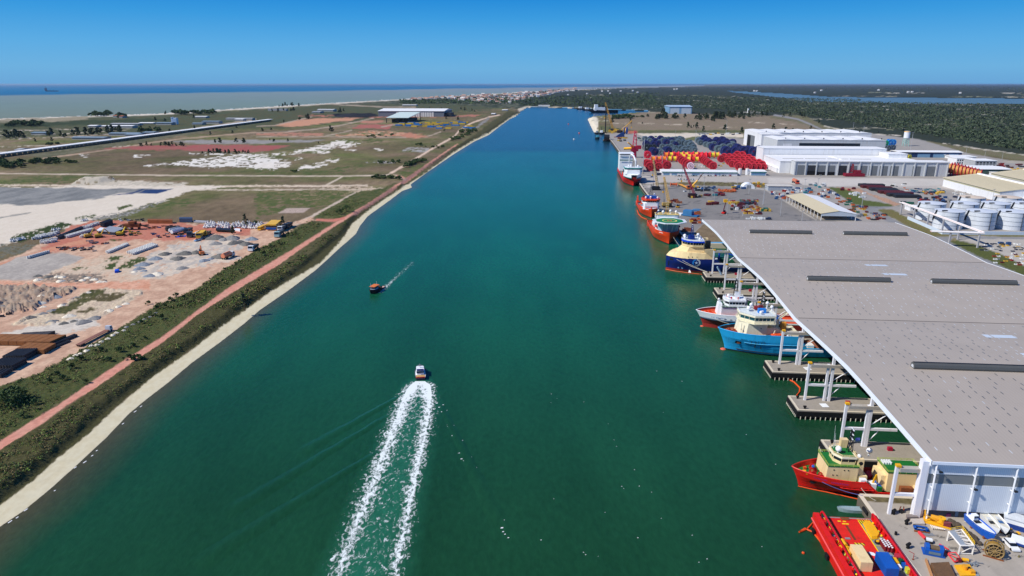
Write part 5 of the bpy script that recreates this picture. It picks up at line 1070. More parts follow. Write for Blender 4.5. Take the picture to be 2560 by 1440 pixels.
def mast(t,x,y,z,h,w=.5,mat=dark_m,arms=3):
 mb=MB()
 for sx,sy in((-1,-1),(1,-1),(1,1),(-1,1)):mb.bar((x+sx*w,y+sy*w,z),(x+sx*w*.3,y+sy*w*.3,z+h),.16)
 for k in range(5):a=k/5;q=w*(1-a*.7);mb.bar((x-q,y-q,z+h*a),(x+q,y+q,z+h*(a+.2)),.1);mb.bar((x+q,y-q,z+h*a),(x-q,y+q,z+h*(a+.2)),.1)
 for k in range(arms):zz=z+h*(.55+.2*k);mb.bar((x,y-1.4+.3*k,zz),(x,y+1.4-.3*k,zz),.14)
 o=part("mast",mb,mat,t);m2=MB()
 for k in range(arms):zz=z+h*(.55+.2*k)+.15;m2 .box(x-.12,y-.9,zz,x+.12,y+.9,zz+.2)
 part("radar",m2,ship_w,o);return o
def winch(t,x,y,z,s,mat=winch_r,drum=rust):
 mb=MB();mb.cyl((x,y-s*.9,z+s*.6),(x,y-s*.75,z+s*.6),s*.75,n=12);mb.cyl((x,y+s*.75,z+s*.6),(x,y+s*.9,z+s*.6),s*.75,n=12);mb.box(x-s*.8,y-s,z,x+s*.8,y+s,z+s*.25);mb.box(x-s*.3,y+s*.92,z,x+s*.3,y+s*1.4,z+s);o=part("winch",mb,mat,t)
 m2=MB();m2 .cyl((x,y-s*.74,z+s*.6),(x,y+s*.74,z+s*.6),s*.4,n=12);part("drum",m2,drum,o)
def deck_crane(t,x,y,z,h,ln,az,el,mat):
 mb=MB();mb.cyl((x,y,z),(x,y,z+h),.55,.45,n=8);o=part("crane_post",mb,mat,t);m2=MB();e=(x+ln*math.cos(az)*math.cos(el),y+ln*math.sin(az)*math.cos(el),z+h+ln*math.sin(el));m2 .bar((x,y,z+h),e,.5);m2 .bar((x,y,z+h+.7),((x+e[0])/2,(y+e[1])/2,(z+h+e[2])/2+.5),.25);part("crane_boom",m2,mat,o)
def lifeboat(t,x,y,z,ln,mat=orange_p):
 mb=MB();n=9
 for i in range(n):
  pass
 prof=[(-.5,0),(-.42,.34),(-.2,.5),(.2,.5),(.42,.34),(.5,0)]
 vs=[];
 for a,k in((-.5,.1),(-.38,.7),(-.2,1),(.2,1),(.38,.75),(.5,.15)):
  for b,c in prof:vs.append((x+a*ln,y+b*ln*.36*k,z+(.5+(c-.25)*k)*ln*.36))
  vs.append((x+a*ln,y,z+(.5-.5*k)*ln*.36))
 fs=[(i*7+j,i*7+7+j,i*7+7+(j+1)%7,i*7+(j+1)%7)for i in range(5)for j in range(7)]
 mb.add(vs,fs);part("lifeboat",mb,mat,t)
def portholes(t,pts,r,mat=dark_m):
 mb=MB()
 for x,y,z in pts:mb.cyl((x,y-.05,z),(x,y+.02,z),r,n=8)
 part("porthole",mb,mat,t)
I7=ship("offshore_ship","red hulled ship with cream superstructure and green decks, beside the end wall",(76.5,159.7),AE,54,6.1,4.2,5.9,2.9,15.6,2.3,.45,(hull_red,boot_blk),"ship",green_d,1.25,.27,.42)
T=I7['t']
text_on(I7,"CANYON",2.3,4.75,.62,M("name_violet",S(150,60,150),.5));text_on(I7,"UNDERTOW",6.2,4.5,.62,M("name_violet",S(150,60,150),.5))
mb=MB();mb.add([near_side(I7,.6,5.2,.06),near_side(I7,.9,5.2,.06),near_side(I7,.9,5.5,.06),near_side(I7,.6,5.5,.06)],[(0,1,2,3)]);part("emblem",mb,yellow_p,T)
patch(I7,"anchor_pocket",1.9,3.3,2.5,3.5,dark_m);mb=MB();p=near_side(I7,2.6,2.9,.1);mb.box(p[0]-.5,p[1]-.25,2.6,p[0]+.5,p[1]+.1,3.0);mb.box(p[0]-.1,p[1]-.22,2.8,p[0]+.1,p[1]+.1,3.8);part("anchor",mb,dark_steel,T)
for z,a in((1.9,12.2),(1.25,12.4)):
 mb=MB();mb.tube([near_side(I7,a+k*2,z,.1)for k in range(21)],.14,4);part("rubbing_strake",mb,hull_red,T)
mb=MB();mb.tube([near_side(I7,8.4+k*.8,3.5,.12)for k in range(11)],.14,4);part("rubbing_strake",mb,hull_red,T)
for k in range(6):patch(I7,"freeing_port",9+k*1.25,9.6+k*1.25,3.62,3.82,dark_m,.03,1)
D0=4.55
block(T,"deckhouse",[(5.2,-3.6),(12.9,-3.6),(12.9,3.6),(5.2,3.6)],D0-.3,8.4,cream,1,(.2,0));block(T,"house_deck",[(5.4,-3.7),(13.2,-3.7),(13.2,3.7),(5.4,3.7)],8.402,8.55,green_d);rails(T,[(5.4,-3.7),(13.2,-3.7),(13.2,3.7),(5.4,3.7)],8.55,M("rail_lime",S(168,184,84),.5),.65)
portholes(T,[(7.0,-3.62,7.5),(9.6,-3.62,7.5),(6.9,-3.62,6.0),(7.9,-3.62,6.0),(10.6,-3.62,7.5)],.17)
bp7=[(7.5,1.9),(7.5,-.9),(8.9,-2.7),(12.4,-2.7),(12.4,3.2),(8.9,3.2)]
bridge_deck(T,bp7,8.55,1.85,cream,M("cream_pale",S(250,240,208),.5),glass_d,.35,.45);block(T,"top_deck",grow(bp7,-.2),10.86,10.92,green_d);rails(T,grow(bp7,.2),10.86,cream,.6)
block(T,"funnel",[(12.9,-2.9),(14.6,-2.9),(14.6,-.9),(12.9,-.9)],D0-.2,10.4,cream,.92);mb=MB();mb.cyl((13.75,-2.86,9.2),(13.75,-2.72,9.2),.55,n=16);part("funnel_emblem",mb,dark_m,T);block(T,"funnel",[(12.9,1.3),(14.6,1.3),(14.6,3.3),(12.9,3.3)],D0-.2,9.6,cream,.92)
block(T,"deckhouse",[(12.6,-3.4),(15.6,-3.4),(15.6,3.6),(12.6,3.6)],D0-.3,5.9,cream)
block(T,"pilot_house",[(10.2,2.0),(12.0,2.0),(12.0,3.4),(10.2,3.4)],10.9,13.2,cream)
mast(T,11.9,.4,10.9,6.4,.55);dome(T,8.6,-.7,10.9,.8,.5);dome(T,18.6,4.0,7.7,.8,.9);dome(T,13.6,-1.6,9.7,.55,.5)
for q in((8.3,1.6,7.5),(8.9,2.2,5)):mb=MB();mb.cyl((q[0],q[1],10),(q[0]-.4,q[1],10+q[2]),.05,.02,n=4);part("aerial",mb,ship_w,T)
mb=MB();mb.add([(12.9,.4,14.0),(14.2,.6,14.0),(14.2,.6,14.8),(12.9,.4,14.8),(12.9,.45,14.0),(14.2,.65,14.0),(14.2,.65,14.8),(12.9,.45,14.8)],[(0,1,2,3),(7,6,5,4)]);part("flag",mb,M("flag_blue",S(120,130,220),.6),T)
block(T,"aft_house",[(20.4,-3.9),(29,-3.9),(29,2.4),(20.4,2.4)],2.0,7.5,cream);block(T,"house_deck",[(20.2,-4.0),(29.2,-4.0),(29.2,2.5),(20.2,2.5)],7.502,7.62,green_d);rails(T,[(20.2,-4.0),(29.2,-4.0),(29.2,2.5),(20.2,2.5)],7.62,M("rail_lime",S(168,184,84),.5),.65)
block(T,"aft_house",[(19.0,-3.4),(20.38,-3.4),(20.38,2.2),(19.0,2.2)],2.0,6.2,cream,.9,(.1,0))
mb=MB()
for k in range(12):mb.cyl((20.9+(k%4)*.62,.3+(k//4)*.62,7.63),(20.9+(k%4)*.62,.3+(k//4)*.62,8.2),.25,n=8)
part("drum",mb,ship_w,T)
for x,y,s in((2.9,-.9,.95),(3.6,1.1,1.0),(4.6,-2.0,.7)):winch(T,x,y,D0-.05,s)
mb=MB();mb.box(.5,-.7,D0,1.3,0,D0+.5);part("deck_box",mb,yellow_p,T);mb=MB();mb.box(1.2,1.0,D0,1.9,1.7,D0+.6);mb.box(2.0,-1.9,D0,2.5,-1.4,D0+.5);part("deck_box",mb,orange_p,T)
mb=MB();mb.sph((3.2,.1,D0+1.55),.42,8,6);part("winch_motor",mb,blue_p,T)
mb=MB();mb.bar((16.8,-3.5,3),(17.4,-4.2,7),.35);mb.bar((17.4,-4.2,7),(18.4,-3.2,4.2),.3);part("davit",mb,yellow_p,T)
block(T,"container",rect(16.2,17.7,-4.6,-2.6),2.6,4.4,ship_w);block(T,"tarpaulin",rect(18.2,19.4,-4.3,-1),2.4,3.6,blue_p,.8)
for x0,x1,y0,y1,h,m in((23.4,26.4,-5.4,-4.2,3.4,rust),(27,29.4,-5.3,-3.95,3.6,cream),(29.6,32,-4.5,-1,3.4,red_p),(32.4,36,-4,3,3.2,yellow_p),(17.9,19.0,-5.0,-4.4,3.0,green_d),(13.4,14.9,-5.2,-3.9,5.0,ship_w)):block(T,"deck_cargo",rect(x0,x1,y0,y1),1.9 if x0>16 else D0-.1,h+.8,m)
mb=MB();mb.cyl((19.2,1.0,2.4),(19.2,3.4,2.4),1.3,n=14);part("hose_reel",mb,winch_r,T)
I6=ship("offshore_ship","light blue hulled ship with rust streaks and an ivory superstructure",(86.2,258.2),AE,60,7.6,6.6,9.3,4.2,27.5,3.4,.55,(hull_cyan,boot_blk),"ship",M("deck_rust",S(150,96,74),.8,var=.2),1.3,.26,.40,M("bulwark_dark",S(70,60,60),.7))
T=I6['t'];D0=7.3
mb=MB();mb.sph((-.6,0,-.15),1.25,10,6,0,.55);part("bulb",mb,M("bulb_red",S(226,110,84),.6),T)
for x0,x1,z0,z1 in((9.9,10.2,3.2,6.1),(12.1,12.35,3.0,6.2),(8.4,8.6,4.8,6.2),(10.9,11.05,4.6,6.1),(13.3,13.45,5.0,6.2)):patch(I6,"rust_streak",x0,x1,z0,z1,M("rust_stain",S(96,84,40),.8,var=.4),.05,2)
text_on(I6,"TRADER TENDER",7.3,6.15,.7,M("name_navy",S(20,40,90),.6));text_on(I6,"BRASIL",4.6,6.3,.7,M("name_navy",S(20,40,90),.6))
patch(I6,"anchor_pocket",3.0,5.0,4.0,5.3,dark_m);mb=MB();p=near_side(I6,4.2,4.4,.2);mb.box(p[0]-.6,p[1]-.2,4.2,p[0]+.7,p[1]+.15,4.7);part("anchor",mb,rust,T)
mb=MB();mb.tube([near_side(I6,6+k*2,5.2,.08)for k in range(14)],.12,4);part("rubbing_strake",mb,M("strake_pale",S(90,190,230),.5),T)
mb=MB();mb.tube([near_side(I6,4+k*2,1.3-.02*k,.1)for k in range(14)],.16,4);part("rubbing_strake",mb,boot_blk,T)
hp=[(3.6,3.2),(3.6,-.4),(6.6,-4.2),(14.5,-3.8),(14.5,4.6),(7,4.6)]
block(T,"deckhouse",hp,D0-.3,12.6,ivory,.96,(.7,0));block(T,"deckhouse",rect(14.6,20,-3.0,4.2),D0-.3,10.6,ivory)
portholes(T,[(9.8,-3.86,10.6),(9.8,-3.84,9.0),(12.4,-3.82,10.6)],.22)
bp6=[(4.8,4.0),(4.8,-.5),(7.6,-3.2),(9.4,-4.9),(16.8,-4.6),(17.2,-3.6),(17.2,4.4),(8,5.2)]
block(T,"bridge_floor",grow(bp6,.7),12.62,12.9,ivory);rails(T,grow(bp6,.7),12.9,ivory,.8,True,.06);bridge_deck(T,bp6,12.9,2.5,ivory,ivory,M("glass_teal",S(30,84,96),.15,spec=.6),.5,.6);block(T,"top_deck",grow(bp6,.1),16.01,16.1,M("deck_pale",S(206,214,212),.7));rails(T,grow(bp6,.3),16.1,ship_w,.7)
block(T,"blue_locker",rect(11.4,14.4,-1.2,.4),16.1,17.8,M("star_blue",S(40,130,214),.5));mb=MB()
for k in range(4):a=k*math.pi/4;mb.bar((12.9-.5*math.cos(a),-1.24,16.9-.5*math.sin(a)),(12.9+.5*math.cos(a),-1.24,16.9+.5*math.sin(a)),.12)
part("star_emblem",mb,ship_w,T)
dome(T,8.2,1.2,16.1,.85,.6);dome(T,12.0,-2.6,16.1,.6,.4);dome(T,17.2,1.5,16.1,.65,1.4);dome(T,9.6,3.4,16.4,.7,1.2);dome(T,16.2,4.6,16.1,.65,2)
mast(T,13.6,1.6,16.1,8.0,.9)
for x,y in((10.6,2.0),(12.6,3.0)):block(T,"wing_float",rect(x,x+1.7,y,y+1.5),16.6,17.8,M("maroon",S(150,50,50),.6),.9)
block(T,"funnel",rect(15.2,18.0,1.5,4.0),10.6,16.4,ivory,.85);deck_crane(T,19.4,-1.0,10.0,3.6,6.5,.4,.5,ivory)
lifeboat(T,18.4,-5.2,D0+.5,5.2);mb=MB();mb.bar((16.6,-4.9,D0),(17.4,-5.4,D0+3.2),.3);mb.bar((20.2,-4.9,D0),(19.6,-5.4,D0+3.2),.3);part("davit",mb,ivory,T)
block(T,"boat_deck",rect(16.5,22,-6.2,-3.1),D0-.05,D0+.3,M("deck_rust",S(150,96,74),.8))
mb=MB();mb.tube([(22.2,-5.3,D0),(22.3,-5.3,D0+1.3),(22.9,-5.3,D0+1.6),(23.5,-5.3,D0+1.3),(23.5,-5.3,D0)],.3,6);part("vent_pipe",mb,ship_w,T)
block(T,"aft_house",rect(23,27,-5.4,5),D0-.2,D0+2.0,ivory,.9);block(T,"deck_cargo",rect(20.6,22.4,-2.4,0),10.0,12.6,M("amber_box",S(214,150,60),.6))
for x,y,s in((-.3,.3,.8),(1.4,1.6,.95),(1.8,-1.5,.95),(3.4,0,1.0),(3.6,-2.6,.8)):winch(T,x,y,D0,s,M("winch_rust",S(168,64,44),.6,var=.2))
mb=MB();mb.cyl((4.9,-3.3,D0),(4.9,-3.3,D0+5.2),.16,n=6);mb.box(4.6,-3.6,D0+2.6,5.2,-3.0,D0+3);part("jackstaff",mb,ivory,T)
for x0,x1,y0,y1,z0,z1,m in((6.4,7.6,-5.2,-4.3,D0,D0+.9,rust),(9.4,14.8,-6.0,-5.7,D0,D0+.9,M("deck_rust",S(150,96,74),.8)),(28,30,-4,0,3,5,blue_p),(30.5,33,-5,-2,3,4.6,ship_w),(29,31,1,4,3,5.4,grey_steel)):block(T,"deck_cargo",rect(x0,x1,y0,y1),z0,z1,m)
I5=ship("offshore_ship","white ship with dark red lower hull and orange winches, lying behind the light blue ship",(84.8,285.6),AE,58,6.6,5.4,7.6,4,24,3.6,4.6,(ship_w,boot_red),"ship",M("deck_orange",S(214,84,50),.8,var=.2),1.0,.25,.42,M("bulwark_red",S(150,50,40),.6))
T=I5['t'];D0=6.1
mb=MB();mb.tube([near_side(I5,-1.6+k*1.6,4.5,.05)for k in range(16)],.4,4);part("blue_band",mb,M("band_navy",S(24,60,90),.5),T)
text_on(I5,"F.C. BALLESTA",2.4,5.6,.8,M("name_blue",S(50,110,190),.5));mb=MB();mb.sph((-.5,0,-.1),.9,8,6,0,.5);part("bulb",mb,M("bulb_red",S(226,110,84),.6),T)
for k in range(4):patch(I5,"freeing_port",5.2+k*2.3,6.2+k*2.3,5.35,5.6,dark_m,.03,1)
block(T,"wind_wall",[(5.0,-2.2),(6.6,-2.6),(6.6,2.8),(5.0,2.2)],D0-.2,11.4,ship_w,.86,(.5,0));block(T,"deckhouse",rect(6.62,17,-3.2,3.6),D0-.2,10.2,M("ship_greywhite",S(210,216,220),.5));block(T,"house_deck",rect(6.62,17.4,-3.6,4.0),10.21,10.32,green_d2);rails(T,rect(6.62,17.4,-3.6,4.0),10.32,ship_w,.8)
bp5=[(8.4,2.4),(8.4,-.8),(9.8,-2.8),(16.4,-2.8),(16.4,4.0),(9.8,4.0)];bridge_deck(T,bp5,10.32,2.2,ship_w,ship_w,glass_d,.5,.7);rails(T,grow(bp5,.3),13.3,ship_w,.7)
block(T,"funnel",rect(12.4,14.4,-.5,2),13.22,16.0,ship_w,.8);dome(T,5.8,0,11.4,.55,.9);dome(T,10.0,.8,13.2,.7,.6);mast(T,12.8,.6,14.0,8.2,.8);deck_crane(T,17.4,-1.2,9.0,4.2,11,-.12,-.16,M("crane_grey",S(150,152,160),.5))
for x,y in((10.8,-1.4),(13.6,-1.8),(9.9,2.4)):mb=MB();mb.cyl((x,y,13.22),(x,y,14.3),.32,n=8);part("life_raft",mb,winch_r,T)
for k in range(9):winch(T,-.6+(k%3)*1.7,(-1.7+(k//3)*1.7)*(.45+.28*(k%3)),D0,.72,orange_p,red_p)
block(T,"deck_box",rect(4.0,4.8,-3.0,-2.3),D0,D0+.8,yellow_p);block(T,"aft_house",rect(18,26,-4,4.4),3.4,7.4,ship_w,.95);block(T,"deck_cargo",rect(19,22,-4.2,-1),7.42,9.0,ship_w);block(T,"deck_cargo",rect(27.5,33,-4,3),3,5.2,blue_p)
I4=ship("offshore_ship","navy blue ship with an enclosed cream bow and a cog wheel emblem on its side",(89.3,383.4),AE,66,8.6,7.4,8.6,5.4,27,.4,1.15,(hull_navy,boot_red),"ship",deck_grey,.4,.24,.40,hull_navy)
T=I4['t'];vs=[];mb=MB()
xs_=[0,.3,.9,2,3.5,5.5,8,11,15,20,24.5];nn=len(xs_)
zt_=[9.3,9.6,10.1,10.7,11.2,11.6,11.8,11.8,11.6,11.4,11.2]
for s in(-1,1):
 vs=[]
 for x_,z1 in zip(xs_,zt_):
  b=I4['hbr'](x_+.4,8.5,min(x_,26));z0=I4['zr'](x_)-.02;k=max(0,1-(x_-21)/3.6)if x_>21 else 1
  vs+=[(x_-.4*(1-x_/25),s*b,z0),(x_+.5,s*max(0,b-.9),z0+(z1-z0)*k),(x_+1.0,s*max(0,b-1.5),z0+(z1-z0)*k+.05)]
 fs=[]
 for i in range(nn-1):
  for j in range(2):q=i*3+j;f=(q,q+3,q+4,q+1);fs.append(f if s<0 else f[::-1])
 mb.add(vs,fs)
part("bow_shell",mb,cream,T)
mb=MB();vs=[]
for x_,z1 in zip(xs_[:10],zt_):b=I4['hbr'](x_+.4,8.5,x_);vs+=[(x_+1.0,-max(0,b-1.5),z1+.02),(x_+1.0,max(0,b-1.5),z1+.02)]
mb.add(vs,[(2*i,2*i+2,2*i+3,2*i+1)for i in range(9)]);part("shell_deck",mb,cream,T)
mb=MB();mb.add([(4.6,-.6,11.4),(4.6,.6,11.4),(10.5,5.0,11.7),(12.4,5.0,16.2),(10.4,1.2,16.2),(10.4,-1.2,16.2),(12.4,-5.0,16.2),(10.5,-5.4,11.7),(20,-5.4,11.7),(20,-5.0,16.2),(20,5,16.2),(20,5,11.7)],[(0,7,6,5),(0,5,4,1),(1,4,3,2),(7,8,9,6),(8,11,10,9),(11,2,3,10),(3,4,5,6,9,10)]);part("deckhouse",mb,cream,T)
bp4=[(8.4,1.6),(8.4,-1.6),(10.4,-4.4),(13.6,-6.0),(19.4,-6.0),(19.4,6.0),(13.6,6.0),(10.4,4.4)]
bridge_deck(T,bp4,14.6,2.6,cream,M("bright_blue",S(20,70,210),.45),glass_d,.45,.7);block(T,"top_deck",grow(bp4,-.2),17.91,18.0,M("deck_pale",S(206,214,212),.7));rails(T,grow(bp4,.2),17.95,ship_w,.8,True,.06)
block(T,"mast_house",rect(11.4,15,-2,2,.8),18.0,20.4,hull_navy,.85);mast(T,13.5,0,20.4,6,.8,hull_navy);dome(T,9.8,1.6,18,1.0,.8);dome(T,9.6,-.4,18,.7,.5);dome(T,17.6,3.4,18,.9,1.2);dome(T,17.5,-3.6,18,.7,.5)
portholes(T,[(5.2,-I4['hbr'](5.2,8.5,5.2)+.55,9.4),(8.4,-I4['hbr'](8.4,8.5,8.4)+.45,9.4),(11,-8.1,9.4),(13.2,-8.2,9.4),(15.8,-8.25,9.4),(3.2,-I4['hbr'](3.2,8.5,3.2)+.75,9.7)],.3)
def gear(I,cx,cz,r):
 for(a0,a1,m,nm)in((1.6,4.3,M("gear_blue",S(30,130,214),.5),"emblem_ring"),(4.4,7.75,M("gear_silver",S(200,206,212),.5),"emblem_ring")):
  mb=MB();n=20
  for i in range(n):
   b0,b1=a0+(a1-a0)*i/n,a0+(a1-a0)*(i+1)/n;ro=r*(1.16 if i%3!=2 else 1.0);q=[near_side(I,cx+rr*math.cos(b),cz+rr*math.sin(b),.07)for rr,b in((r*.74,b0),(r*.74,b1),(ro,b1),(ro,b0))];mb.quad(*q)
  part(nm,mb,m,I['t'])
 mb=MB();star=[near_side(I,cx+(.62 if k%2==0 else.18)*r*math.cos(k*math.pi/5+.35),cz+(.62 if k%2==0 else.18)*r*math.sin(k*math.pi/5+.35),.08)for k in range(10)];mb.add(star+[near_side(I,cx,cz,.08)],[(k,(k+1)%10,10)for k in range(10)]);part("emblem_star",mb,M("star_pale",S(190,214,240),.5),I['t'])
gear(I4,15.6,6.2,2.0)
mb=MB()
for x_ in(6.6,8.6):p=near_side(I4,x_,2.1,.08);mb.cyl((p[0],p[1]-.02,p[2]),(p[0],p[1]+.06,p[2]),.5,n=12)
part("thruster_mark",mb,M("thruster_pale",S(140,190,230),.5),T);patch(I4,"anchor_pocket",1.6,3.4,6.2,7.4,dark_m);patch(I4,"draught_marks",1.0,1.5,2.4,5.6,dark_m,.05,1)
mb=MB();p=near_side(I4,12.4,.9,.1);mb.add([(p[0],p[1],1.5),(p[0]+.25,p[1]-.2,1.5),(p[0]+1.0,p[1]-1.6,.06),(p[0]-.6,p[1]-1.4,.06)],[(0,1,2,3)]);part("water_jet",mb,foam_m,T)
deck_crane(T,29,-3.5,7.6,4.5,9,-.25,-.25,M("crane_blue",S(24,70,190),.5));block(T,"aft_house",rect(20.2,25,-6,6.2),7,13.5,M("house_shade",S(206,190,150),.5));block(T,"deck_cargo",rect(31,38,-3,5),5,6,green_d2);block(T,"funnel",rect(21,23.5,2.5,5),13.5,18,cream,.9);block(T,"funnel",rect(21,23.5,-5,-2.5),13.5,18,M("mast_black",S(30,32,36),.5),.9)
mb=MB()
for k in range(4):mb.box(26.4,-7.2,8.2-k*.8,27.4,-6.2,8.7-k*.8)
part("gangway_step",mb,ship_w,T)
AD=AE+math.pi/2
I3=ship("offshore_ship","orange hulled ship with a green octagonal helideck over its bow",(105.0,446.6),AD,58,8.6,7.6,8.4,5.2,30,2.6,.6,(hull_or,boot_blk),"ship",M("deck_orange2",S(196,74,46),.8),1.2,.30,.46,hull_or)
T=I3['t'];D0=7.0
def octo(r,cx,k=.414):return[(cx+r*math.cos(math.pi/8+i*math.pi/4)*1.0,r*math.sin(math.pi/8+i*math.pi/4))for i in range(8)]
hx=3.6
block(T,"helideck",octo(11.3,hx),15.0,15.5,M("heli_edge",S(214,222,228),.5));block(T,"heli_surface",octo(9.5,hx),15.502,15.55,M("heli_green",S(18,122,78),.7,var=.06))
mb=MB();n=36
for i in range(n):a0,a1=6.283*i/n,6.283*(i+1)/n;mb.quad(*[(hx+r*math.cos(a),r*math.sin(a),15.56)for r,a in((4.2,a0),(4.9,a0),(4.9,a1),(4.2,a1))])
part("heli_circle",mb,M("heli_yellow",S(238,222,120),.6),T)
mb=MB();
for a in(.5,-.5):mb.box(hx-1.6,a*2.2-.3,15.56,hx+1.6,a*2.2+.3,15.6)
mb.box(hx-.35,-1.1,15.56,hx+.35,1.1,15.59);part("heli_letter",mb,M("heli_red",S(222,96,60),.6),T)
rails(T,octo(11.6,hx),14.9,M("net_white",S(226,230,232),.6),.5,True,.08)
block(T,"deckhouse",[(7.2,-6.4),(7.2,6.6),(20,7.2),(20,-7.2)],D0-.2,14.4,ship_w,.98);mb=MB();mb.add([(4.4,-4.0,D0),(4.4,4.2,D0),(7.2,6.6,D0),(7.2,-6.4,D0),(2.6,-5.4,13.8),(2.6,5.6,13.8),(7.2,7.4,13.8),(7.2,-7.2,13.8)],[(0,1,5,4),(1,2,6,5),(2,3,7,6),(3,0,4,7),(4,5,6,7)]);part("bow_house",mb,M("house_bluegrey",S(170,196,212),.5),T)
for a,b in((-.8,2),(-1.0,-2.4),(1,5.5),(1,-5.5)):mb=MB();mb.bar((2.6 if b in(2,-2.4)else 3.8,b*.7,D0+1.2),(a,b,15.0),.3);mb.bar((3.4,b*.5,12),(a+.2,b,14.9),.2);part("helideck_strut",mb,ship_w,T)
mb=MB();mb.quad((4.2,-4.6,12.4),(4.2,4.8,12.4),(3.6,4.9,13.6),(3.6,-4.7,13.6));part("bridge_window",mb,glass_d,T)
block(T,"wheelhouse",rect(14,21,-7.6,7.6,.8),14.42,17.4,ship_w);block(T,"wheelhouse_roof",rect(13.6,21.4,-8,8,.8),17.41,17.8,M("roof_cream",S(226,196,120),.5))
dome(T,15,3,17.8,1.0,.8);dome(T,16,-2,17.8,.9,1.4);dome(T,17,-6,17.8,.9,.7);dome(T,16,6,17.8,.7,1.6);mast(T,18,0,17.8,8,.9,M("mast_yellow",S(206,170,90),.5));deck_crane(T,15,7.4,9,9.5,5,-2.2,.6,M("crane_bluegrey",S(60,86,120),.5));lifeboat(T,11.5,7.6,9.4,5.4,M("lifeboat_red",S(214,70,60),.5));lifeboat(T,11.5,-7.6,9.4,5.4,M("lifeboat_red",S(214,70,60),.5))
block(T,"stern_house",rect(24,33,3.6,8),5,9.4,ship_w,.9);block(T,"tank_house",rect(23,30,-7,3),6,13.5,M("roof_cream",S(226,196,120),.5),.95);block(T,"deck_cargo",rect(34,50,-6,6),4.2,6.0,deck_grey)
text_on(I3,"FAR SCANDIA",2.4,6.9,.9,ship_w)if False else None
patch(I3,"anchor_pocket",1.0,2.4,3.0,4.4,dark_m,.06,2)
mb=MB();mb.tube([(I3['xst'](7.4)+.2+k*.9,(I3['hbr'](.2+k*.9-0,7.2,k*.9)+.06),7.2)for k in range(4,9)],.16,4);part("name_strip",mb,ship_w,T)
I2=ship("offshore_ship","red hulled ship with a red bridge band and blue roof, behind the helideck ship",(111.9,541.5),AD,56,7.6,6.8,7.4,4.6,24,2.0,.5,(hull_or,boot_blk),"ship",deck_grey,1.1,.30,.46,hull_or)
T=I2['t'];D0=6.3
block(T,"deckhouse",rect(4.2,15,-6,6.4,1.0),D0-.2,11.0,ship_w,.97,(.3,0));bp2=[(4.6,3.6),(4.6,-3.6),(7.4,-6.6),(14,-6.6),(14,7.0),(7.4,7.0)];bridge_deck(T,bp2,10.6,2.4,ship_w,hull_or,glass_d,.6,1.1);block(T,"blue_house",rect(8,12.5,-4.4,4.6),14.12,16.2,blue_p,.95)
dome(T,7.4,4.4,14.1,.8,.6);dome(T,7.2,.6,14.1,.8,.9);dome(T,7.6,-5.0,14.1,.8,.6);dome(T,12.8,-3,16.2,.7,.5);mast(T,12,0,16.2,9,1.0);block(T,"red_frame",rect(14.2,17,-6.6,6.8),12.5,15.2,M("maroon2",S(120,36,40),.6),.9)
mb=MB();mb.box(4.1,-4.6,8.1,4.32,4.8,8.3);mb.box(4.05,-.4,D0,4.3,.4,8.0);part("red_trim",mb,hull_or,T);mb=MB();mb.box(6,6.0,8.2,9,6.5,9.6);part("blue_window",mb,blue_p,T)
portholes(T,[],.2)if False else None
lifeboat(T,10,7.4,9.2,4.6);block(T,"stern_frame",rect(50,55,5.8,7.2),4,9.6,hull_or,.6);block(T,"stern_frame",rect(50,55,-7.2,-5.8),4,9.6,hull_or,.6);block(T,"aft_house",rect(15.2,23,-5,5),5.8,10,ship_w,.9)
for k in range(5):block(T,"deck_cargo",rect(26+k*4.4,29+k*4.4,-4+k%2,2+k%3),3.6,5.6+.4*(k%2),[blue_p,rust,yellow_p,ship_w,orange_p][k])
mb=MB();mb.tube([(I2['xst'](6.6)+.2+k*.9,(I2['hbr'](.2+k*.9,6.4,k*.9)+.06),6.4)for k in range(2,8)],.2,4);part("name_strip",mb,ship_w,T)
I1=ship("pipelay_ship","long red hulled ship with white and teal superstructure, farthest along the quay",(127.5,718),AD,118,9.6,8.6,9.2,5.6,40,3.0,.8,(hull_red,boot_blk),"ship",deck_grey,1.2,.20,.32,hull_red)
T=I1['t'];D0=7.6
mb=MB();sg=[]
for s in(-1,1):
 vs=[]
 for k in range(12):
  x_=k*1.7;b=I1['hbr'](x_+2.5,9.0,x_);vs+=[(x_-3.0*(1-k/11),s*b,8.2),(x_-3.4*(1-k/11),s*(b+.1),12.2)]
 mb.add(vs,[(2*i,2*i+2,2*i+3,2*i+1)if s<0 else(2*i+1,2*i+3,2*i+2,2*i)for i in range(11)])
part("forecastle",mb,ship_w,T);mb=MB();mb.tube([(-2.9+k*1.7,-I1['hbr'](k*1.7+2.5,9,k*1.7)-.1,8.6)for k in range(11)],.5,4);mb.tube([(-2.9+k*1.7,I1['hbr'](k*1.7+2.5,9,k*1.7)+.1,8.6)for k in range(11)],.5,4);part("teal_band",mb,M("teal_band",S(30,110,110),.5),T)
vs=[];mb=MB()
for k in range(12):x_=k*1.7;b=I1['hbr'](x_+2.5,9.0,x_);vs+=[(x_-3.2*(1-k/11),-b,12.0),(x_-3.2*(1-k/11),b,12.0)]
mb.add(vs,[(2*i,2*i+2,2*i+3,2*i+1)for i in range(11)]);part("forecastle_deck",mb,ship_w,T)
block(T,"deckhouse",rect(4.5,22,-8.6,8.8,2),12.02,15.4,ship_w,.98);bp1=rect(5,18,-9.2,9.4,3.0);bridge_deck(T,bp1,15.4,2.6,ship_w,M("teal_roof",S(70,160,156),.5),M("glass_teal",S(30,84,96),.15),.7,.6);block(T,"top_deck",grow(bp1,-.6),18.61,18.7,ship_w)
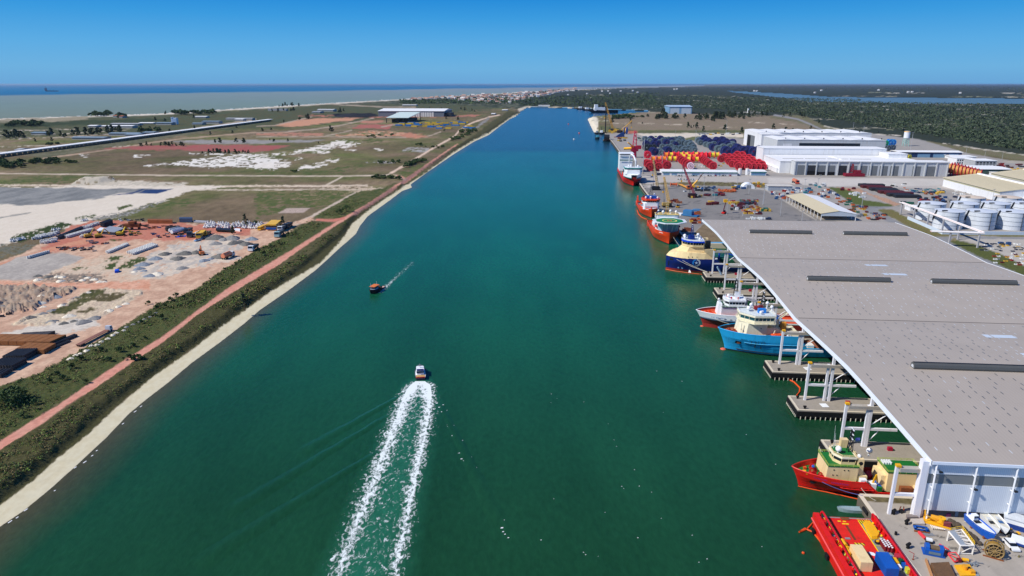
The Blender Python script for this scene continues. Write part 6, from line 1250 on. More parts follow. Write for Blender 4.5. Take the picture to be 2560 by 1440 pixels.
mast(T,11,0,18.7,7,1.2);dome(T,9,5,18.7,1.1,.8);dome(T,9,-4.6,18.7,1.1,.6);dome(T,13,2.4,18.7,1.0,.6)
block(T,"work_deck_house",rect(24,44,-8,8.6),7,13,dark_steel,.95);block(T,"orange_module",rect(34,48,3,9),7,9.5,orange_p,.9);mb=MB();pts=[(42,-5,7),(42,-5,22),(46,-3,27),(54,-1,28),(60,0,25),(62,0,18)];mb.tube(pts,.9,6);part("white_chute",mb,ship_w,T)
block(T,"aft_house",rect(92,116,-6,9),5,22,ship_w);bridge_deck(T,rect(91,110,-7,9.4,1),22,2.6,ship_w,ship_w,glass_d,.4,.6);block(T,"teal_stripe",rect(90.8,91.0,-6,9),17,18.2,M("teal_band",S(30,110,110),.5))
for k in range(6):block(T,"deck_cargo",rect(52+k*6.2,56+k*6.2,-6+(k%3),4+k%2),4.4,7.5+k%3,[dark_steel,grey_steel,rust,orange_p,dark_steel,ship_w][k])
mb=MB()
for sx,sy in((-1,-1),(1,-1),(1,1),(-1,1)):mb.bar((112+sx*4.6,-12+sy*4.2,30),(112+sx*1.4,-12+sy*1.4,70),.9)
for k in range(5):
 a=k/5;q=4.4*(1-.7*a);z=30+40*a;mb.bar((112-q,-12-q,z),(112+q,-12-q,z+8),.55);mb.bar((112+q,-12-q,z),(112-q,-12-q,z+8),.55);mb.bar((112-q,-12-q,z),(112-q,-12+q,z+8),.55)
cr=thing("pedestal_crane","magenta pedestal crane with a tall lattice frame by the stern of the long red ship","crane",(0,0,0));mag=M("crane_magenta",S(206,40,84),.5,var=.1)
bx_,by_=U(1585,392);cr.location=(bx_,by_,0);mb2=MB();mb2 .v=[(a-112,b+12,c-10)for a,b,c in mb.v];mb2 .f=mb.f;mb2 .m=mb.m;k_=.62;mb2 .v=[(a*k_,b*k_,c*k_)for a,b,c in mb2 .v];part("lattice_frame",mb2,mag,cr)
mb=MB();mb.cyl((0,0,0),(0,0,9),3.6,3.0,n=14);part("pedestal",mb,mag,cr);mb=MB();mb.box(-5,-4,9,5,4,16);mb.box(3,-4.4,12,9,-1,17);part("machinery_house",mb,M("crane_crimson",S(170,30,60),.5),cr);mb=MB();mb.bar((-2,-4,15),(-12,-14,22),1.2);mb.bar((-4,-3,13),(-14,4,12),2.4);part("boom",mb,yellow_p,cr)
T=thing("anchor_handler","nearest ship, with a long red working deck, yellow edge lines and black and yellow stripes","ship",(79.6,141.6,-3),AE-math.pi/2)
W2=7.3;Ls=62
pl=[(0,-6.6),(.5,-6.9),(Ls,-W2),(Ls,W2),(.5,6.9),(0,6.6)]
hr2=hull_red
block(T,"hull",pl,-1.2,3.15,hr2);block(T,"deck_plate",[(.6,-W2+1.3),(Ls-.1,-W2+1.3),(Ls-.1,W2-1.0),(.6,W2-1.0)],1.802,1.84,M("deck_walk",S(136,140,138),.8,var=.1))
part("working_deck",(lambda m:m.box(1.4,-3.9,1.842,30,3.0,1.9))(MB()),M("work_deck_red",S(226,40,26),.6,var=.14,scale=.5,dirt=S(160,46,34),dirt_amt=.7),T)
part("skid_mark",(lambda m:m.box(5,-.75,1.902,12,-.2,1.906))(MB()),M("skid_brown",S(112,62,34),.8,var=.3),T);part("skid_mark",(lambda m:m.box(14.6,.0,1.902,19.6,.45,1.906))(MB()),M("skid_brown",S(112,62,34),.8,var=.3),T)
yl=M("line_yellow",S(244,214,30),.6,var=.08)
for y_,x1 in((-3.95,15),(3.05,22.5),(5.2,16)):part("edge_line",(lambda m:m.box(1.4,y_-.11,1.91,x1,y_+.11,1.95))(MB()),yl,T)
for x_ in(8.3,11.4,14.2,17.2,19.8):part("edge_line",(lambda m:m.box(x_,3.1,1.91,x_+.14,5.1,1.945))(MB()),yl,T)
for x_ in(8.4,11.2):part("edge_line",(lambda m:m.box(x_,-5.6,1.91,x_+.14,-4.1,1.945))(MB()),yl,T)
def hazard(x0,x1,y0,y1,n):
 part("hazard_black",(lambda m:m.box(x0,y0,1.92,x1,y1,1.96))(MB()),dark_m,T);mb=MB()
 for k in range(n):
  q=(x1-x0)/n;a=y0+(y1-y0)*k/n;mb.add([(x0,a,1.97),(x1,a+(y1-y0)/n*.45,1.97),(x1,a+(y1-y0)/n*.95,1.97),(x0,a+(y1-y0)/n*.5,1.97)],[(0,1,2,3)])
 part("hazard_stripe",mb,yl,T)
hazard(1.6,3.7,3.2,6.0,5);hazard(1.6,3.2,-5.7,-4.1,4);hazard(4.2,7.6,-5.6,-4.15,4);hazard(13.4,14.4,-1.2,1.0,3)
for a,b in((2.8,-1.9),(2.8,-.7),(4.0,-1.2),(4.0,-.4)):part("deck_mark",(lambda m:m.box(a,b,1.91,a+.5,b+.7,1.96))(MB()),yl,T)
part("white_patch",(lambda m:m.prism([(17.2,.9),(17.5,1.8),(18.6,2.2),(19.0,1.6),(18.6,.9),(17.8,.6)],1.91,1.95))(MB()),ship_w,T)
part("shark_jaw",(lambda m:m.box(11.2,-2.6,1.91,12.0,-1.5,2.05))(MB()),grey_steel,T)
for s,wd in((-1,1.25),(1,.55)):
 mb=MB();mb.box(.6,s*W2-(wd if s>0 else 0),3.16,Ls-.2,s*W2+(wd if s<0 else 0),4.5);part("side_bulwark",mb,hr2,T)
 mb=MB();y_=s*(W2-(2.0 if s<0 else 1.0));mb.tube([(.7,y_+s*.3,1.9),(.5,y_+s*.2,4.2),(.8,y_,4.95),(1.7,y_,5.15),(26,y_-.0,5.1)],.24,7)
 for k in range(12):mb.bar((2.6+k*2.1,y_+s*.25,1.9),(3.6+k*2.1,y_,5.0),.26)
 part("crash_rail",mb,M("crash_red",S(206,20,36),.45),T)
 for k in range(7):mb=MB();q=3+k*3.3;mb.box(q,y_+s*.5-.4,1.9,q+1.2,y_+s*.5+.4,3.2);part("locker",mb,hr2 if k%2 else winch_r,T).location.z=1.2
 for k in range(14):mb=MB();mb.sph((2.4+k*1.55,y_+s*.15-.5*s,2.2),.28,7,5);part("buoy",mb,[yl,dark_m,M("buoy_green",S(180,210,60),.6)][k%3],T).location.z=1.3
mb=MB();mb.cyl((1.0,-6.3,2.6),(1.0,5.9,2.6),.75,n=12);part("stern_roller",mb,hr2,T);part("stern_plate",(lambda m:m.box(.5,-.9,3.36,1.4,1.1,3.44))(MB()),rust,T)
for k in range(6):part("fender",(lambda m:m.box(2+k*9,-W2-.35,-.4,3.4+k*9,-W2-.002,1.3))(MB()),black_rub,T)
mb=MB();mb.tube([(.6,-W2-.12,2.9),(28,-W2-.12,2.95),(60,-W2-.12,3.0)],.2,5);part("rubbing_strake",mb,M("strake_pink",S(236,90,90),.5),T)
for o in T.children:
 if o.name.split('.')[0]in('deck_plate','working_deck','skid_mark','edge_line','hazard_black','hazard_stripe','deck_mark','white_patch','shark_jaw'):o.location=(-.45,0,1.35);o.scale=(1 if 'plate' in o.name else.77,1,1)
def oncargo(name,label,cat,mb,mat,x,y,z=1.95,rz=0,group=None):
 x=.77*x-.45;z+=1.35
 p=T.matrix_basis if False else None;c,s_=math.cos(AE-math.pi/2),math.sin(AE-math.pi/2)
 return one(name,mb,mat,label,cat,(79.6+c*x-s_*y,141.6+s_*x+c*y,z-3),AE-math.pi/2+rz,group)
mb=MB();mb.prism([(-3.2,0),(-2.9,.9),(-1,1.35),(2.2,1.2),(3.4,.2),(3.6,-1.2),(1,-1.2),(-2.2,-.9)],0,.55,0,.9);oncargo("anchor_tarpaulin","yellow tarpaulin heap beside the quay-side rail of the red deck","tarpaulin",mb,yellow_p,6.6,4.5)
for k,(x,y)in enumerate(((9.9,4.0),(12.8,4.1))):
 mb=MB();mb.cyl((0,0,0),(0,0,.35),.62,n=14);mb.cyl((0,0,.351),(0,0,.5),.36,n=10,mi=1);oncargo("capstan",["far one of two black capstans on the quay side of the red deck","near one of two black capstans on the quay side of the red deck"][k],"capstan",mb,[dark_m,yellow_p],x,y)
for i in range(5):
 for j in range(3):
  mb=MB();mb.cyl((0,0,0),(0,0,1.15),.3,n=9);mb.cyl((0,0,1.151),(0,0,1.3),.2,n=8,mi=1);oncargo("gas_bottle","dark red gas bottle with a white cap in the block by the rail","gas bottle",mb,[M("bottle_maroon",S(120,24,36),.5),ship_w],13.2+i*.78+j*.3,4.6+j*.62,1.95,0,"gas bottles on the red deck")
mb=MB();mb.box(-1.4,-.8,0,1.4,.8,.9);mb.cyl((-1,0,1.0),(1,0,1.0),.5,n=10);mb.box(1.5,-.6,0,3.6,.7,.7);mb.bar((-2,.4,.3),(3.8,-.3,1.2),.4);oncargo("winch_unit","yellow winch unit on the water side of the red deck","winch",mb,[yellow_p],15.6,-4.2,1.95,.06)
def contain(label,x,y,l,w_,h,mat,rz=0):
 mb=MB();mb.box(-l/2,-w_/2,0,l/2,w_/2,h);n=int(l/.4)
 for k in range(n):
  q=-l/2+(k+.5)*l/n
  for s in(-1,1):mb.box(q-.07,s*(w_/2+.03)-.028,.12,q+.07,s*(w_/2+.03)+.028,h-.12)
 return oncargo("container",label,"container",mb,mat,x,y,1.96,rz)
contain("cream container lying along the red deck at the bottom edge",22.2,-2.5,6.0,2.5,2.3,cream)
contain("blue open-topped basket full of black gear on the red deck",24.4,2.2,5.4,2.6,2.2,blue_p);
for i,(x,y,l,w_,h,m,lb)in enumerate(((20.6,4.2,1.4,1.1,.8,M("box_steelblue",S(96,140,190),.6),"steel blue crate beside the red deck's quay rail"),(22.2,4.5,1.7,1.3,1.0,yellow_p,"yellow crate next to the steel blue crate"),(23.8,4.7,1.6,1.1,.7,ship_w,"white sacks heaped near the yellow crate"),(20.4,6.0,1.3,1.3,1.2,M("crate_rose",S(180,50,70),.6),"rose coloured crate on the quay side of the deck"),(22.0,6.3,1.5,1.3,1.1,green_d2,"dark green crate on the quay side of the deck"),(23.6,6.4,1.6,1.3,1.1,blue_p,"blue crate at the quay side of the deck"),(25.2,6.5,1.5,1.2,1.0,M("box_lime",S(214,206,60),.6),"lime yellow crate at the bottom of the red deck"))):
 mb=MB();mb.box(-l/2,-w_/2,0,l/2,w_/2,h);mb.box(-l/2-.05,-w_/2-.05,h+.002,l/2+.05,w_/2+.05,h+.1);oncargo("crate",lb,"crate",mb,m,x,y)
# ------------------------ small craft, wakes, booms
def boat(name,label,cat,xy,ang,L,B,F_,hullm,deckm,z=-3,group=None):
 t=thing(name,label,cat,(xy[0],xy[1],z),ang,group);mb=MB();vs=[];xs=[0,.06,.16,.3,.5,.75,1.0];hb=[0.02,.3,.62,.86,1,1,.9]
 for sg in(-1,1):
  vs=[]
  for x,b in zip(xs,hb):vs+=[(x*L+.12*L*(1-x)**3,sg*b*B/2*.72,-.5),(x*L+.04*L*(1-x)**3,sg*b*B/2*.9,F_*.5),(x*L,sg*b*B/2,F_*(1.45-.45*min(1,x/.4)))]
  mb.add(vs,[((i*3+j,i*3+3+j,i*3+4+j,i*3+1+j)if sg<0 else(i*3+1+j,i*3+4+j,i*3+3+j,i*3+j))for i in range(6)for j in range(2)])
 mb.add([(L,-B*.45*.72,-.5),(L,B*.45*.72,-.5),(L,B*.45,F_),(L,-B*.45,F_)],[(0,1,2,3)])
 part("hull",mb,hullm,t);mb=MB();vs=[]
 for x,b in zip(xs,hb):z_=F_*(1.45-.45*min(1,x/.4))-.25*F_;vs+=[(x*L+.01,-b*B/2*.96,z_),(x*L+.01,b*B/2*.96,z_)]
 mb.add(vs,[(2*i,2*i+2,2*i+3,2*i+1)for i in range(6)]);part("deck",mb,deckm,t);return t
px,py=U(1050,956,-3);qx,qy=U(1050,922,-3);pa=math.atan2(py-qy,px-qx)+.02
t=boat("pilot_boat","white cabin motor boat racing up the canal ahead of a foaming wake","motor boat",(qx,qy),pa,10.6,4.0,1.2,M("boat_navy",S(28,30,58),.4),ship_w)
block(t,"cabin",rect(3.0,7.6,-1.35,1.35,.6),.9,2.4,ship_w,.9);block(t,"cabin_window",rect(3.2,7.7,-1.37,1.37,.6),1.7,2.2,glass_d,.93);block(t,"cabin_roof",rect(3.2,7.9,-1.4,1.4,.5),2.41,2.6,ship_w);block(t,"aft_deck",rect(7.9,10.4,-1.6,1.6),.91,.98,M("teak",S(190,150,90),.7));block(t,"canopy",rect(6.6,8.0,-1.2,1.2),2.61,2.8,M("canopy_navy",S(30,34,90),.6));mb=MB();mb.tube([(.2,-.3,1.7),(.4,0,2.2),(.2,.3,1.7)],.05,4);part("bow_rail",mb,grey_steel,t);mb=MB();mb.bar((5,0,2.6),(5.2,0,4.2),.1);mb.box(4.7,-.8,3.3,5.1,.8,3.5);part("mast",mb,grey_steel,t);block(t,"stern_rail",rect(10.3,10.6,-1.7,1.7),.9,1.25,winch_r)
fx,fy=U(928,735,-3);ga=math.atan2(U(963,715,-3)[1]-fy,U(963,715,-3)[0]-fx)
t=boat("fishing_boat","dark wooden fishing boat with an orange roofed cabin coming down the canal","fishing boat",(fx-.4,fy-.6),ga,9.6,4.2,1.7,M("boat_black",S(30,34,40),.6),M("deck_wood",S(150,110,84),.8))
block(t,"cabin",rect(2.6,6.6,-1.3,1.3),1.4,3.2,M("cabin_bluewhite",S(150,170,196),.6));block(t,"cabin_window",rect(2.5,6.7,-1.32,1.32),2.3,2.9,glass_d);block(t,"cabin_roof",rect(2.2,7.4,-1.6,1.6),3.21,3.4,M("roof_orange",S(222,120,60),.7,var=.2));mb=MB();mb.bar((1.2,0,1.8),(1.1,0,5.6),.12);mb.bar((7.2,0,1.6),(7.2,0,5),.12);part("mast",mb,ship_w,t);block(t,"crate",rect(7.4,8.8,-1,1),1.4,2.1,M("crate_or",S(214,90,40),.7))
for k in range(3):mb=MB();mb.cyl((.6+k*.5,-1.2-k*.35,.8),(.6+k*.5,-1.35-k*.35,.8),.35,n=8);part("tyre",mb,black_rub,t)
dx,dy=U(948,722,-3);t=boat("rowing_boat","small wooden skiff towed behind the fishing boat","skiff",(dx+1.5,dy-1.2),ga+.25,4.6,1.7,.7,M("skiff_brown",S(120,76,60),.7),M("skiff_pink",S(206,170,160),.7))
def tug(label,u,v,ang,L,hullm,topm,group=None):
 x,y=U(u,v,-3);t=boat("tug_boat",label,"tug boat",(x,y),ang,L,L*.36,L*.1,hullm,deck_grey);block(t,"wheelhouse",rect(L*.25,L*.55,-L*.11,L*.11,L*.03),L*.08,L*.26,topm,.9);block(t,"bridge_window",rect(L*.27,L*.5,-L*.1,L*.1),L*.2,L*.25,glass_d);mb=MB();mb.bar((L*.45,0,L*.26),(L*.45,0,L*.5),L*.02);part("mast",mb,dark_m,t);block(t,"funnel",rect(L*.56,L*.64,-L*.05,L*.05),L*.08,L*.24,dark_m);return t
tug("dark tug moored nearest the piling barge's reel",1494,346,AD,27,boot_blk,M("tug_teal",S(70,150,170),.5));tug("black tug moored second in the row by the quay end",1504,334,AD,30,boot_blk,ship_w);tug("black tug with a tall mast at the quay end, behind the others",1494,333,AD+.1,24,boot_blk,M("tug_grey",S(150,160,170),.5))
tug("tiny black tug, left one moored at the far end of the canal",1440,270.5,.1,46,boot_blk,ship_w);tug("tiny black tug, right one moored at the far end of the canal",1456,273,.1,46,boot_blk,ship_w)
x,y=U(1471,279,-3);t=boat("workboat","far white and black ship with a long white superstructure at the canal's end","ship",(x,y),.05,110,26,9,boot_blk,deck_grey);block(t,"superstructure",rect(20,62,-10,10),8,20,ship_w,.95);block(t,"bridge",rect(22,34,-9,9),20.01,30,ship_w);block(t,"funnel",rect(50,58,-4,4),20.01,27,boot_blk);mb=MB();mb.bar((40,0,20),(40,0,38),1.2);part("mast",mb,dark_m,t)
x,y=U(1514,352,-3);t=boat("work_barge","small flat work barge carrying a black cable reel at the quay end","barge",(x+2,y-4),AD,26,15,2.2,M("barge_black",S(40,42,46),.6),M("barge_wood",S(206,170,140),.8));mb=MB();mb.cyl((13,-5,6.5),(13,5,6.5),6.0,n=20);part("reel",mb,boot_blk,t)
x,y=U(1433,346,-3);t=boat("speed_boat","tiny white speedboat crossing the far canal","speedboat",(x,y),-1.3,8,2.6,.9,ship_w,ship_w);block(t,"cabin",rect(2.6,5,-.9,.9),.8,1.9,ship_w)
x,y=U(112,232.5,-3);t=boat("cargo_ship","dark cargo ship far out at sea near the horizon","cargo ship",(x,y),0.02,190,30,11,M("far_navy",S(30,60,96),.6),deck_grey);block(t,"superstructure",rect(8,30,-12,12),9,46,M("far_grey",S(60,90,120),.6));mb=MB();mb.bar((16,0,46),(16,0,70),3);mb.bar((80,0,10),(80,0,26),3);mb.bar((130,0,10),(130,0,26),3);part("mast",mb,dark_m,t)
for u,v,lb in((1421,308,"red channel buoy furthest up the canal"),(1448,331,"red channel buoy near the speedboat"),(2008,1383,"orange ball buoy floating beside the nearest ship")):
 x,y=U(u,v,-3);t=thing("buoy",lb,"buoy",(x,y,-3));k=.35 if v>1000 else 1.6;mb=MB();mb.sph((0,0,.2*k),k,10,7);part("float",mb,orange_p,t);mb=MB();mb.cyl((0,0,k),(0,0,1.8*k),.16*k,n=6);part("ring_top",mb,dark_steel,t)
def foam_mat(name,thr,sc):
 m=bpy.data.materials.new(name);m.use_nodes=True;nt=m.node_tree;b=nt.nodes["Principled BSDF"];b.inputs["Base Color"].default_value=(*S(232,240,236),1);b.inputs["Roughness"].default_value=.9
 at=nt.nodes.new("ShaderNodeAttribute");at.attribute_name="froth";g=nt.nodes.new("ShaderNodeNewGeometry")
 mp=nt.nodes.new("ShaderNodeMapping");mp.inputs["Scale"].default_value=(1,.62,1);nt.links.new(g.outputs["Position"],mp.inputs[0])
 n=nt.nodes.new("ShaderNodeTexNoise");n.inputs["Scale"].default_value=sc;n.inputs["Detail"].default_value=7;n.inputs["Roughness"].default_value=.72;n.inputs["Distortion"].default_value=.9;nt.links.new(mp.outputs[0],n.inputs["Vector"])
 v=nt.nodes.new("ShaderNodeTexVoronoi");v.feature='DISTANCE_TO_EDGE';v.inputs["Scale"].default_value=sc*.8;nt.links.new(mp.outputs[0],v.inputs["Vector"])
 inv=nt.nodes.new("ShaderNodeMath");inv.operation='MULTIPLY_ADD';inv.inputs[1].default_value=-.7;inv.inputs[2].default_value=.2;nt.links.new(v.outputs["Distance"],inv.inputs[0])
 sp_=nt.nodes.new("ShaderNodeMath");sp_.operation='MULTIPLY_ADD';sp_.inputs[1].default_value=2.4;sp_.inputs[2].default_value=-.72;nt.links.new(n.outputs[0],sp_.inputs[0])
 a1=nt.nodes.new("ShaderNodeMath");a1 .operation='ADD';nt.links.new(sp_.outputs[0],a1 .inputs[0]);nt.links.new(inv.outputs[0],a1 .inputs[1])
 a2=nt.nodes.new("ShaderNodeMath");a2 .operation='ADD';nt.links.new(a1 .outputs[0],a2 .inputs[0]);nt.links.new(at.outputs["Fac"],a2 .inputs[1])
 mr=nt.nodes.new("ShaderNodeMapRange");mr.inputs[1].default_value=thr-.04;mr.inputs[2].default_value=thr+.38;nt.links.new(a2 .outputs[0],mr.inputs[0]);nt.links.new(mr.outputs[0],b.inputs["Alpha"]);return m
def wake_sheet(name,rows,mat,z,label,cols=16):
 """rows: (left px, right px, y px, froth profile function across 0..1)"""
 vs,fr=[],[]
 for(l,r,v,f)in rows:
  for i in range(cols+1):q=i/cols;x,y=U(l+(r-l)*q,v,z);vs.append((x,y,z));fr.append(f(q))
 fs=[(j*(cols+1)+i,j*(cols+1)+i+1,(j+1)*(cols+1)+i+1,(j+1)*(cols+1)+i)for j in range(len(rows)-1)for i in range(cols)]
 mb=MB();mb.add(vs,fs);me=mesh(name,mb,mat);a=me.attributes.new("froth",'FLOAT','POINT');a.data.foreach_set("value",fr);o=link(name,me);tag(o,label,"wake",None,"stuff");return o
def arms(ql,qr,wl_,wr,core,d):
 def f(q):return d*(max(math.exp(-((q-ql)/wl_)**2),math.exp(-((q-qr)/wr)**2))*.62+core*(.26 if ql<q<qr else-.3))-.4
 return f
W=[]
for v,l,r,ll,rr,lw_,rw,d in((953,1030,1072,1040,1062,30,30,1.3),(962,1012,1092,1026,1076,22,22,1.35),(975,995,1100,1018,1078,22,22,1.35),(1000,975,1105,1005,1078,26,20,1.05),(1040,955,1105,990,1074,25,19,1.0),(1090,930,1100,970,1064,24,19,.94),(1150,900,1085,948,1052,26,18,.92),(1220,870,1070,920,1036,26,18,.86),(1300,838,1055,888,1022,27,21,.8),(1380,808,1040,855,1004,28,24,.76),(1450,780,1030,832,990,30,26,.72),(1570,730,1010,792,960,40,36,.66)):
 w=r-l;W.append((l,r,v,arms((ll-l)/w,(rr-l)/w,lw_/w,rw/w,.55 if v>985 else.9,d)))
wake_sheet("wake_foam",W,foam_mat("foam",.5,.95),-2.93,"white foaming double trail behind the pilot boat",40)
fw=[(l,r,v,(lambda q,d=d:d*.62*math.exp(-((q-.5)/.25)**2)-.34))for v,l,r,d in((732,938,962,.6),(722,950,972,.72),(714,958,980,.7),(700,972,994,.55),(680,995,1015,.42),(655,1020,1045,.3))]
wake_sheet("wake_foam",fw,foam_mat("foam_thin",.56,1.1),-2.93,"thin white trail behind the fishing boat",12)
def ridge(pts,hgt,wid,label):
 vs=[];n=len(pts);P_=[U(u,v,-3)for u,v in pts]
 for i,(x,y)in enumerate(P_):
  a,b=P_[max(0,i-1)],P_[min(n-1,i+1)];d=Vector((b[0]-a[0],b[1]-a[1])).normalized();nx,ny=-d.y,d.x;k=min(1,i/3)*min(1,(n-1-i)/3);w_=wid*(.5+i/n)
  for q,z in((-1,-.06),(-.5,.5),(0,1.0),(.5,.4),(1,-.06)):vs.append((x+nx*q*w_,y+ny*q*w_,-3+hgt*z*k-.02))
 mb=MB();mb.add(vs,[(i*5+j,i*5+5+j,i*5+6+j,i*5+1+j)for i in range(n-1)for j in range(4)]);me=mesh("wave",mb,WM,True);a=me.attributes.new("albedo",'FLOAT_COLOR','POINT');uv=[PR(x,y,z)for x,y,z in vs];c=canal_col(np.array([p[0]for p in uv]),np.array([p[1]for p in uv]),np.array([p[0]for p in vs]),np.array([p[1]for p in vs]));f=np.ones((len(vs),4));f[:,:3]=c;a.data.foreach_set("color",f.astype(np.float32).ravel());o=link("wave",me);tag(o,label,"wave",None,"stuff")
def ptsline(a,b,n=24,wob=2):return[(a[0]+(b[0]-a[0])*i/n+random.uniform(-wob,wob),a[1]+(b[1]-a[1])*i/n)for i in range(n+1)]
ridge(ptsline((1010,985),(740,1140)),.4,2.4,"left bow wave of the pilot boat, upper crest");ridge(ptsline((985,1030),(560,1290)),.4,2.6,"left bow wave of the pilot boat, second crest");ridge(ptsline((960,1120),(480,1420)),.38,2.8,"left bow wave of the pilot boat, third crest")
ridge(ptsline((1095,1000),(1260,1330)),.24,2.2,"right bow wave of the pilot boat")
fl=MB();rnd=random.Random(12)
for k in range(75):
 t_=rnd.random();u,v=(1100+170*t_+rnd.gauss(0,7),1010+340*t_+rnd.gauss(0,8))if k<45 else(rnd.uniform(1250,2000),rnd.uniform(900,1420));x,y=U(u,v,-2.96);s=rnd.uniform(.08,.26)if k<45 else rnd.uniform(.05,.13)
 fl.add([(x-s*1.6,y-s,-2.95),(x+s,y-s*.6,-2.95),(x+s*1.4,y+s*1.2,-2.95),(x-s,y+s,-2.95)],[(0,1,2,3)])
for u,v,l in((20,1302,10),(60,1272,9),(40,1290,6),(185,1165,6),(208,1152,8),(228,1135,5),(305,1055,5),(335,1025,6),(350,1012,5),(135,1222,4),(240,1122,4)):
 a=U(u,v+6,-2.93);b=U(u+l,v+6-l*.7,-2.93);d=Vector((b[0]-a[0],b[1]-a[1])).normalized()*.16;fl.add([(a[0]-d.y,a[1]+d.x,-2.9),(a[0]+d.y,a[1]-d.x,-2.9),(b[0]+d.y,b[1]-d.x,-2.9),(b[0]-d.y,b[1]+d.x,-2.9)],[(0,1,2,3)])
tag(struct("foam_flecks",fl,foam_m,"stuff"),"scattered foam flecks and lapping edges on the canal","foam")
def boom(label,pts,z=-2.85,r=.28,mat=orange_p):
 mb=MB();mb.tube([(*U(u,v,z),z)for u,v in pts],r,6);return one("floating_boom",mb,mat,label,"boom")
boom("orange floating boom round the waterline of the red and cream ship",[(1995,1215),(2030,1223),(2070,1231),(2110,1240),(2150,1249),(2152,1256),(2155,1263)],-2.8,.16)
boom("orange floating boom curving between two empty piers",[(1932,933),(1955,941),(1985,955),(2000,970),(1999,980),(1992,988)])
boom("orange boom trailing beside the nearest ship",[(2036,1303),(2018,1322),(1998,1330),(2012,1321),(2032,1330),(2060,1365),(2085,1405),(2110,1445)],-2.8,.2)
boom("orange boom round the bow of the navy ship",[(1664,673),(1690,678),(1720,682),(1756,686)],-2.8,.22);boom("orange boom drooping from the red ship with the blue roof",[(1593,525),(1596,535),(1604,543),(1618,549)],-2.8,.4)
def line(label,a,b,mat,r=.06,sag=.5):
 P_=[]
 for i in range(9):q=i/8;P_.append((a[0]+(b[0]-a[0])*q,a[1]+(b[1]-a[1])*q,a[2]+(b[2]-a[2])*q-sag*4*q*(1-q)))
 mb=MB();mb.tube(P_,r,4);one("mooring_line",mb,mat,label,"rope")
rope_b=M("rope_blue",S(90,110,180),.7);rope_w=M("rope_pale",S(206,200,184),.7)
def shipw(I,x,z,far=False):p=near_side(I,x,z,.1);c,s=math.cos(AE),math.sin(AE);l=I['t'].location;return(l.x+c*p[0]-s*p[1],l.y+s*p[0]+c*p[1],z-3)
line("blue mooring line from the red ship's bow to the pier corner",shipw(I7,4.2,4.2),(88.6,150.3,.4),rope_b);line("pale mooring line from the red ship's waist to the pier corner",shipw(I7,13.2,4.2),(90.6,147.8,.6),rope_w)
line("pale mooring line from the navy ship's bow to its pier",shipw(I4,5.0,7.2),(107.6,364.4,.5),rope_w,.09);line("second mooring line of the navy ship to its pier",shipw(I4,8.0,7.2),(108.2,364.0,.5),rope_w,.09);line("mooring line from the white and red ship's bow",shipw(I5,4.0,5.0),(103.6,270.6,.5),rope_w,.08)
line("mooring line from the helideck ship to the navy ship's bow",(107.5,446.5,2.4),(101,391,6),rope_w,.1)
x,y=U(2095,1283,-3);t=boat("work_skiff","pale aluminium skiff tied across the stern of the nearest ship","skiff",(x,y+1.0),AE+.02,7.6,1.9,.9,M("alu",S(190,216,222),.4,.3),M("alu_deck",S(150,170,176),.5))
# ------------------------ cable reels on the port yard
def lite(m):
 n=m.name+"_spoke"
 c=RC.get(m.name,(150,150,150));return M(n,S(*[min(255,int(q*1.5+34))for q in c]),.5,var=.1)
RC={}
def reel_proto(label,fl,hub,drum,spokes,group,R=4.5,Wd=4.0):
 t=thing("cable_reel",label,"cable reel",(0,0,-500),0,group)
 for s in(-1,1):
  mb=MB();n=22;y0,y1=s*Wd/2,s*(Wd/2+.3)
  mb.cyl((0,y0,R),(0,y1,R),R,n=n,mi=2);mb.cyl((0,y1,R),(0,y1+s*.03,R),R*.84,n=n)
  ys=y1+s*.04
  for k in range(spokes):a=2*math.pi*k/spokes;mb.bar((math.cos(a)*R*.2,ys,R+math.sin(a)*R*.2),(math.cos(a)*R*.96,ys,R+math.sin(a)*R*.96),.22,2)
  mb.cyl((0,y1,R),(0,y1+s*.28,R),R*.17,n=8,mi=1);part("flange",mb,[fl,hub,lite(fl)],t)
 mb=MB();mb.cyl((0,-Wd/2+.01,R),(0,Wd/2-.01,R),R*.72,n=20);part("drum",mb,drum,t);return t
c_=lambda n,*c:(RC.__setitem__(n,c),M(n,S(*c),.5,var=.14))[1]
navy_f,red_h=c_("reel_navy",20,26,70),c_("reel_hub_red",130,44,70);grey_f,grey_h=c_("reel_grey",74,88,92),c_("reel_hub_grey",176,186,180);mar_f,mar_h=c_("reel_maroon",122,16,26),c_("reel_hub_maroon",80,18,24);black_f=c_("reel_black",30,36,40);redb_f=c_("reel_red",214,26,44)
d_dark,d_yel,d_or,d_red,d_tan=c_("hose_dark",52,58,62),c_("hose_yellow",232,214,60),c_("hose_orange",236,140,44),c_("hose_red",214,40,40),c_("hose_tan",196,150,80)
PRT={}
RA={}
def reels(spots,key,ang=AE,sc_=1.0):
 for(x,y,r)in spots:
  u,v=1500+x/6,300+(y+r)/6;X,Y=U(u,v);k=r/6*math.hypot(X,Y)/F/4.5*sc_;p=PRT[key]
  dup(p,(X,Y,0),ang+random.uniform(-.06,.06),sc=k)
def mk(key,label,group,fl,hub,drum,sp=8,**k):PRT[key]=reel_proto(label,fl,hub,drum,sp,group,**k)
mk('nl',"navy cable reel with a red hub in the left reel field by the quay","navy reels of the left field",navy_f,red_h,d_dark,12);mk('gl',"grey cable reel in the left reel field by the quay","grey reels of the left field",grey_f,grey_h,d_dark,10);mk('bl',"black cable reel at the left edge of the reel field","black reels",black_f,grey_h,d_dark,8)
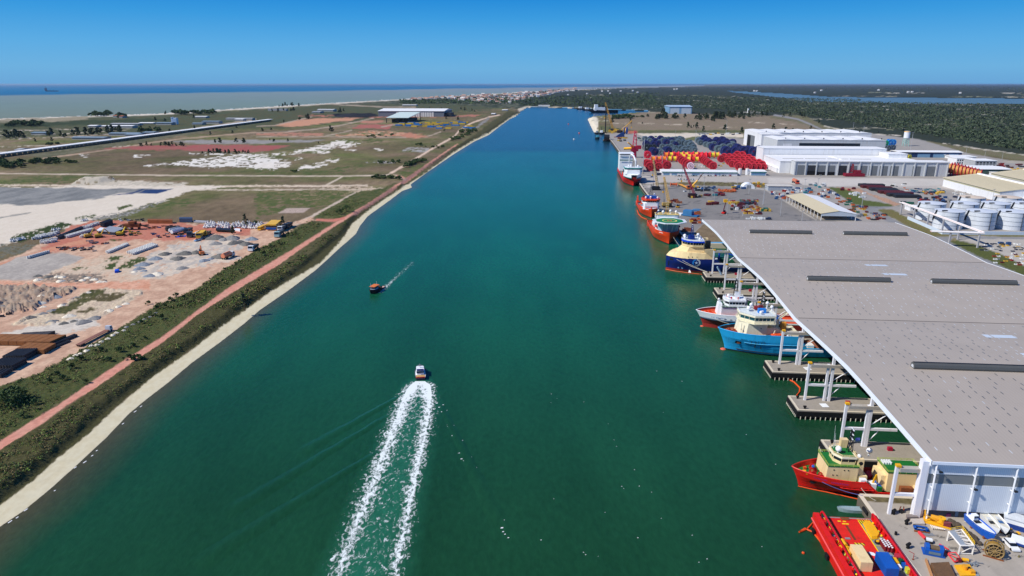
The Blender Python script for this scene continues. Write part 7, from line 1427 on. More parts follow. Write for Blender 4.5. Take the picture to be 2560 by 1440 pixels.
mk('nr',"navy cable reel with a red hub in the right reel field before the white halls","navy reels of the right field",navy_f,red_h,d_dark,12);mk('gr',"grey cable reel in the right reel field before the white halls","grey reels of the right field",grey_f,grey_h,d_dark,10);mk('nb',"big navy cable reel in the front row ending at the white wall","big navy reels",navy_f,red_h,d_dark,16)
mk('rs',"bright red cable reel standing alone left of the blue reels","single red reel",redb_f,grey_h,d_red,8);mk('ml',"dark red cable reel at the left end behind the low store","dark red reels of the left group",mar_f,mar_h,d_red,12);mk('mm',"dark red cable reel in one of two rows in the middle behind the low store","dark red reels of the middle rows",mar_f,mar_h,d_tan,12);mk('mr',"dark red cable reel in the big block beside the white factory wing","dark red reels of the right block",mar_f,mar_h,d_red,12)
mk('gm',"greyish pink cable reel at the front of the middle rows","pink grey reels",c_("reel_pinkgrey",170,130,140),mar_h,d_dark,14)
mk('y',"red flanged reel wound with yellow hose in the bright middle rows","yellow hose reels",redb_f,redb_f,d_yel,6,Wd=5.2);mk('o',"red flanged reel wound with orange hose in the bright middle rows","orange hose reels",redb_f,redb_f,d_or,6,Wd=5.2);mk('r',"red flanged reel wound with red hose in the bright middle rows","red hose reels",redb_f,redb_f,d_red,6,Wd=5.2)
reels([(765,275,45),(690,350,50),(800,355,45),(870,350,45),(905,275,48),(990,335,52),(830,310,45),(785,458,55),(812,468,56),(1015,450,55),(1070,300,40),(985,445,50),(1130,360,42)],'nl',AE+.25)
reels([(890,460,45),(915,482,45),(1080,340,48),(1165,335,50),(975,285,38),(1030,280,38),(1090,285,40),(1140,280,40),(1220,285,42),(1195,270,38),(1250,335,45),(1300,345,45),(1360,370,50),(1060,390,42),(1130,420,45),(1200,420,48),(1260,430,45),(1320,420,45),(1385,432,42),(1412,440,40),(1120,457,45),(1240,462,45),(930,390,40),(672,275,40),(945,300,40),(1340,330,40),(1165,470,42),(1300,460,42),(1010,395,40),(1070,455,42),(1180,300,40),(1400,395,40),(740,300,40),(880,320,38)],'gl',AE+.25)
reels([(690,405,50),(745,408,48),(800,402,44),(715,395,46)],'bl',AE+.2)
reels([(1530,310,50),(1580,325,45),(1560,265,45),(1650,330,50),(1690,405,52),(1720,330,45),(1765,305,45),(1800,360,50),(1830,290,48),(1880,320,48),(1905,365,50),(1962,340,48),(1988,330,46),(2045,402,50),(1860,345,46),(1740,290,42),(1615,300,44),(2070,410,48)],'nr',AE+.2)
reels([(1465,300,40),(1585,360,40),(1642,375,45),(1765,430,52),(1992,385,50),(1940,398,46),(1700,360,44),(1500,330,40),(1840,400,46),(1975,360,44),(1490,285,40),(1830,450,46)],'gr',AE+.2)
reels([(1880,462,68),(2020,466,68),(2150,462,68),(2212,452,62),(2282,468,68),(2380,448,62),(2402,474,66)],'nb',AE+.12)
reels([(705,512,54)],'rs',AE+.1);reels([(722,652,62),(748,690,66),(800,660,60),(872,690,62),(850,650,58),(1000,672,63),(960,648,56),(690,635,52),(905,640,54)],'ml',AE-.1);reels([(1230,598,55),(1262,622,56),(1292,642,60),(1330,662,60),(1545,590,55),(1570,606,55),(1592,622,55),(1620,640,55),(1642,656,56),(1690,684,58),(1205,575,50)],'mm',AE-.15);reels([(1355,684,50)],'gm',AE-.1)
sp=[];poly=[(1850,545),(2100,505),(2260,560),(2480,690),(2440,730),(2060,705),(1900,640)]
for j in range(9):
 for i in range(11):
  q=(1830+i*74+(j%2)*26,515+j*33+i*3)
  if sdf(np.array([q[0]],float),np.array([q[1]],float),poly)[0]>0:sp.append((q[0],q[1],random.uniform(46,56)))
reels(sorted(sp,key=lambda a:a[1]),'mr',AE-.35);reels([(1812,578,50)],'mr',AE)
for y,x0,x1,st in((575,795,1200,78),(515,990,1530,74),(585,1320,1520,66),(520,1560,1800,62),(545,1240,1560,78)):
 x=x0
 while x<x1:reels([(x,y,46)],random.choice('yyyor')if not 1500<x<1660 else 'r',AE+math.pi/2+random.uniform(-.12,.12));x+=st*random.uniform(.85,1.1)
mk('q',"dark red cable reel in the slanting row at the right end of the roller-door hall","dark red reels at the hall's end",mar_f,mar_h,d_tan,10,Wd=3.4)
for i in range(9):
 u,v=2374+i*8.8,438+i*1.5;X,Y=U(u,v);dup(PRT['q'],(X,Y,0),AE+.95,sc=(13.5-i*.35)*math.hypot(X,Y)/F/4.5)
mk('g',"green cable reel in the colourful stack beside the saw-edged hall","green reels",c_("reel_green",20,130,90),grey_h,c_("hose_green",30,140,90),8);mk('u',"bright blue cable reel in the colourful stack beside the saw-edged hall","bright blue reels",c_("reel_blue",30,110,214),grey_h,c_("hose_blue",40,120,220),8);mk('w',"yellow cable reel in the colourful stack beside the saw-edged hall","yellow reels",c_("reel_yellow",226,196,50),grey_h,d_yel,8);mk('t',"dark tyre-like reel at the foot of the colourful stack","dark reels of the colourful stack",c_("reel_tyre",70,78,84),grey_h,d_dark,6)
for k,u,v,r in(('w',2194,366,7),('w',2203,364,6.5),('g',2202,369,7.5),('g',2211,367,7),('u',2222,366,7.5),('u',2230,365,7),('t',2206,378,6.4),('t',2219,378,6.2),('t',2230,377,6.2)):X,Y=U(u,v);dup(PRT[k],(X,Y,0),AE+.3,sc=r*math.hypot(X,Y)/F/4.5)
for u,v,k in((2250,399,'q'),(2257,399,'w'),(2264,400,'q'),(2271,400,'w')):X,Y=U(u,v);dup(PRT[k],(X,Y,0),AE+.5,"reel behind the roller-door hall's right end, beside the long workshop","reels by the workshop",5.5*math.hypot(X,Y)/F/4.5)
for p in PRT.values():
 for c in list(p.children):bpy.data.objects.remove(c)
 bpy.data.objects.remove(p)
# ------------------------ boxes, baskets and stacks on the yards
def crate_mesh(l,w_,h,mat,kind):
 mb=MB()
 if kind=='basket':
  mb.box(-l/2,-w_/2,0,l/2,w_/2,h*.2)
  for s in(-1,1):mb.box(-l/2,s*w_/2-.06,0,l/2,s*w_/2+.06,h*.75);mb.box(s*l/2-.06,-w_/2,0,s*l/2+.06,w_/2,h*.75)
  for sx in(-1,1):
   for sy in(-1,1):mb.box(sx*l/2-.12,sy*w_/2-.12,0,sx*l/2+.12,sy*w_/2+.12,h)
 elif kind=='roll':
  mb.cyl((0,-w_/2,h/2),(0,w_/2,h/2),h/2,n=10);mb.cyl((0,-w_/2-.12,h/2),(0,-w_/2,h/2),h*.58,n=10);mb.cyl((0,w_/2,h/2),(0,w_/2+.12,h/2),h*.58,n=10)
 else:
  mb.box(-l/2,-w_/2,0,l/2,w_/2,h*.94);mb.box(-l/2-.06,-w_/2-.06,h*.94+.002,l/2+.06,w_/2+.06,h);n=max(3,int(l/.55))
  for k in range(n):
   q=-l/2+(k+.5)*l/n
   for s in(-1,1):mb.box(q-.08,s*(w_/2+.03)-.026,.1,q+.08,s*(w_/2+.03)+.026,h*.9)
 return mesh("crate",mb,mat)
CM={};PAL={'red':(150,44,42),'maroon':(96,36,40),'blue':(44,84,132),'navy':(44,54,78),'yellow':(204,166,62),'orange':(192,100,54),'white':(226,228,226),'grey':(140,144,146),'dark':(54,58,62),'green':(44,104,84),'teal':(60,130,140),'rust':(150,90,60)}
def crates(rect_,n,cols,size_,where,kind='box',cat=None,ang=AE,name=None,jit=.25):
 (u0,v0,u1,v1)=rect_;P_=[];size=tuple(round(q*.82,2)for q in size_);n=int(n*1.2)
 for i in range(n):
  u,v=random.uniform(u0,u1),random.uniform(v0,v1);c=random.choice(cols);l,w_,h=[s*random.uniform(.85,1.15)for s in size];key=(c,kind,size,random.randint(0,1))
  if key not in CM:CM[key]=crate_mesh(l,w_,h,M("crate_"+c,S(*PAL[c]),.55,var=.16,dirt=S(120,100,84),dirt_amt=.3),kind)
  nm=name or{'box':'storage_container','basket':'cargo_basket','roll':'hose_roll'}[kind];x,y=U(u,v)
  for _ in range(12):
   if all((x-a)**2+(y-b)**2>(size[1]*.8)**2 for a,b in P_):break
   u,v=random.uniform(u0,u1),random.uniform(v0,v1);x,y=U(u,v)
  P_.append((x,y))
  one(nm,CM[key],None,"%s %s %s"%(c.replace('dark','dark grey'),nm.split('_')[-1]if nm!='hose_roll' else 'hose roll',where),cat or{'box':'container','basket':'basket','roll':'hose roll'}[kind],(x,y,0),ang+random.choice((0,0,math.pi/2))+random.uniform(-jit,jit)*.3,"%s %s %s"%(c,kind,where))
ca=lambda a,b,c,d:(1560+a/5.54,440+b/5.54,1560+c/5.54,440+d/5.54)
crates(ca(960,165,1250,210),22,['navy','dark','white','grey','blue'],(5,2.4,2.4),"in the back row of the asphalt yard");crates(ca(1500,150,1660,190),9,['blue','yellow','white','navy'],(5.5,2.4,2.4),"near the white tent of the asphalt yard")
crates(ca(1315,205,1540,228),13,['orange'],(2.2,2.6,2.6),"in the row of orange reels on the asphalt yard",'roll');crates(ca(1250,240,1380,285),9,['maroon','red','teal'],(5,2.4,2.2),"beside the orange reels of the asphalt yard");crates(ca(925,270,1060,305),8,['dark','maroon','yellow'],(4,2.2,2),"by the red lattice crane");crates(ca(1120,255,1180,285),4,['navy','maroon'],(4,2.2,2),"by the light mast of the asphalt yard")
crates(ca(1445,375,1590,396),9,['yellow'],(3.0,2.2,2.4),"in the yellow row of the asphalt yard",'box',None,AE,None,.05);crates(ca(1590,375,1820,400),12,['maroon','navy','dark'],(4,2.2,2.2),"right of the yellow row",'box');crates(ca(1480,335,1850,362),15,['red','green','grey','yellow'],(3.4,2,1.6),"behind the yellow row",'basket');crates(ca(1490,405,1720,470),15,['red','white','dark','maroon','grey'],(3.6,2.2,2.2),"in front of the yellow row");crates(ca(1640,480,1890,535),16,['white','orange','navy','maroon','yellow'],(3.6,2,1.8),"in the near heap of the asphalt yard",'basket');crates(ca(1720,425,1880,470),8,['yellow','rust'],(3.4,2,1.6),"in the yellow baskets of the asphalt yard",'basket');crates(ca(1885,470,2025,490),8,['yellow','green'],(3.2,2.2,2.2),"in the striped row at the yard's right end");crates(ca(1145,360,1300,400),5,['maroon','yellow'],(5.5,2.4,2.4),"standing alone on the open asphalt");crates(ca(1700,580,1930,605),10,['white'],(3.4,2,1.4),"in the white row along the roof's far edge",'basket');crates(ca(1945,595,2020,608),2,['navy'],(4,2.2,1.8),"at the right end of the white row");crates(ca(645,335,770,375),6,['maroon','rust'],(5,2.4,2.2),"beside the quay behind the red ship",'basket');crates(ca(880,500,1040,560),9,['rust','maroon','orange'],(3.6,2.4,2),"beside the blue rig by the quay",'basket');crates(ca(890,600,1050,690),8,['yellow','maroon','dark','orange'],(3.6,2.4,2.2),"on the quay by the helideck ship",'basket');crates(ca(790,730,930,775),7,['maroon','rust'],(3,2,1.6),"on the quay under the roof's far corner",'basket')
c8r=lambda a,b,c,d:(1880+a/3.765,300+b/3.765,1880+c/3.765,300+d/3.765)
crates(c8r(375,640,560,690),15,['blue','yellow','white','teal','orange'],(4,2.4,2.2),"in the row right of the small grey shed");crates(c8r(180,665,340,745),17,['red','blue','white','orange','navy'],(3.4,2.2,2),"between the asphalt yard and the open shed");crates(c8r(620,660,820,740),16,['white','blue','grey','orange','navy'],(3.4,2.2,2),"behind the open shed",'box');crates(c8r(760,740,960,810),12,['rust','green','orange','maroon'],(3.4,2.2,1.8),"right of the open shed",'basket');crates(c8r(900,815,1090,880),20,['green','yellow','blue','maroon','dark','rust'],(2.8,2,1.6),"in the clutter along the access road",'basket');crates(c8r(1080,880,1260,945),18,['maroon','blue','orange','dark','grey','navy'],(3,2,1.6),"beside the open shed's near end",'basket');crates(c8r(980,895,1080,920),4,['grey','yellow'],(3.4,2.2,2.4),"against the open shed's gable");crates(c8r(1560,725,2040,785),38,['maroon','rust','grey','dark','blue','navy','red'],(3.2,2.2,2),"in front of the cream warehouse");crates(c8r(1460,650,1810,690),22,['blue','navy','grey','teal'],(4.4,1.6,1.2),"in the blue row of the pipe yard",'basket');crates(c8r(1600,685,1800,710),10,['yellow','rust','navy'],(2.4,3.2,2.2),"in the pipe yard",'roll');crates(c8r(915,690,1060,750),7,['white'],(4,2.4,2),"under tarpaulin on the grass strip");crates(c8r(840,645,960,690),5,['red','maroon'],(3.6,2.2,2),"at the end of the grass strip");crates(c8r(1380,775,1500,800),4,['dark','green'],(5,2.4,2.2),"at the bend of the access road");crates(c8r(1290,640,1460,720),12,['white','grey','orange'],(2.6,1.8,1),"scattered in the pipe yard",'basket');crates(c8r(1900,660,2150,720),14,['white','grey'],(2.4,1.8,1),"along the cream warehouse wall",'basket');crates(c8r(2080,730,2260,780),9,['maroon','rust','blue'],(3,2.2,2),"at the corner of the cream warehouse");crates(c8r(2000,500,2150,545),8,['red','maroon','green'],(3.4,2.4,2.2),"beside the dark red reel row",'basket');crates(c8r(2150,505,2330,540),12,['green','dark'],(3.4,2.4,2),"under the shed at the right edge",'basket');crates(c8r(2300,420,2560,460),14,['maroon','red','dark'],(4,2.4,2.4),"behind the office block",'basket');crates(c8r(2440,470,2560,495),10,['yellow'],(4,2,2.4),"in the yellow row at the right edge",'roll');crates(c8r(10,595,140,640),5,['yellow','orange'],(3,2.4,2.8),"on the verge behind the asphalt yard",'roll');crates(c8r(540,600,700,640),9,['white','grey','teal'],(4,2.4,2),"near the small white roof");crates(c8r(1020,595,1450,632),12,['dark','grey','white'],(3,2,1.2),"along the pale concrete road",'basket');crates(c8r(620,500,1020,525),10,['white','red','grey'],(3,2,1.4),"before the roller doors",'basket')
crates(c8r(2140,1165,2560,1240),26,['yellow','navy','grey','white','dark'],(2.0,1.2,.9),"in the scrap yard below the tanks",'basket');crates(c8r(2280,1250,2620,1370),26,['maroon','yellow','grey','white','red'],(2.0,1.2,.9),"at the near end of the scrap yard",'basket');crates(c8r(2330,1155,2450,1185),3,['blue','dark'],(3.4,2,1.8),"as a big box in the scrap yard")
crates((1585,338,1640,352),16,['grey','white','dark','green'],(6,4,3),"on the far quay near the piling crane",'basket');crates((1522,325,1552,331),8,['yellow'],(7,8,6.5),"in the yellow row at the quay's far end",'roll');crates((1745,332,1850,336.5),22,['yellow','white','grey','navy'],(7,4,3.2),"along the sand strip behind the reels",'basket');crates((1538,343,1568,352),9,['yellow','dark','rust','grey'],(6,4,3.2),"beside the blue reel at the far quay",'basket');crates((1700,410,1770,420),7,['yellow','green','white'],(6,2.6,2.4),"behind the low white store");crates((1790,405,1810,416),3,['yellow','dark'],(3,2,2),"between the red reel groups",'basket');crates((1640,432,1655,438),3,['navy','white'],(5,3,2.4),"at the left end of the low store")
for k in range(9):
 u0,v0=2150+(k%5)*22+(k//5)*6,467+(k%5)*7.0+(k//5)*3.6;x,y=U(u0,v0);mb=MB();n=7
 for i in range(n):
  for j in range(3):mb.cyl((0,i*1.0,.5+j*.9),(24-(k%3)*2,i*1.0,.5+j*.9),.48,n=6)
 one("pipe_stack",mb,M(["pipe_black","pipe_oxblood"][k%2],S(*[(44,46,52),(88,36,40)][k%2]),.6,var=.2),"%s pipe bundle in the long rows of the pipe yard"%["black","dark red"][k%2],"pipe stack",(x,y,0),AE-.02,"pipe bundles of the pipe yard")
# ------------------------ vehicles
tyre=M("tyre_black",S(26,26,28),.9);glassv=M("vehicle_glass",S(24,32,40),.1,spec=.6)
def wheels(t,xs,wy,r):
 for x in xs:
  for s in(-1,1):mb=MB();mb.cyl((x,s*(wy-.12),r),(x,s*(wy+.12),r),r,n=10);part("wheel",mb,tyre,t)
def car(label,u,v,u2,v2,col,L=None,group=None,pick=False,name="parked_car",cat="car"):
 x,y=U(u,v);x2,y2=U(u2,v2);a=math.atan2(y2-y,x2-x);L=L or math.hypot(x2-x,y2-y);k=L/4.4;t=thing(name,label,cat,((x+x2)/2,(y+y2)/2,0),a,group)
 pm=M("car_"+"_".join(map(str,col)),S(*col),.3,var=.03,spec=.5);w_=.9*k
 mb=MB();mb.xprism([(-2.2*k,.3*k),(-2.2*k,.85*k),(-1.9*k,.95*k),(1.0*k,.95*k),(2.1*k,.78*k),(2.2*k,.35*k)],-w_,w_);part("body",mb,pm,t)
 e=(-.2 if pick else-2.0)*k;mb=MB();mb.xprism([(e,.952*k),(e+.35*k,1.38*k),(.3*k,1.4*k),(1.05*k,.952*k)],-w_*.86,w_*.86);c=part("window",mb,glassv,t);mb=MB();mb.xprism([(e+.3*k,1.382*k),(e+.4*k,1.47*k),(.25*k,1.47*k),(.36*k,1.39*k)],-w_*.85,w_*.85);part("roof",mb,pm,t);wheels(t,(-1.35*k,1.4*k),w_-.08*k,.33*k);return t
cols=[(236,238,240),(200,204,208),(44,48,54),(150,154,158),(236,238,240),(160,40,40)]
for i in range(24):
 u=1685+i*6.1;
 if i in(5,13):continue
 cc=cols[i%6];nm=["white","silver","black","grey","white","red"][i%6]
 car("%s car parked in the row before the low white store"%nm,u,440.5,u+.8,438.4,cc,4.2,"%s cars before the low store"%nm)
def lorry(label,u,v,u2,v2,cab,bed,kind='flat',name="lorry",cat="lorry",L=None,group=None,H_=1.0):
 """(u, v) rear end, (u2, v2) front end on the ground"""
 x,y=U(u,v);x2,y2=U(u2,v2);a=math.atan2(y2-y,x2-x);L=L or math.hypot(x2-x,y2-y);k=max(.7,min(1.5,L/8))*H_;w_=1.15*k;t=thing(name,label,cat,((x+x2)/2,(y+y2)/2,0),a,group);h=L/2;cm=M("cab_"+"_".join(map(str,cab)),S(*cab),.4,var=.05);bm=M("bed_"+"_".join(map(str,bed)),S(*bed),.6,var=.15)
 mb=MB();mb.xprism([(h-1.9*k,.5*k),(h-1.9*k,2.7*k),(h-.5*k,2.7*k),(h,1.7*k),(h,.5*k)],-w_,w_);part("cab",mb,cm,t);mb=MB();mb.xprism([(h-.44*k,2.55*k),(h+.02*k,1.75*k),(h+.05*k,1.75*k),(h-.4*k,2.6*k)],-w_*.9,w_*.9);mb.box(h-1.5*k,-w_-.03,1.7*k,h-.6*k,w_+.03,2.4*k);part("window",mb,glassv,t)
 mb=MB();mb.box(-h,-w_*.5,.6*k,h-1.9*k,w_*.5,.95*k);part("chassis",mb,dark_steel,t);mb=MB();e=h-2.1*k
 if kind=='flat':mb.box(-h,-w_,.96*k,e,w_,1.15*k)
 elif kind=='dump':mb.add([(-h,-w_,1.2*k),(e,-w_,.97*k),(e,w_,.97*k),(-h,w_,1.2*k),(-h,-w_*1.1,2.2*k),(e,-w_*1.1,2.4*k),(e,w_*1.1,2.4*k),(-h,w_*1.1,2.2*k),(-h+.15,-w_,2.1*k),(e-.15,-w_,2.1*k),(e-.15,w_,2.1*k),(-h+.15,w_,2.1*k)],[(3,2,1,0),(0,1,5,4),(1,2,6,5),(2,3,7,6),(3,0,4,7),(8,9,10,11)])
 elif kind=='tank':mb.cyl((-h,0,1.9*k),(e,0,1.9*k),w_*.95,n=12);mb.box(-h+.4,-.3,1.9*k+w_*.9,e-.4,.3,2.05*k+w_*.95)
 else:mb.box(-h,-w_,.96*k,e,w_,2.9*k)
 part("bed" if kind!='tank' else "tank",mb,bm,t);wheels(t,(h-1.0*k,-h+1.0*k,-h+2.2*k),w_-.1,.5*k);return t
def bus(label,u,v,u2,v2,col,front):
 x,y=U(u,v);x2,y2=U(u2,v2);a=math.atan2(y2-y,x2-x);h=math.hypot(x2-x,y2-y)/2;k=h/5;t=thing("bus",label,"bus",((x+x2)/2,(y+y2)/2,0),a);w_=1.2*k;mb=MB();mb.box(-h,-w_,.4*k,h,w_,1.5*k);part("body",mb,col,t);mb=MB();mb.box(-h+.02,-w_*.98,1.502*k,h-.02,w_*.98,2.3*k);part("window",mb,glassv,t);mb=MB();mb.box(-h,-w_,2.302*k,h,w_,2.8*k);part("roof",mb,col,t);mb=MB();mb.box(h+.01,-w_,.5*k,h+.08,w_,1.45*k);part("front_panel",mb,front,t);wheels(t,(-h*.6,h*.62),w_-.1,.45*k)
yb=M("bus_yellow",S(236,184,50),.4,var=.05)
bus("yellow bus parked alone left of the two other buses",663,570,648,577,yb,yb);bus("yellow bus with a blue front, left of the pair",687,565,673,576.5,yb,blue_p);bus("yellow bus with a blue front, right of the pair",698,565.5,684,577,yb,blue_p)
lorry("white dump lorry driving on the yard road",642,620,626,630,(236,240,242),(60,66,74),'dump');lorry("teal and white dump lorry near the bank scrub",706,585,692,595,(150,190,196),(60,70,76),'dump');lorry("white dump lorry under the casuarina by the buses",712,572,699,580,(230,236,238),(90,96,100),'dump');lorry("dark dump lorry at the right end of the parked row",727,565,714,573,(60,66,74),(56,60,66),'dump');lorry("orange tank lorry with a white cab on the sand",558,650,583,640,(232,234,232),(226,140,104),'tank')
lorry("low-loader lorry with a raised white cab and a rusty flat trailer by the bank",196,868,277,826,(196,204,214),(140,96,80),'flat',"low_loader","lorry",None,None,.62)
lorry("white lorry in the cluster of parked lorries",500,587,485,593,(220,226,230),(226,228,226),'tank');lorry("yellow lorry in the cluster of parked lorries",510,586,497,598,(226,180,60),(226,180,60),'dump');lorry("orange lorry in the cluster of parked lorries",492,582,474,595,(60,70,80),(226,140,50),'flat');lorry("dark lorry in the cluster of parked lorries",478,577,466,584,(60,70,80),(70,76,80),'dump');lorry("yellow loader lorry at the end of the lorry cluster",525,584,512,590,(214,176,60),(120,110,80),'dump')
car("blue and white pickup in front of the lorry cluster",500,601,487,604.5,(120,160,196),None,None,True,"pickup","pickup");car("dark blue pickup beside the lorry cluster",513,596,502,600,(50,70,100),None,None,True,"pickup","pickup")
for u,v,k,lb in((1698,448,'tank',"white tank lorry on the pale road before the low store"),(1713,449,'dump',"grey lorry on the pale road before the low store"),(1730,449,'box',"white box lorry on the pale road before the low store")):lorry(lb,u-3,v,u+3.5,v+1.5,(226,228,230),(150,156,160),k)
lorry("orange tank lorry on the pale concrete road",1983,456,1994,461,(200,80,50),(196,120,90),'tank');car("white pickup on the asphalt yard",1709,479,1715,478,(230,232,234),None,None,True,"pickup","pickup")
for u,v in((1946,470),(1963,472),(1957,468)):car("grey pickup beside the white tent of the asphalt yard",u-4,v,u+4,v+.4,(170,176,182),None,"grey pickups by the tent",True,"pickup","pickup")
def excavator(label,u,v,ang,col,k=1.0):
 x,y=U(u,v);t=thing("excavator",label,"excavator",(x,y,0),ang);cm=M("digger_"+"_".join(map(str,col)),S(*col),.5,var=.1)
 for s in(-1,1):mb=MB();mb.box(-1.8*k,s*1.1*k-.35*k,0,1.8*k,s*1.1*k+.35*k,.8*k);part("track",mb,tyre,t)
 mb=MB();mb.box(-1.9*k,-1.1*k,.82*k,1.2*k,1.1*k,2.0*k);part("body",mb,cm,t);mb=MB();mb.box(0,.1*k,2.002*k,1.2*k,1.0*k,2.9*k);part("cab",mb,glassv,t);mb=MB();mb.bar((1.0*k,-.3*k,1.6*k),(2.8*k,-.3*k,4.6*k),.4*k);mb.bar((2.8*k,-.3*k,4.6*k),(4.6*k,-.3*k,2.4*k),.3*k);mb.box(4.3*k,-.8*k,1.6*k,5.1*k,.2*k,2.4*k);part("boom",mb,cm,t)
excavator("orange excavator digging in the dark gravel heaps",505,637,2.2,(196,110,60),1.15);excavator("yellow wheel digger by the grey-roofed works",302,589,.3,(226,200,50),1.3);excavator("yellow loader beside the concrete block rows",222,594,.8,(196,160,60),1.3);excavator("second yellow loader beside the concrete block rows",248,594,.6,(206,170,60),1.3)
def lattice(mb,a,b,w_,n,t,mi=0):
 a,b=Vector(a),Vector(b);d=(b-a).normalized();s=d.cross(Vector((0,0,1)));s=s.normalized()if s.length>.01 else Vector((1,0,0));q=d.cross(s);c=[s*w_+q*w_,-s*w_+q*w_,-s*w_-q*w_,s*w_-q*w_]
 for k in c:mb.bar(a+k,b+k*.5,t,mi)
 for i in range(n):
  f,g=i/n,(i+1)/n;k0,k1_=1-.5*f,1-.5*g
  for j in range(4):mb.bar(a.lerp(b,f)+c[j]*k0,a.lerp(b,g)+c[(j+1)%4]*k1_,t*.7,mi)
def crawler(label,u,v,tipu,tipv,reach,boomc,bodyc,k,wd):
 """lattice boom crane: base at (u, v); the tip is where its height brings it to (tipu, tipv)"""
 x,y=U(u,v);t=thing("crawler_crane",label,"crane",(x,y,0),0);tx,ty=x+reach[0],y+reach[1]
 pu,_=PR(tx,ty,0);lo,hi=0,99;tv=CV(tipu,tipv)
 for _ in range(40):
  m=(lo+hi)/2
  if PR(tx,ty,m)[1]>tv:lo=m
  else:hi=m
 bm=M("boom_"+"_".join(map(str,boomc)),S(*boomc),.5,var=.1);dm=M("body_"+"_".join(map(str,bodyc)),S(*bodyc),.5,var=.15)
 for s in(-1,1):mb=MB();mb.box(-4*k,s*2.4*k-.7*k,0,4*k,s*2.4*k+.7*k,1.4*k);part("track",mb,tyre,t)
 mb=MB();mb.box(-4.4*k,-1.8*k,1.42*k,2.6*k,1.8*k,3.8*k);part("machinery_house",mb,dm,t);mb=MB();mb.box(1.2*k,-2.9*k,1.5*k,3.2*k,-1.82*k,3.6*k);part("cab",mb,glassv,t);mb=MB();lattice(mb,(1.5*k,0,2.4*k),(reach[0],reach[1],lo),wd,14,wd*.36);part("boom",mb,bm,t);mb=MB();mb.cyl((reach[0],reach[1],lo),(reach[0],reach[1],lo*.5),.12*k,n=4);mb.cyl((-3*k,0,5*k),(reach[0],reach[1],lo),.1*k,n=4);mb.cyl((-3*k,0,3.8*k),(-3*k,0,6.5*k),.25*k,n=4);part("cable",mb,dark_steel,t);mb=MB();mb.box(reach[0]-.6*k,reach[1]-.6*k,lo*.5-1.4*k,reach[0]+.6*k,reach[1]+.6*k,lo*.5);part("hook_block",mb,yellow_p,t)
crawler("yellow lattice boom crane on the far quay with a tall boom above the trees",1530,327,1516,253,(-17,0),(196,150,70),(60,60,64),1.7,1.7);crawler("yellow lattice boom crane with a short boom at the far quay",1550,330,1565,299,(24,0),(206,160,76),(70,50,50),1.5,1.5)
crawler("tan lattice boom crane with a black machine house between the red ships",1640,474,1634,398,(-3,6),(206,176,120),(40,42,46),1.0,.95);crawler("tan lattice boom crane standing behind the helideck ship",1668,517,1662,441,(-2.5,8),(206,170,100),(190,160,90),1.0,.95);crawler("red lattice boom crane in the middle of the asphalt yard",1732,493,1713,411,(-9,10),(170,60,80),(60,40,46),1.0,.8)
x,y=U(1513,333,-3);t=thing("piling_mast","slim black piling mast rising beside the tugs at the quay end","piling mast",(x,y,-3));mb=MB();mb.cyl((0,0,0),(0,0,zfor(1513,333,259)),1.3,.9,n=6);part("mast",mb,dark_m,t);mb=MB();mb.box(-4,-3,0,4,3,4);part("base",mb,boot_blk,t)
x,y=U(1733,472);t=thing("mobile_crane","yellow telescopic mobile crane with a raised boom on the asphalt yard","crane",(x,y,0),AE);mb=MB();mb.box(-5,-1.3,.8,5,1.3,1.9);part("carrier",mb,dark_steel,t);mb=MB();mb.box(3.4,-1.2,1.92,5,1.2,3);mb.box(-2,-1.2,1.92,1.4,1.2,3.6);part("cab",mb,yellow_p,t);ht=zfor(1733,472,431);mb=MB();mb.bar((-1.5,0,3),(3.6,0,ht*.55),.9);part("boom",mb,yellow_p,t);mb=MB();mb.bar((3.3,0,ht*.5),(8.6,0,ht),.55);part("boom_tip",mb,dark_steel,t);wheels(t,(-4,-2,2,4),1.2,.7)
t=lorry("orange crane lorry with a flat boom on the asphalt yard",1699,463,1722,474,(206,110,50),(226,160,60),'flat')
x,y=U(1810,534);t=thing("reach_stacker","red reach stacker with its dark boom raised on the asphalt yard","reach stacker",(x,y,0),.9);mb=MB();mb.box(-2.6,-1.2,.5,2.6,1.2,1.6);part("body",mb,red_p,t);mb=MB();mb.box(-.6,-.7,1.62,.8,.7,2.8);part("cab",mb,glassv,t);hs=zfor(1810,534,499);mb=MB();mb.bar((-2,0,1.8),(2.6,0,hs),.55);part("boom",mb,M("boom_maroon",S(90,36,44),.5),t);wheels(t,(-1.8,1.8),1.1,.65)
mb=MB();mb.box(-1.5,-1.1,0,1.5,1.1,2.2);mb.box(-1.58,-1.18,2.202,1.58,1.18,2.4);X,Y=U(1808,534);one("lifted_container",mb,yellow_p,"yellow container held high by the red reach stacker","container",(X+1.6,Y+1.6,hs-2.3),AE)
x,y=U(1694,519);t=thing("forklift","yellow forklift on the quay behind the helideck ship","forklift",(x,y,0),AE);mb=MB();mb.box(-1.4,-.9,.3,1.4,.9,1.3);part("body",mb,yellow_p,t);mb=MB();mb.box(-.8,-.8,1.32,.6,.8,2.8);part("cab",mb,glassv,t);mb=MB();mb.box(1.42,-.7,.1,1.6,.7,3);part("mast",mb,dark_steel,t);wheels(t,(-.9,.9),.85,.45)
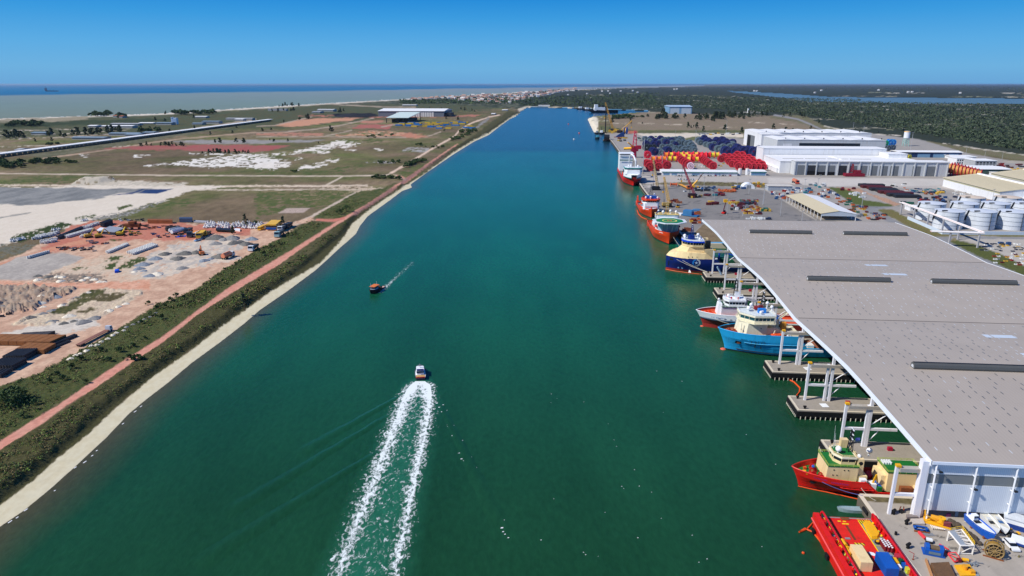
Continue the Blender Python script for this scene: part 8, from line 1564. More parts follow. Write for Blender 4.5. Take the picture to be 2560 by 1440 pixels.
x,y=U(1727,540);t=thing("drilling_rig_frame","blue steel rig frame lying beside the quay","steel frame",(x,y,0),AE-.5);mb=MB();mb.box(-6,-3.4,.4,6,3.4,1.0);mb.box(-5.6,-3,1.02,1.5,3,4.6);part("body",mb,M("rig_blue",S(60,120,170),.5,var=.2),t);mb=MB();lattice(mb,(1,-2,4.8),(7,-2,5.6),.6,6,.25);lattice(mb,(1,2,4.8),(7,2,5.6),.6,6,.25);part("mast",mb,M("rig_blue",S(60,120,170),.5,var=.2),t);mb=MB();mb.box(-12,-2.6,.1,-7,2.6,1.4);part("white_bed",mb,ship_w,t)
x,y=U(1872,471);t=thing("tent","white arched tent at the back of the asphalt yard","tent",(x,y,0),AE);mb=MB();mb.xprism([(6*math.cos(a),5.2*math.sin(a))for a in[math.pi*i/10 for i in range(11)]],0,10);part("canopy",mb,ship_w,t);mb=MB();mb.box(-2,-.06,0,2,-.005,3.4);part("door",mb,grey_steel,t)
x,y=U(1564,333);t=thing("standing_reel","tall blue reel with a yellow side standing on the far quay","cable reel",(x,y,0),AE+1.2);mb=MB();mb.cyl((0,-2.6,7),(0,-2,7),7.4,n=18);mb.cyl((0,2,7),(0,2.6,7),7.4,n=18);part("flange",mb,blue_p,t);mb=MB();mb.cyl((0,-2,7),(0,2,7),5,n=14);part("drum",mb,yellow_p,t)
x,y=U(1549,341);t=thing("blue_cover","blue tarpaulin covered reel on the far quay","covered reel",(x,y,0),AE);mb=MB();mb.xprism([(-9,0),(-4,4),(2,8),(7,10),(9,7),(9,0)],-4,4);part("tarpaulin",mb,M("tarp_navy",S(30,60,116),.6),t);mb=MB();mb.box(-11,-5,0,11,5,.8);part("pallet",mb,rust,t)
x,y=U(1684,465);t=thing("spool_frame","orange spool stand at the edge of the asphalt yard","spool",(x,y,0),AE);mb=MB();mb.cyl((-3,0,2),(3,0,2),1.1,n=10);part("drum",mb,M("orange_dull",S(206,100,60),.6),t)
for s in(-1,1):mb=MB();mb.cyl((s*3.3,0,2),(s*3.01,0,2),2,n=12);part("flange",mb,M("orange_dull",S(206,100,60),.6),t)
x,y=U(2133,441);t=thing("red_gantry","crimson hoist frame standing before the roller doors","hoist",(x,y,0),AE);crim=M("hoist_crimson",S(132,28,48),.5,var=.2);mb=MB();mb.box(-10,-4,.3,11,4,3.4);part("base",mb,crim,t);mb=MB();mb.box(0,-3,3.42,7,3,7);lattice(mb,(-2,0,5),(-2,0,14),1.2,4,.4);part("tower",mb,crim,t)
# ------------------------ the near quay, bottom right (px grid of one photo crop)
kq=lambda a,b:(2260+a/8.47,1270+b/8.47)
def Q(a,b,z=0):return U(*kq(a,b),z)
def fb(name,label,cat,pts,h,mat,z=0.0):
 P_=[Q(*p)for p in pts];cx=sum(p[0]for p in P_)/len(P_);cy=sum(p[1]for p in P_)/len(P_);mb=MB();pl=[(a-cx,b-cy)for a,b in P_]
 if sum(pl[i][0]*pl[(i+1)%len(pl)][1]-pl[(i+1)%len(pl)][0]*pl[i][1]for i in range(len(pl)))<0:pl=pl[::-1]
 mb.prism(pl,z,z+h);return one(name,mb,mat,label,cat,(cx,cy,0))
def landboat(label,stern,bow,B,h,hullm,deckm,cabin=None,z0=.5):
 (x0,y0),(x1,y1)=Q(*bow),Q(*stern);L=math.hypot(x1-x0,y1-y0);t=boat("stored_boat",label,"boat",(x0,y0),math.atan2(y1-y0,x1-x0),L,B,h,hullm,deckm,z0+.5)
 mb=MB();mb.box(L*.25,-B*.3,-z0-.5,L*.3,B*.3,-.3);mb.box(L*.7,-B*.35,-z0-.5,L*.75,B*.35,-.3);part("cradle",mb,rust,t)
 if cabin:block(t,"cabin",rect(L*.72,L*.84,-B*.22,B*.22),h*.8,h+1.0,ship_w);block(t,"cabin_window",rect(L*.715,L*.845,-B*.2,B*.2),h+.35,h+.8,glass_d);block(t,"cockpit",rect(L*.6,L*.71,-B*.28,B*.28),h*.78,h*.86,dark_m)
 else:block(t,"hatch",rect(L*.62,L*.76,-B*.2,B*.2),h*.8,h*.98,M("hatch_grey",S(200,204,206),.5));block(t,"cockpit_cover",rect(L*.42,L*.56,-B*.24,B*.24),h*.8,h*.95,cabin_m:=M("cover_blue",S(60,100,150),.6)if "right" in label else dark_m)
 return t
deck_old=M("deck_old",S(214,210,194),.7,var=.06,dirt=S(180,170,140),dirt_amt=.5)
landboat("big white boat with a blue hull side stored on the quay",(1330,290),(1900,790),2.5,1.35,M("hull_bw",S(24,90,190),.4),ship_w,True);landboat("white boat without cabin between two stored boats",(1660,250),(1990,650),2.0,1.0,ship_w,deck_old);landboat("white boat with a blue cover, the right one of the stored boats",(1850,240),(2190,640),2.0,1.0,ship_w,deck_old)
t=car("white hatchback parked on the near quay",2513.5,1353,2541,1382,(238,240,242),None,None,False);
x,y=Q(1880,1010);t=thing("hose_reel","big yellow and black spoked hose reel on the near quay","hose reel",(x,y,0),-.55);R_=1.75
for s in(-1,1):
 mb=MB();n=24
 for k in range(n):a,b=6.283*k/n,6.283*(k+1)/n;mb.bar((math.cos(a)*R_,s*1.0,R_+math.sin(a)*R_),(math.cos(b)*R_,s*1.0,R_+math.sin(b)*R_),.24);mb.bar((math.cos(a)*R_*.6,s*1.0,R_+math.sin(a)*R_*.6),(math.cos(b)*R_*.6,s*1.0,R_+math.sin(b)*R_*.6),.14)
 for k in range(10):a=6.283*k/10;mb.bar((0,s*1.0,R_),(math.cos(a)*R_,s*1.0,R_+math.sin(a)*R_),.14)
 part("flange",mb,M("reel_straw",S(150,124,78),.6,var=.25),t)
mb=MB();mb.cyl((0,-.95,R_),(0,.95,R_),R_*.62,n=18);part("drum",mb,M("drum_black",S(40,38,36),.8),t);mb=MB();mb.cyl((0,-.8,R_),(0,.8,R_),R_*.85,n=20,caps=False);part("hose",mb,M("hose_amber",S(150,116,50),.7,var=.3),t);mb=MB();mb.box(-1.9,-1.2,0,1.9,-1.05,.3);mb.box(-1.9,1.05,0,1.9,1.2,.3);part("base",mb,rust,t)
A_,B_,C_,D_2=Q(910,690),Q(1150,985),Q(1440,985),Q(1180,640);zt=2.35;t=thing("steel_platform","white steel platform frame with grey grating and a yellow handrail on the near quay","steel frame",(A_[0],A_[1],0));o_=lambda p,z:(p[0]-A_[0],p[1]-A_[1],z);wf=M("frame_white",S(226,222,214),.6,var=.06)
for p in(A_,B_,C_,D_2):mb=MB();mb.bar(o_(p,0),o_(p,zt),.3);part("leg",mb,wf,t)
mb=MB()
for p,q in((A_,B_),(B_,C_),(C_,D_2),(D_2,A_)):mb.bar(o_(p,zt),o_(q,zt),.3)
L2=lambda p,q,f:(p[0]+(q[0]-p[0])*f,p[1]+(q[1]-p[1])*f)
for f,g in((.2,.45),(.45,.45),(.45,.7),(.7,.7),(.7,.95),(.15,.15)):mb.bar(o_(L2(A_,B_,f),zt),o_(L2(D_2,C_,g),zt),.22)
mb.bar(o_(A_,.3),o_(D_2,2.0),.16);mb.bar(o_(B_,.2),o_(C_,.2),.2);mb.bar(o_(B_,.3),o_(C_,2.1),.16);part("beam",mb,wf,t)
mb=MB();E1,E2=L2(A_,D_2,.42),L2(B_,C_,.42);mb.add([o_(A_,zt+.17),o_(B_,zt+.17),o_(E2,zt+.17),o_(E1,zt+.17)],[(0,1,2,3)]);part("grating",mb,M("grating_grey",S(150,160,170),.6,var=.12,fine=8),t)
mb=MB()
for z in(.5,.95):mb.bar(o_(D_2,zt+z),o_(C_,zt+z),.09);mb.bar(o_(A_,zt+z),o_(D_2,zt+z),.09)
for k in range(9):p=L2(D_2,C_,k/8);mb.bar(o_(p,zt),o_(p,zt+.95),.08)
part("handrail",mb,M("rail_yellow",S(240,196,40),.5),t)
mb=MB();P_=[Q(1010,330),Q(1120,400),Q(1230,480),Q(1330,570),Q(1430,650),Q(1530,740)];x0,y0=P_[0]
rn=random.Random(8)
for(a,b)in P_:
 for k in range(4):mb.sph((a-x0+rn.gauss(0,.3),b-y0+rn.gauss(0,.3),.35),rn.uniform(.55,.95),9,6,0,.75)
one("netting_heap",mb,M("net_brown",S(84,74,62),.95,var=.4,fine=9),"long heap of dark brown netting behind the steel platform","netting",(x0,y0,0))
x,y=Q(620,960);t=thing("blue_winch","blue deck winch with a brown drum on the near quay","winch",(x,y,0),-.35);mb=MB();mb.box(-2.2,-1.2,0,2.0,1.2,.35);mb.box(-2,-1.2,.36,1.6,-.7,1.3);part("base",mb,blue_p,t)
for s in(-1,1):mb=MB();mb.cyl((s*1.0,.2,1.25),(s*1.75,.2,1.25),.95,n=14);part("gear_case",mb,blue_p,t)
mb=MB();mb.cyl((-1.0,.2,1.25),(1.0,.2,1.25),.62,n=14);part("drum",mb,M("rope_brown",S(110,92,70),.9),t);mb=MB();mb.box(-1.2,-1.26,.5,1.1,-1.21,1.1);part("panel",mb,M("panel_grey",S(110,130,140),.6),t)
x,y=Q(720,330);t=thing("yellow_skid","yellow machine skid with cylinders in the corner by the end wall","machine",(x,y,0),-.5);mb=MB();mb.box(-3.0,-1.3,0,2.6,1.3,.3);part("base",mb,yellow_p,t);mb=MB();mb.cyl((-1.6,.4,1.1),(.4,.4,1.1),.62,n=12);part("tank",mb,M("amber_tank",S(226,160,40),.5),t);mb=MB();mb.cyl((.6,.5,.31),(.6,.5,1.5),.9,n=12);part("turntable",mb,yellow_p,t);mb=MB();mb.bar((-2.9,-1.2,.3),(-2.9,-1.2,2.2),.14);mb.bar((-2.9,-1.2,2.2),(.8,-1.2,.8),.14);mb.bar((-2.9,1.2,.3),(-2.9,1.2,2.2),.14);mb.bar((-2.9,1.2,2.2),(-2.9,-1.2,2.2),.14);part("frame",mb,yellow_p,t);mb=MB();mb.box(1.0,-1.0,.31,2.4,.2,1.1);mb.bar((1,-1,1.1),(2.5,-1,1.7),.14);part("control_box",mb,M("box_maroon",S(120,50,60),.6),t)
fb("pallet","pale grey topped pallet left of the yellow skid","pallet",[(130,265),(190,375),(440,372),(385,262)],.55,M("pallet_grey",S(196,184,172),.8));t=thing("blue_trailer","small blue frame trailer in front of the pale pallet","trailer",(*Q(350,460),0),-.3);mb=MB();mb.box(-1.5,-.8,.3,-1.0,.8,.6);mb.box(1.0,-.8,.3,1.5,.8,.6);mb.box(-1.5,.55,.3,1.5,.8,.6);mb.box(-1.5,-.8,.3,1.5,-.55,.6);part("frame",mb,blue_p,t);wheels(t,(-.6,.6),.7,.3);mb=MB();mb.box(-1.6,-1.3,0,1.6,-.95,.3);part("bar",mb,rust,t)
fb("steel_crate","grey steel crate beside the corner column","crate",[(40,190),(60,250),(290,248),(240,190)],.8,M("crate_greybrown",S(140,128,122),.8));fb("timber","brown timber baulks behind the pale pallet","timber",[(150,235),(170,252),(320,248),(300,232)],.3,rust)
mb=MB();rn=random.Random(3)
for k in range(7):a=Q(560+k*38,380+k*12);b=Q(600+k*45,470+k*5);mb.bar((a[0]-x,a[1]-y,.25),(b[0]-x,b[1]-y,.5),.2)
one("pipe_saddles",mb,M("bone_white",S(224,214,200),.7),"pale steel saddles lying below the yellow skid","steel saddles",(x,y,0))
x2,y2=Q(385,620);t=thing("red_fender","slim red float lying on the near quay","float",(x2,y2,0));a,b=Q(320,550),Q(450,680);mb=MB();mb.cyl((a[0]-x2,a[1]-y2,.4),(b[0]-x2,b[1]-y2,.4),.38,n=10);part("tube",mb,M("float_red",S(226,60,70),.5),t);mb=MB();mb.sph((a[0]-x2,a[1]-y2,.4),.38,10,6);part("nose",mb,M("float_red",S(226,60,70),.5),t)
mb=MB();rn=random.Random(6)
for k in range(8):a=Q(380+k*12,540+k*8);b=Q(600+k*8,545+k*7);mb.bar((a[0]-x2,a[1]-y2,.12),(b[0]-x2,b[1]-y2,.12),.1)
one("rod_bundle",mb,grey_steel,"bundle of grey rods behind the red float","rods",(x2,y2,0))
x,y=Q(525,730);t=thing("pump_box","white topped black pump box at the end of the red float","pump",(x,y,0),-.4);mb=MB();mb.box(-.7,-.5,0,.7,.5,.6);part("base",mb,dark_m,t);mb=MB();mb.box(-.6,-.45,.602,.6,.45,.95);part("top",mb,ship_w,t)
x,y=Q(960,1000);t=thing("red_jib","red lattice jib lying across the near quay","jib",(x,y,0));mb=MB();a,b,c,d=[(q[0]-x,q[1]-y)for q in(Q(750,800),Q(1060,1170),Q(1200,1130),Q(1080,1010))];mb.bar((*a,.4),(*b,.4),.3);mb.bar((*b,.4),(*c,.4),.3);mb.bar((*c,.4),(*d,.9),.2);m_=((a[0]+b[0])/2,(a[1]+b[1])/2);mb.bar((*m_,.4),(*d,.9),.2);mb.bar((*m_,.4),(*c,.4),.2);mb.bar((a[0],a[1],.4),(m_[0]+.5,m_[1]+.3,1.0),.25);part("frame",mb,M("jib_red",S(214,60,66),.5),t);mb=MB();mb.box(c[0]-.9,c[1]-.5,0,c[0]-.1,c[1]+.2,.8);part("machine_end",mb,M("maroon2",S(120,36,40),.6),t)
x,y=Q(980,900);mb=MB()
for k in range(9):a=Q(860+k*26,850+k*10);b=Q(900+k*24,930+k*6);mb.bar((a[0]-x,a[1]-y,.15),(b[0]-x,b[1]-y,.3),.12)
one("steel_ribs",mb,M("rib_pale",S(176,182,186),.6),"row of pale steel ribs between the winch and the platform","steel ribs",(x,y,0))
fb("orange_box","orange box at the foot of the blue winch","box",[(800,960),(815,990),(850,985),(845,955)],.7,orange_p)
t=fb("rusty_tank","brown rusty flat tank at the bottom edge of the near quay","tank",[(545,1250),(760,1640),(1120,1640),(930,1230)],1.1,M("tank_brown",S(112,84,58),.8,var=.3,dirt=S(70,56,46),dirt_amt=.7));fb("timber_post","long wooden post leaning along the rusty tank","post",[(440,1110),(600,1560),(640,1560),(475,1105)],.5,M("wood_tan",S(186,136,90),.8))
x,y=Q(1300,1380);t=thing("yellow_machine_base","yellow machine base plate at the bottom of the near quay","machine",(x,y,0));P_=[Q(1060,1230),Q(1200,1460),Q(1520,1450),Q(1380,1215)];mb=MB();mb.prism([(a-x,b-y)for a,b in P_][::1],0,.35);part("plate",mb,yellow_p,t);mb=MB();mb.cyl((.3,.9,.36),(.3,.9,1.2),.55,n=10);mb.box(.7,-.6,.36,1.7,.3,.9);part("motor",mb,M("amber_tank",S(226,160,40),.5),t);mb=MB();mb.box(.9,.5,.36,1.6,1.2,.7);part("gearbox",mb,dark_m,t)  # a yellow machine base plate with motor and gearbox, no known pump
x,y=Q(1290,1130);t=thing("yellow_coupling","yellow coupling beside the red jib's end","machine part",(x,y,0),-.3);mb=MB();mb.cyl((-.6,0,.4),(.6,0,.4),.4,n=10);part("barrel",mb,yellow_p,t);mb=MB();mb.box(-.9,-.4,0,.9,.4,.12);part("base",mb,rust,t)
x,y=Q(1460,1200);mb=MB();rn=random.Random(11)
for k in range(26):a=(rn.gauss(0,.5),rn.gauss(0,.4));q=rn.uniform(0,6.28);mb.bar((a[0],a[1],.1+rn.random()*.3),(a[0]+math.cos(q)*.9,a[1]+math.sin(q)*.9,.1+rn.random()*.3),.13)
one("scrap_heap",mb,M("scrap_grey",S(124,132,140),.6,var=.3),"grey scrap heap right of the red jib","scrap",(x,y,0))
mb=MB()
for k in range(5):a=Q(1430+k*30,1290+k*20);b=Q(1520+k*30,1480+k*20);mb.bar((a[0]-x,a[1]-y,.2),(b[0]-x,b[1]-y,.2),.14)
one("cable_bundle",mb,M("cable_grey",S(130,140,150),.6),"bundle of grey cables beside the yellow base plate","cables",(x,y,0))
x,y=Q(2420,420);t=thing("site_office","white site office with a dark blue lower half at the right edge","site office",(x,y,0),-.62);mb=MB();mb.box(-3,-1.5,0,4,1.5,1.3);part("lower_wall",mb,M("office_navy",S(36,66,140),.5),t);mb=MB();mb.box(-3,-1.5,1.302,4,1.5,2.5);part("wall",mb,ship_w,t);mb=MB();mb.box(-3.2,-1.7,2.502,4.2,1.7,2.65);part("roof",mb,M("office_roof",S(210,214,216),.6),t);mb=MB();mb.box(1.4,-1.56,0,2.4,-1.51,2.0);part("door",mb,M("door_maroon",S(110,40,44),.6),t)
x,y=Q(2450,790);t=thing("box_trailer","white and navy box trailer at the right edge behind the white car","trailer",(x,y,0),-.72);mb=MB();mb.box(-1.8,-1.0,.4,2.2,1.0,1.0);part("lower_body",mb,M("office_navy",S(36,66,140),.5),t);mb=MB();mb.box(-1.8,-1.0,1.002,2.2,1.0,1.8);part("body",mb,ship_w,t);wheels(t,(-1.0,1.2),.95,.38)
x,y=Q(2130,350);t=thing("brown_tank","brown cylindrical tank behind the stored boats","tank",(x,y,0),-.5);mb=MB();mb.cyl((-.9,0,.8),(.9,0,.8),.65,n=12);part("shell",mb,M("tank_brown2",S(110,76,62),.7,var=.2),t);mb=MB();mb.box(-.8,-.5,0,.8,.5,.2);part("base",mb,dark_steel,t)
x,y=Q(2240,560);mb=MB();rn=random.Random(5)
for k in range(16):a=(rn.gauss(0,.8),rn.gauss(0,.8));mb.box(a[0]-.3,a[1]-.2,0,a[0]+.3,a[1]+.2,rn.uniform(.2,.7),0,rn.random())
one("outboard_parts",mb,M("parts_dark",S(66,66,62),.7,var=.4),"dark heap of boat parts right of the stored boats","boat parts",(x,y,0))
x,y=Q(2200,420);fb("yellow_pallet","small yellow and white pallet behind the right stored boat","pallet",[(2190,400),(2220,470),(2290,465),(2260,395)],.25,yellow_p);fb("yellow_beam","yellow beam on the ground by the site office","beam",[(2370,520),(2420,580),(2470,570),(2420,515)],.3,yellow_p)
fb("purple_crate","purple crate in the shade under the end wall","crate",[(885,170),(890,190),(985,190),(975,165)],.8,M("crate_purple",S(150,60,110),.6));fb("grey_locker","grey locker in the shade under the end wall","locker",[(1070,165),(1075,185),(1140,185),(1135,162)],1.5,M("locker_blue",S(110,140,170),.6))
for a,b,lb in((50,345,"black quay bollard beside the pale pallet"),(80,850,"black quay bollard beside the red deck's quay rail"),(-225,130,"black quay bollard near the pier column")):
 x,y=Q(a,b);t=thing("bollard",lb,"bollard",(x,y,0),.5);mb=MB();mb.cyl((0,0,0),(0,0,.9),.38,.3,n=10);part("post",mb,black_rub,t);mb=MB();mb.cyl((-.5,0,.95),(.55,0,1.05),.36,n=8);part("head",mb,black_rub,t)
x,y=Q(190,1090);t=thing("pipe_post","thin red bent pipe standing at the quay edge","pipe",(x,y,0));mb=MB();mb.tube([(0,0,0),(0,0,1.5),(-.9,.5,1.8)],.07,5);part("pipe",mb,M("pipe_red",S(170,50,50),.6),t);mb=MB();mb.cyl((0,0,0),(0,0,.08),.25,n=8);part("foot",mb,rust,t)
x,y=U(2259,1285);t=thing("orange_machine","small orange and black machine beside the portal frame column","machine",(x-.2,y+.6,0),.4);mb=MB();mb.box(-.5,-.4,0,.5,.4,.7);part("body",mb,dark_m,t);mb=MB();mb.bar((.5,-.2,.3),(.9,.3,1.3),.16);mb.bar((-.3,.4,.7),(.2,.5,1.4),.16);part("arm",mb,orange_p,t)
x,y=Q(2430,1040);mb=MB();mb.cyl((0,0,0),(0,0,.5),.22,.1,n=8);one("traffic_cone",mb,M("cone_olive",S(110,100,60),.7),"small dark cone standing on the empty quay","cone",(x,y,0))
for y_,s,lb in((208.5,9.6,"white hatch cover lying on the empty pier"),(238.8,13.6,"white sheet lying on the pier beside the light blue ship")):p=pt(y_,s,-6.3,0);mb=MB();mb.box(-1.1,-1.3,.05,1.1,1.3,.12);one("hatch_cover",mb,ship_w,lb,"hatch cover",(p[0],p[1],0),AE+.1)
for y_,s,lb in((208.5,17.6,"red crate on the empty pier"),(179.0,17.5,"red crate on the pier behind the red ship"),(334.7,17,"red crate on the pier behind the white ship"),(365.7,17,"red crate on the navy ship's pier")):p=pt(y_,s,-4.4,0);mb=MB();mb.box(-.6,-.45,0,.6,.45,.9);mb.box(-.66,-.5,.902,.66,.5,1.0);one("crate",mb,M("crate_cherry",S(170,30,60),.6),lb,"crate",(p[0],p[1],0),AE)
p=pt(365.7,9,-5.4,0);t=thing("gangway","pale blue gangway tilted up on the navy ship's pier","gangway",(p[0],p[1],0),AE);mb=MB();mb.bar((0,0,.4),(-2.6,0,4.6),.7);part("ramp",mb,M("gangway_blue",S(150,180,206),.5),t);mb=MB();mb.box(-.8,-.8,0,.8,.8,.2);part("base",mb,grey_steel,t)
# ------------------------ the construction yard on the left
unit_m=M("unit_concrete",S(212,212,208),.85,var=.08)
mb=MB();mb.box(-.5,-.5,.25,.5,.5,1.25);mb.box(-.95,-.3,0,-.45,.3,1.5);mb.box(.45,-.3,0,.95,.3,1.5);mb.box(-.3,-.95,.45,.3,.95,1.05);U_ME=mesh("concrete_unit",mb,unit_m);mb=MB();mb.cyl((0,0,.2),(0,0,1.9),.5,.3,n=7)
for k in range(3):a=k*2.094;mb.cyl((0,0,.9),(math.cos(a)*1.1,math.sin(a)*1.1,.35),.48,.34,n=7)
T_ME=mesh("tetrapod",mb,unit_m)
def units(a,b,n,label,group,me=None,rows=1,off=(0,0),k=1.0,jit=0.0):
 for r in range(rows):
  for i in range(n):q=(i+.5)/n;u,v=a[0]+(b[0]-a[0])*q+off[0]*r+random.gauss(0,jit),a[1]+(b[1]-a[1])*q+off[1]*r+random.gauss(0,jit*.4);x,y=U(u,v);o=one("concrete_unit" if me is not T_ME else "tetrapod",me or U_ME,None,label,"concrete block",(x,y,0),1.0+random.uniform(-.1,.1)*(1 if jit==0 else 30),group);o.scale=(k,k,k)
units((70,647),(122,632),11,"white concrete unit in the short row on the grey lot's edge","units on the grey lot edge",None,1,(0,0),1.15)
units((267,633),(317,612),14,"white concrete unit in the narrow double row on the sand","units of the double row",None,2,(3,1.2),1.05);units((320,634),(380,612),15,"white concrete unit in the broad block of rows on the sand","units of the broad block",None,4,(4.2,1.2),1.05)
units((26,606),(64,598),9,"white concrete unit at the far left end of the yard","far left units",T_ME,1,(0,0),1.2,1.2);units((84,600),(140,588),12,"white concrete unit in the left rows of the yard","left row units",U_ME,3,(4,-3),1.2,1.0);units((103,610),(142,604),8,"white concrete unit in the loose left front rows","loose left units",U_ME,2,(0,-4),1.2,.8);units((165,594),(230,575),18,"white concrete unit in the long rows beside the pipes","long row units",U_ME,2,(4,1),1.2);units((200,595),(228,586),6,"white concrete unit in front of the long rows","front units",U_ME,1,(0,0),1.2,1);units((205,573),(245,559),11,"white concrete unit at the back of the long rows","back units",U_ME,2,(3,2),1.2,.8);units((130,578),(150,575),5,"white concrete unit by the green bank","bank units",T_ME,1,(0,0),1.1,1);units((204,554),(218,552),4,"white concrete unit at the top corner of the yard","corner units",T_ME,1,(0,0),1.1,1)
for k in range(92):
 u=random.choice((random.uniform(512,572),random.uniform(580,668)));v=random.uniform(558,571)+(u-512)*.01;x,y=U(u,v);o=one("tetrapod",T_ME,None,"white tetrapod in the crowded field beside the buses","concrete block",(x,y,0),random.uniform(0,6),"tetrapods beside the buses");o.scale=(1.35,)*3
def pxbox(name,label,cat,pts,h,mat,z=0.0,parts=()):
 P_=[U(*p)for p in pts];cx=sum(p[0]for p in P_)/len(P_);cy=sum(p[1]for p in P_)/len(P_);pl=[(a-cx,b-cy)for a,b in P_]
 if sum(pl[i][0]*pl[(i+1)%len(pl)][1]-pl[(i+1)%len(pl)][0]*pl[i][1]for i in range(len(pl)))<0:pl=pl[::-1]
 if not parts:mb=MB();mb.prism(pl,z,z+h);return one(name,mb,mat,label,cat,(cx,cy,0))
 t=thing(name,label,cat,(cx,cy,0))
 for nm,z0,z1,g,m in parts:mb=MB();mb.prism(grow(pl,g),z0,z1);part(nm,mb,m,t)
 return t
dkpipe=M("pipe_black2",S(52,54,58),.6,var=.2)
def pipes(name,label,a,b,c,rows,layers,r,mat,cat="pipe stack"):
 """cylinders from edge a-b sideways to c; a, b, c photo positions on the ground"""
 A,B,C2=[Vector((*U(*p),0))for p in(a,b,c)];mb=MB();s=(C2-A)
 for i in range(rows):
  for j in range(layers):o=s*((i+.5)/rows)+Vector((0,0,r+j*r*1.9));mb.cyl(o,B-A+o,r,n=7)
 return one(name,mb,mat,label,cat,tuple(A))
pipes("pipe_stack","dark pipe stack behind the white concrete rows",(142,597),(203,572),(150,599),4,2,.55,dkpipe);pipes("pipe_stack","black pipe stack at the top of the yard",(252,566),(275,558),(260,569),4,3,.6,dkpipe)
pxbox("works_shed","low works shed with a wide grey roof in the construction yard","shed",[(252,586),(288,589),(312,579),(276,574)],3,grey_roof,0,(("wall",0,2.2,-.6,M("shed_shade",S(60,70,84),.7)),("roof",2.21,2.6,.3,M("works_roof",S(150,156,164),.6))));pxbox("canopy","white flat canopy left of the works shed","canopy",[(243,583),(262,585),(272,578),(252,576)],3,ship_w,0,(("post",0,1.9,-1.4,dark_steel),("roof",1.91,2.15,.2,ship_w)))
x,y=U(302,573);mb=MB();mb.cyl((0,0,0),(0,0,3.4),6,.3,n=14);one("sand_cone",mb,M("sand_pinkish",S(206,176,160),.95),"pale sand cone behind the works shed","sand pile",(x,y,0))
x,y=U(334,574);t=thing("crushing_plant","rusty crushing plant in the middle of the construction yard","crushing plant",(x,y,0),.1);mb=MB();mb.box(-6,-2,2,5,2,4.4);mb.box(-2,-2.4,4.41,2,2.4,6);part("hopper",mb,rust,t)
for s in(-5,-1,4):mb=MB();mb.box(s-.3,-1.8,0,s+.3,1.8,1.99);part("leg",mb,dark_steel,t)
mb=MB();mb.bar((5,0,3.5),(12,0,1),.8);mb.bar((-6,0,4),(-13,1,1),.7);part("conveyor",mb,M("conv_dark",S(56,46,42),.7),t)
pxbox("rusty_barge_box","long rusty brown container at the back of the red yard","container",[(370,559),(432,559.5),(432,556),(370,555.5)],2.6,rust);pxbox("storage_container","dark blue container standing at the grass edge","container",[(449,556),(481,556),(482,552.5),(450,552.5)],3.0,M("cont_navy",S(60,78,106),.6));pxbox("pale_trailer","pale flat trailer beside the dark blue container","trailer",[(484,556),(520,558),(522,555),(486,553)],.9,M("trailer_pale",S(170,170,174),.7))
t=pxbox("flat_trailer","black flat trailer in front of the tetrapods","trailer",[(540,580),(578,582),(579,577.5),(541,575.5)],2,dark_m,0,(("wheel",0,.8,-.8,tyre),("bed",.81,1.9,0,dark_m)));pxbox("boat_hull","white and orange boat hull on the yard by the trailer","boat",[(585,577),(600,579),(601,575),(588,574)],1.0,ship_w)
rn=random.Random(21)
def clutter(rect_,n,where,cols,size=(2.4,1.2,1.0)):crates(rect_,n,cols,size,where,'basket',"scrap",.4,"scrap_piece",1.5)
clutter((140,616,238,629),22,"in the dark scrap line on the yard",['dark','rust','grey']);clutter((220,603,268,610),9,"in the scrap by the green strip",['dark','rust','grey']);clutter((305,580,350,592),12,"near the yellow wheel digger",['dark','rust','yellow','green']);clutter((360,563,430,572),11,"along the red yard's back",['dark','rust','blue']);clutter((380,582,470,595),16,"in front of the silver trailers",['dark','rust','grey','blue']);clutter((270,548,360,553),9,"at the edge of the brown field",['dark','white','red','navy'])
for u,v,u2,v2,lb,c in((430,588,466,579,"long white silo trailer in the yard",(226,228,228)),(424,583,455,576,"second silver trailer in the yard",(190,194,198)),(415,579,450,573,"dark trailer behind the silver trailers",(70,66,62))):lorry(lb,u,v,u2,v2,(60,70,80),c,'tank',"tank_trailer","lorry",None,None,.8)
pxbox("tarpaulin","bright blue tarpaulin sheet below the silver trailers","tarpaulin",[(440,594),(462,592),(466,589),(446,590)],.25,M("tarp_blue",S(30,90,220),.6));pxbox("tarpaulin","blue tarpaulin by the green bushes in the sand","tarpaulin",[(287,683),(297,681),(299,677),(289,678)],1.2,M("tarp_blue",S(30,90,220),.6))
def heap(u,v,wpx,hk,mat,label,group,name="gravel_heap"):
 x,y=U(u,v);r=wpx/2*math.hypot(x,y)/F;h=r*hk;mb=MB();n,m=16,5;ph=random.uniform(0,6);vs=[(0,0,h)]
 for j in range(1,m+1):
  for i in range(n):a=6.283*i/n;q=r*j/m*(1+.16*math.sin(3*a+ph)+random.uniform(-.07,.07));vs.append((q*math.cos(a),q*math.sin(a),h*(1-(j/m)**1.25)*random.uniform(.86,1.1)if j<m else-.15))
 fs=[(0,1+i,1+(i+1)%n)for i in range(n)]+[(1+(j-1)*n+i,1+j*n+i,1+j*n+(i+1)%n,1+(j-1)*n+(i+1)%n)for j in range(1,m)for i in range(n)]
 mb.add(vs,fs);one(name,mb,mat,label,"heap",(x,y,0),0,group)
gv=M("gravel_grey",S(140,138,134),.95,var=.2,fine=5);gd=M("gravel_dark",S(112,110,104),.95,var=.25,fine=5);gb=M("gravel_blue",S(134,142,150),.95,var=.2,fine=5);sh=M("heap_sand",S(232,222,200),.95,var=.06)
for a,b,w_,m in((560,385,180,gd),(720,390,170,gv),(920,395,130,gb),(560,440,120,gv),(740,435,140,gd),(860,445,130,gd),(640,400,110,gv),(800,420,90,gd)):heap(400+a/4,500+b/4,w_/4,.42,m,"grey gravel heap in the group by the yard trees","gravel heaps by the trees")
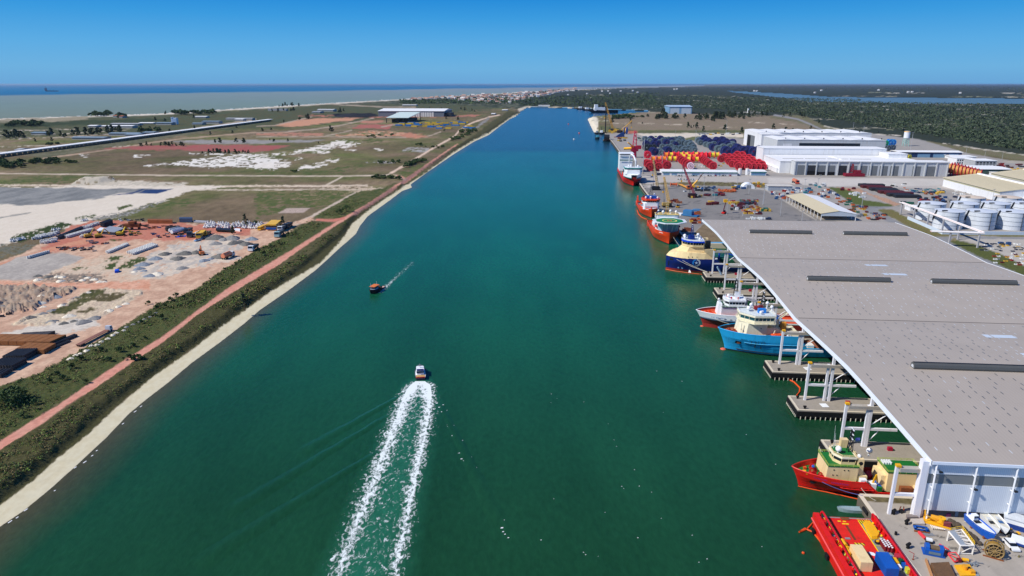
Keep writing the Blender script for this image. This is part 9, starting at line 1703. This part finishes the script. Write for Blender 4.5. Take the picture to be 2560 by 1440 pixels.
for a,b,w_,m in((1560,590,130,gb),(1780,590,140,gd),(1850,540,150,gd),(1960,530,120,gd),(2040,610,110,gb),(2200,570,160,gd),(1650,545,120,gd),(2110,590,70,gb)):heap(a/4,500+b/4,w_/4,.4,m,"dark gravel heap around the orange excavator","gravel heaps by the excavator")
for a,b,w_,m in((1430,650,140,gb),(1390,690,110,gb),(1500,640,70,gv),(1345,720,60,sh),(1500,760,110,gb),(1570,745,130,sh),(1820,685,120,gv),(1440,710,70,gb)):heap(a/4,500+b/4,w_/4,.36,m,"blue grey gravel heap below the green bushes of the yard","gravel heaps by the bushes")
for a,b,w_,m in((640,1235,90,gd),(735,1215,80,gd),(830,1225,140,gv),(950,1185,120,gv),(690,1165,120,sh),(520,1225,120,gv),(430,1140,90,gv),(520,1110,90,gv),(300,1180,110,gd),(620,1060,80,sh),(560,975,110,gb),(390,1040,120,sh),(880,930,70,sh),(1090,1110,90,sh),(1260,1040,70,sh),(1180,1070,70,sh),(760,980,70,gv),(440,1000,80,sh)):heap(a/4,500+b/4,w_/4,.4,m,"spoil heap along the mounds at the left of the yard road","spoil heaps of the mounds")
rn=random.Random(14)
for k in range(46):heap(rn.uniform(0,180),rn.uniform(716,772),rn.uniform(10,24),.42,rn.choice([M("spoil_pink",S(184,160,142),.95,var=.15),gv,sh,M("spoil_tan",S(170,144,122),.95,var=.2)]),"tan spoil heap in the rubble field at the left edge","spoil heaps of the rubble field","spoil_heap")
for k in range(26):heap(rn.uniform(90,262),rn.uniform(688,707),rn.uniform(9,20),.4,rn.choice([M("spoil_tan",S(170,144,122),.95,var=.2),sh,gd]),"tan spoil heap above the yard road","spoil heaps above the road","spoil_heap")
for k in range(17):q=k/16;heap(176+(386-176)*q+rn.gauss(0,1.5),897+(784-897)*q+rn.gauss(0,1.5),17-6*q,.5,sh if k<11 else gv,"pale sand heap in the line along the bank","sand heaps along the bank","sand_heap")
plate_r=M("plate_rust",S(140,92,52),.85,.05,var=.25,fine=2,dirt=S(120,76,50),dirt_amt=.7,streak=False);plate_d=M("plate_dark",S(70,66,66),.7,.1,var=.25)
def platestack(label,a,b,c,cols_,h,mat):
 A,B,C2=[Vector((*U(*p),0))for p in(a,b,c)];s=C2-A;t=thing("steel_stack",label,"steel stack",tuple(A));e=B-A
 for i in range(cols_):
  mb=MB();o=s*(i/cols_);q=s*((i+.94)/cols_);
  for z0,z1,g in((.25,h*.3,0),(h*.32,h*.62,.012),(h*.64,h,.0)):vs=[o,o+e,q+e,q];mb.add([v+Vector((0,0,z0))for v in vs]+[v+Vector((0,0,z1))for v in vs],[(3,2,1,0),(4,5,6,7),(0,1,5,4),(1,2,6,5),(2,3,7,6),(3,0,4,7)])
  part("bundle",mb,mat,t)
 mb=MB()
 for f in(.1,.5,.9):mb.bar(A*0+e*f+Vector((0,0,.12)),s+e*f+Vector((0,0,.12)),.3)
 part("bearer",mb,dark_steel,t)
platestack("wide stack of rusty steel piles at the left edge",(-40,864),(5,846),(128,866),8,2.0,plate_r);platestack("smaller stack of rusty steel piles in front of the wide one",(40,884),(72,867),(112,886),5,1.9,plate_r);platestack("dark stack behind the rusty piles",(30,851),(60,838),(112,846),4,1.2,plate_d)
pipes("pipe_stack","black pipe stack below the rusty steel, upper one",(8,904),(45,885),(62,903),9,3,.42,dkpipe);pipes("pipe_stack","black pipe stack below the rusty steel, lower one",(-30,928),(8,908),(34,928),9,3,.42,dkpipe);pipes("pipe_stack","few long black beams beside the rusty stack",(122,866),(186,840),(130,868),2,1,.6,dkpipe);pipes("pipe_stack","short black beams beside the rusty stack",(135,868),(172,853),(140,870),2,1,.4,dkpipe);pipes("pipe_stack","black pipe ends cut by the left picture edge",(-20,946),(8,930),(6,946),3,2,.45,dkpipe)
heap(887,288,100,.14,M("coal_black",S(34,34,38),.9,var=.3),"long black coal heap left of the big shed",None,"coal_heap")
for k in range(64):
 a,b=rn.uniform(1420,2190),rn.uniform(448,518)
 if b>500 and a<1700:continue
 x,y=U(640+a/4,190+b/4);key="steelwork_"+("blue" if(k*7+int(a/90))%2 else "yellow")
 if key not in CM:CM[key]=crate_mesh(14,5,4,M(key,S(*((50,120,186)if "blue" in key else(214,180,60))),.6,var=.15),'basket')
 one("steel_section",CM[key],None,key[10:]+" steel section in the storage field before the big shed","steel section",(x,y,0),AE+rn.uniform(-.1,.1),key[10:]+" steel sections")
for u,v,lb in((23,786,"small dark hut at the left edge of the spoil field"),(2,792,"brown wreck cut by the left picture edge")):crates((u-1,v,u+1,v+1),1,['dark'],(2.4,1.6,1.2),"left on the spoil field",'basket',"scrap",.3,"scrap_piece")
# ------------------------ thin sea haze over the whole place
hm=bpy.data.materials.new("sea_haze");hm.use_nodes=True;n_=hm.node_tree;n_.nodes.clear();o_n=n_.nodes.new("ShaderNodeOutputMaterial");pvn=n_.nodes.new("ShaderNodeVolumePrincipled");pvn.inputs["Color"].default_value=(.62,.8,1.0,1);pvn.inputs["Density"].default_value=1.6e-5;pvn.inputs["Anisotropy"].default_value=.3;n_.links.new(pvn.outputs[0],o_n.inputs["Volume"])
mb=MB();mb.box(-70000,-600,-8,70000,90000,106);hz=struct("haze",mb,hm,"stuff")
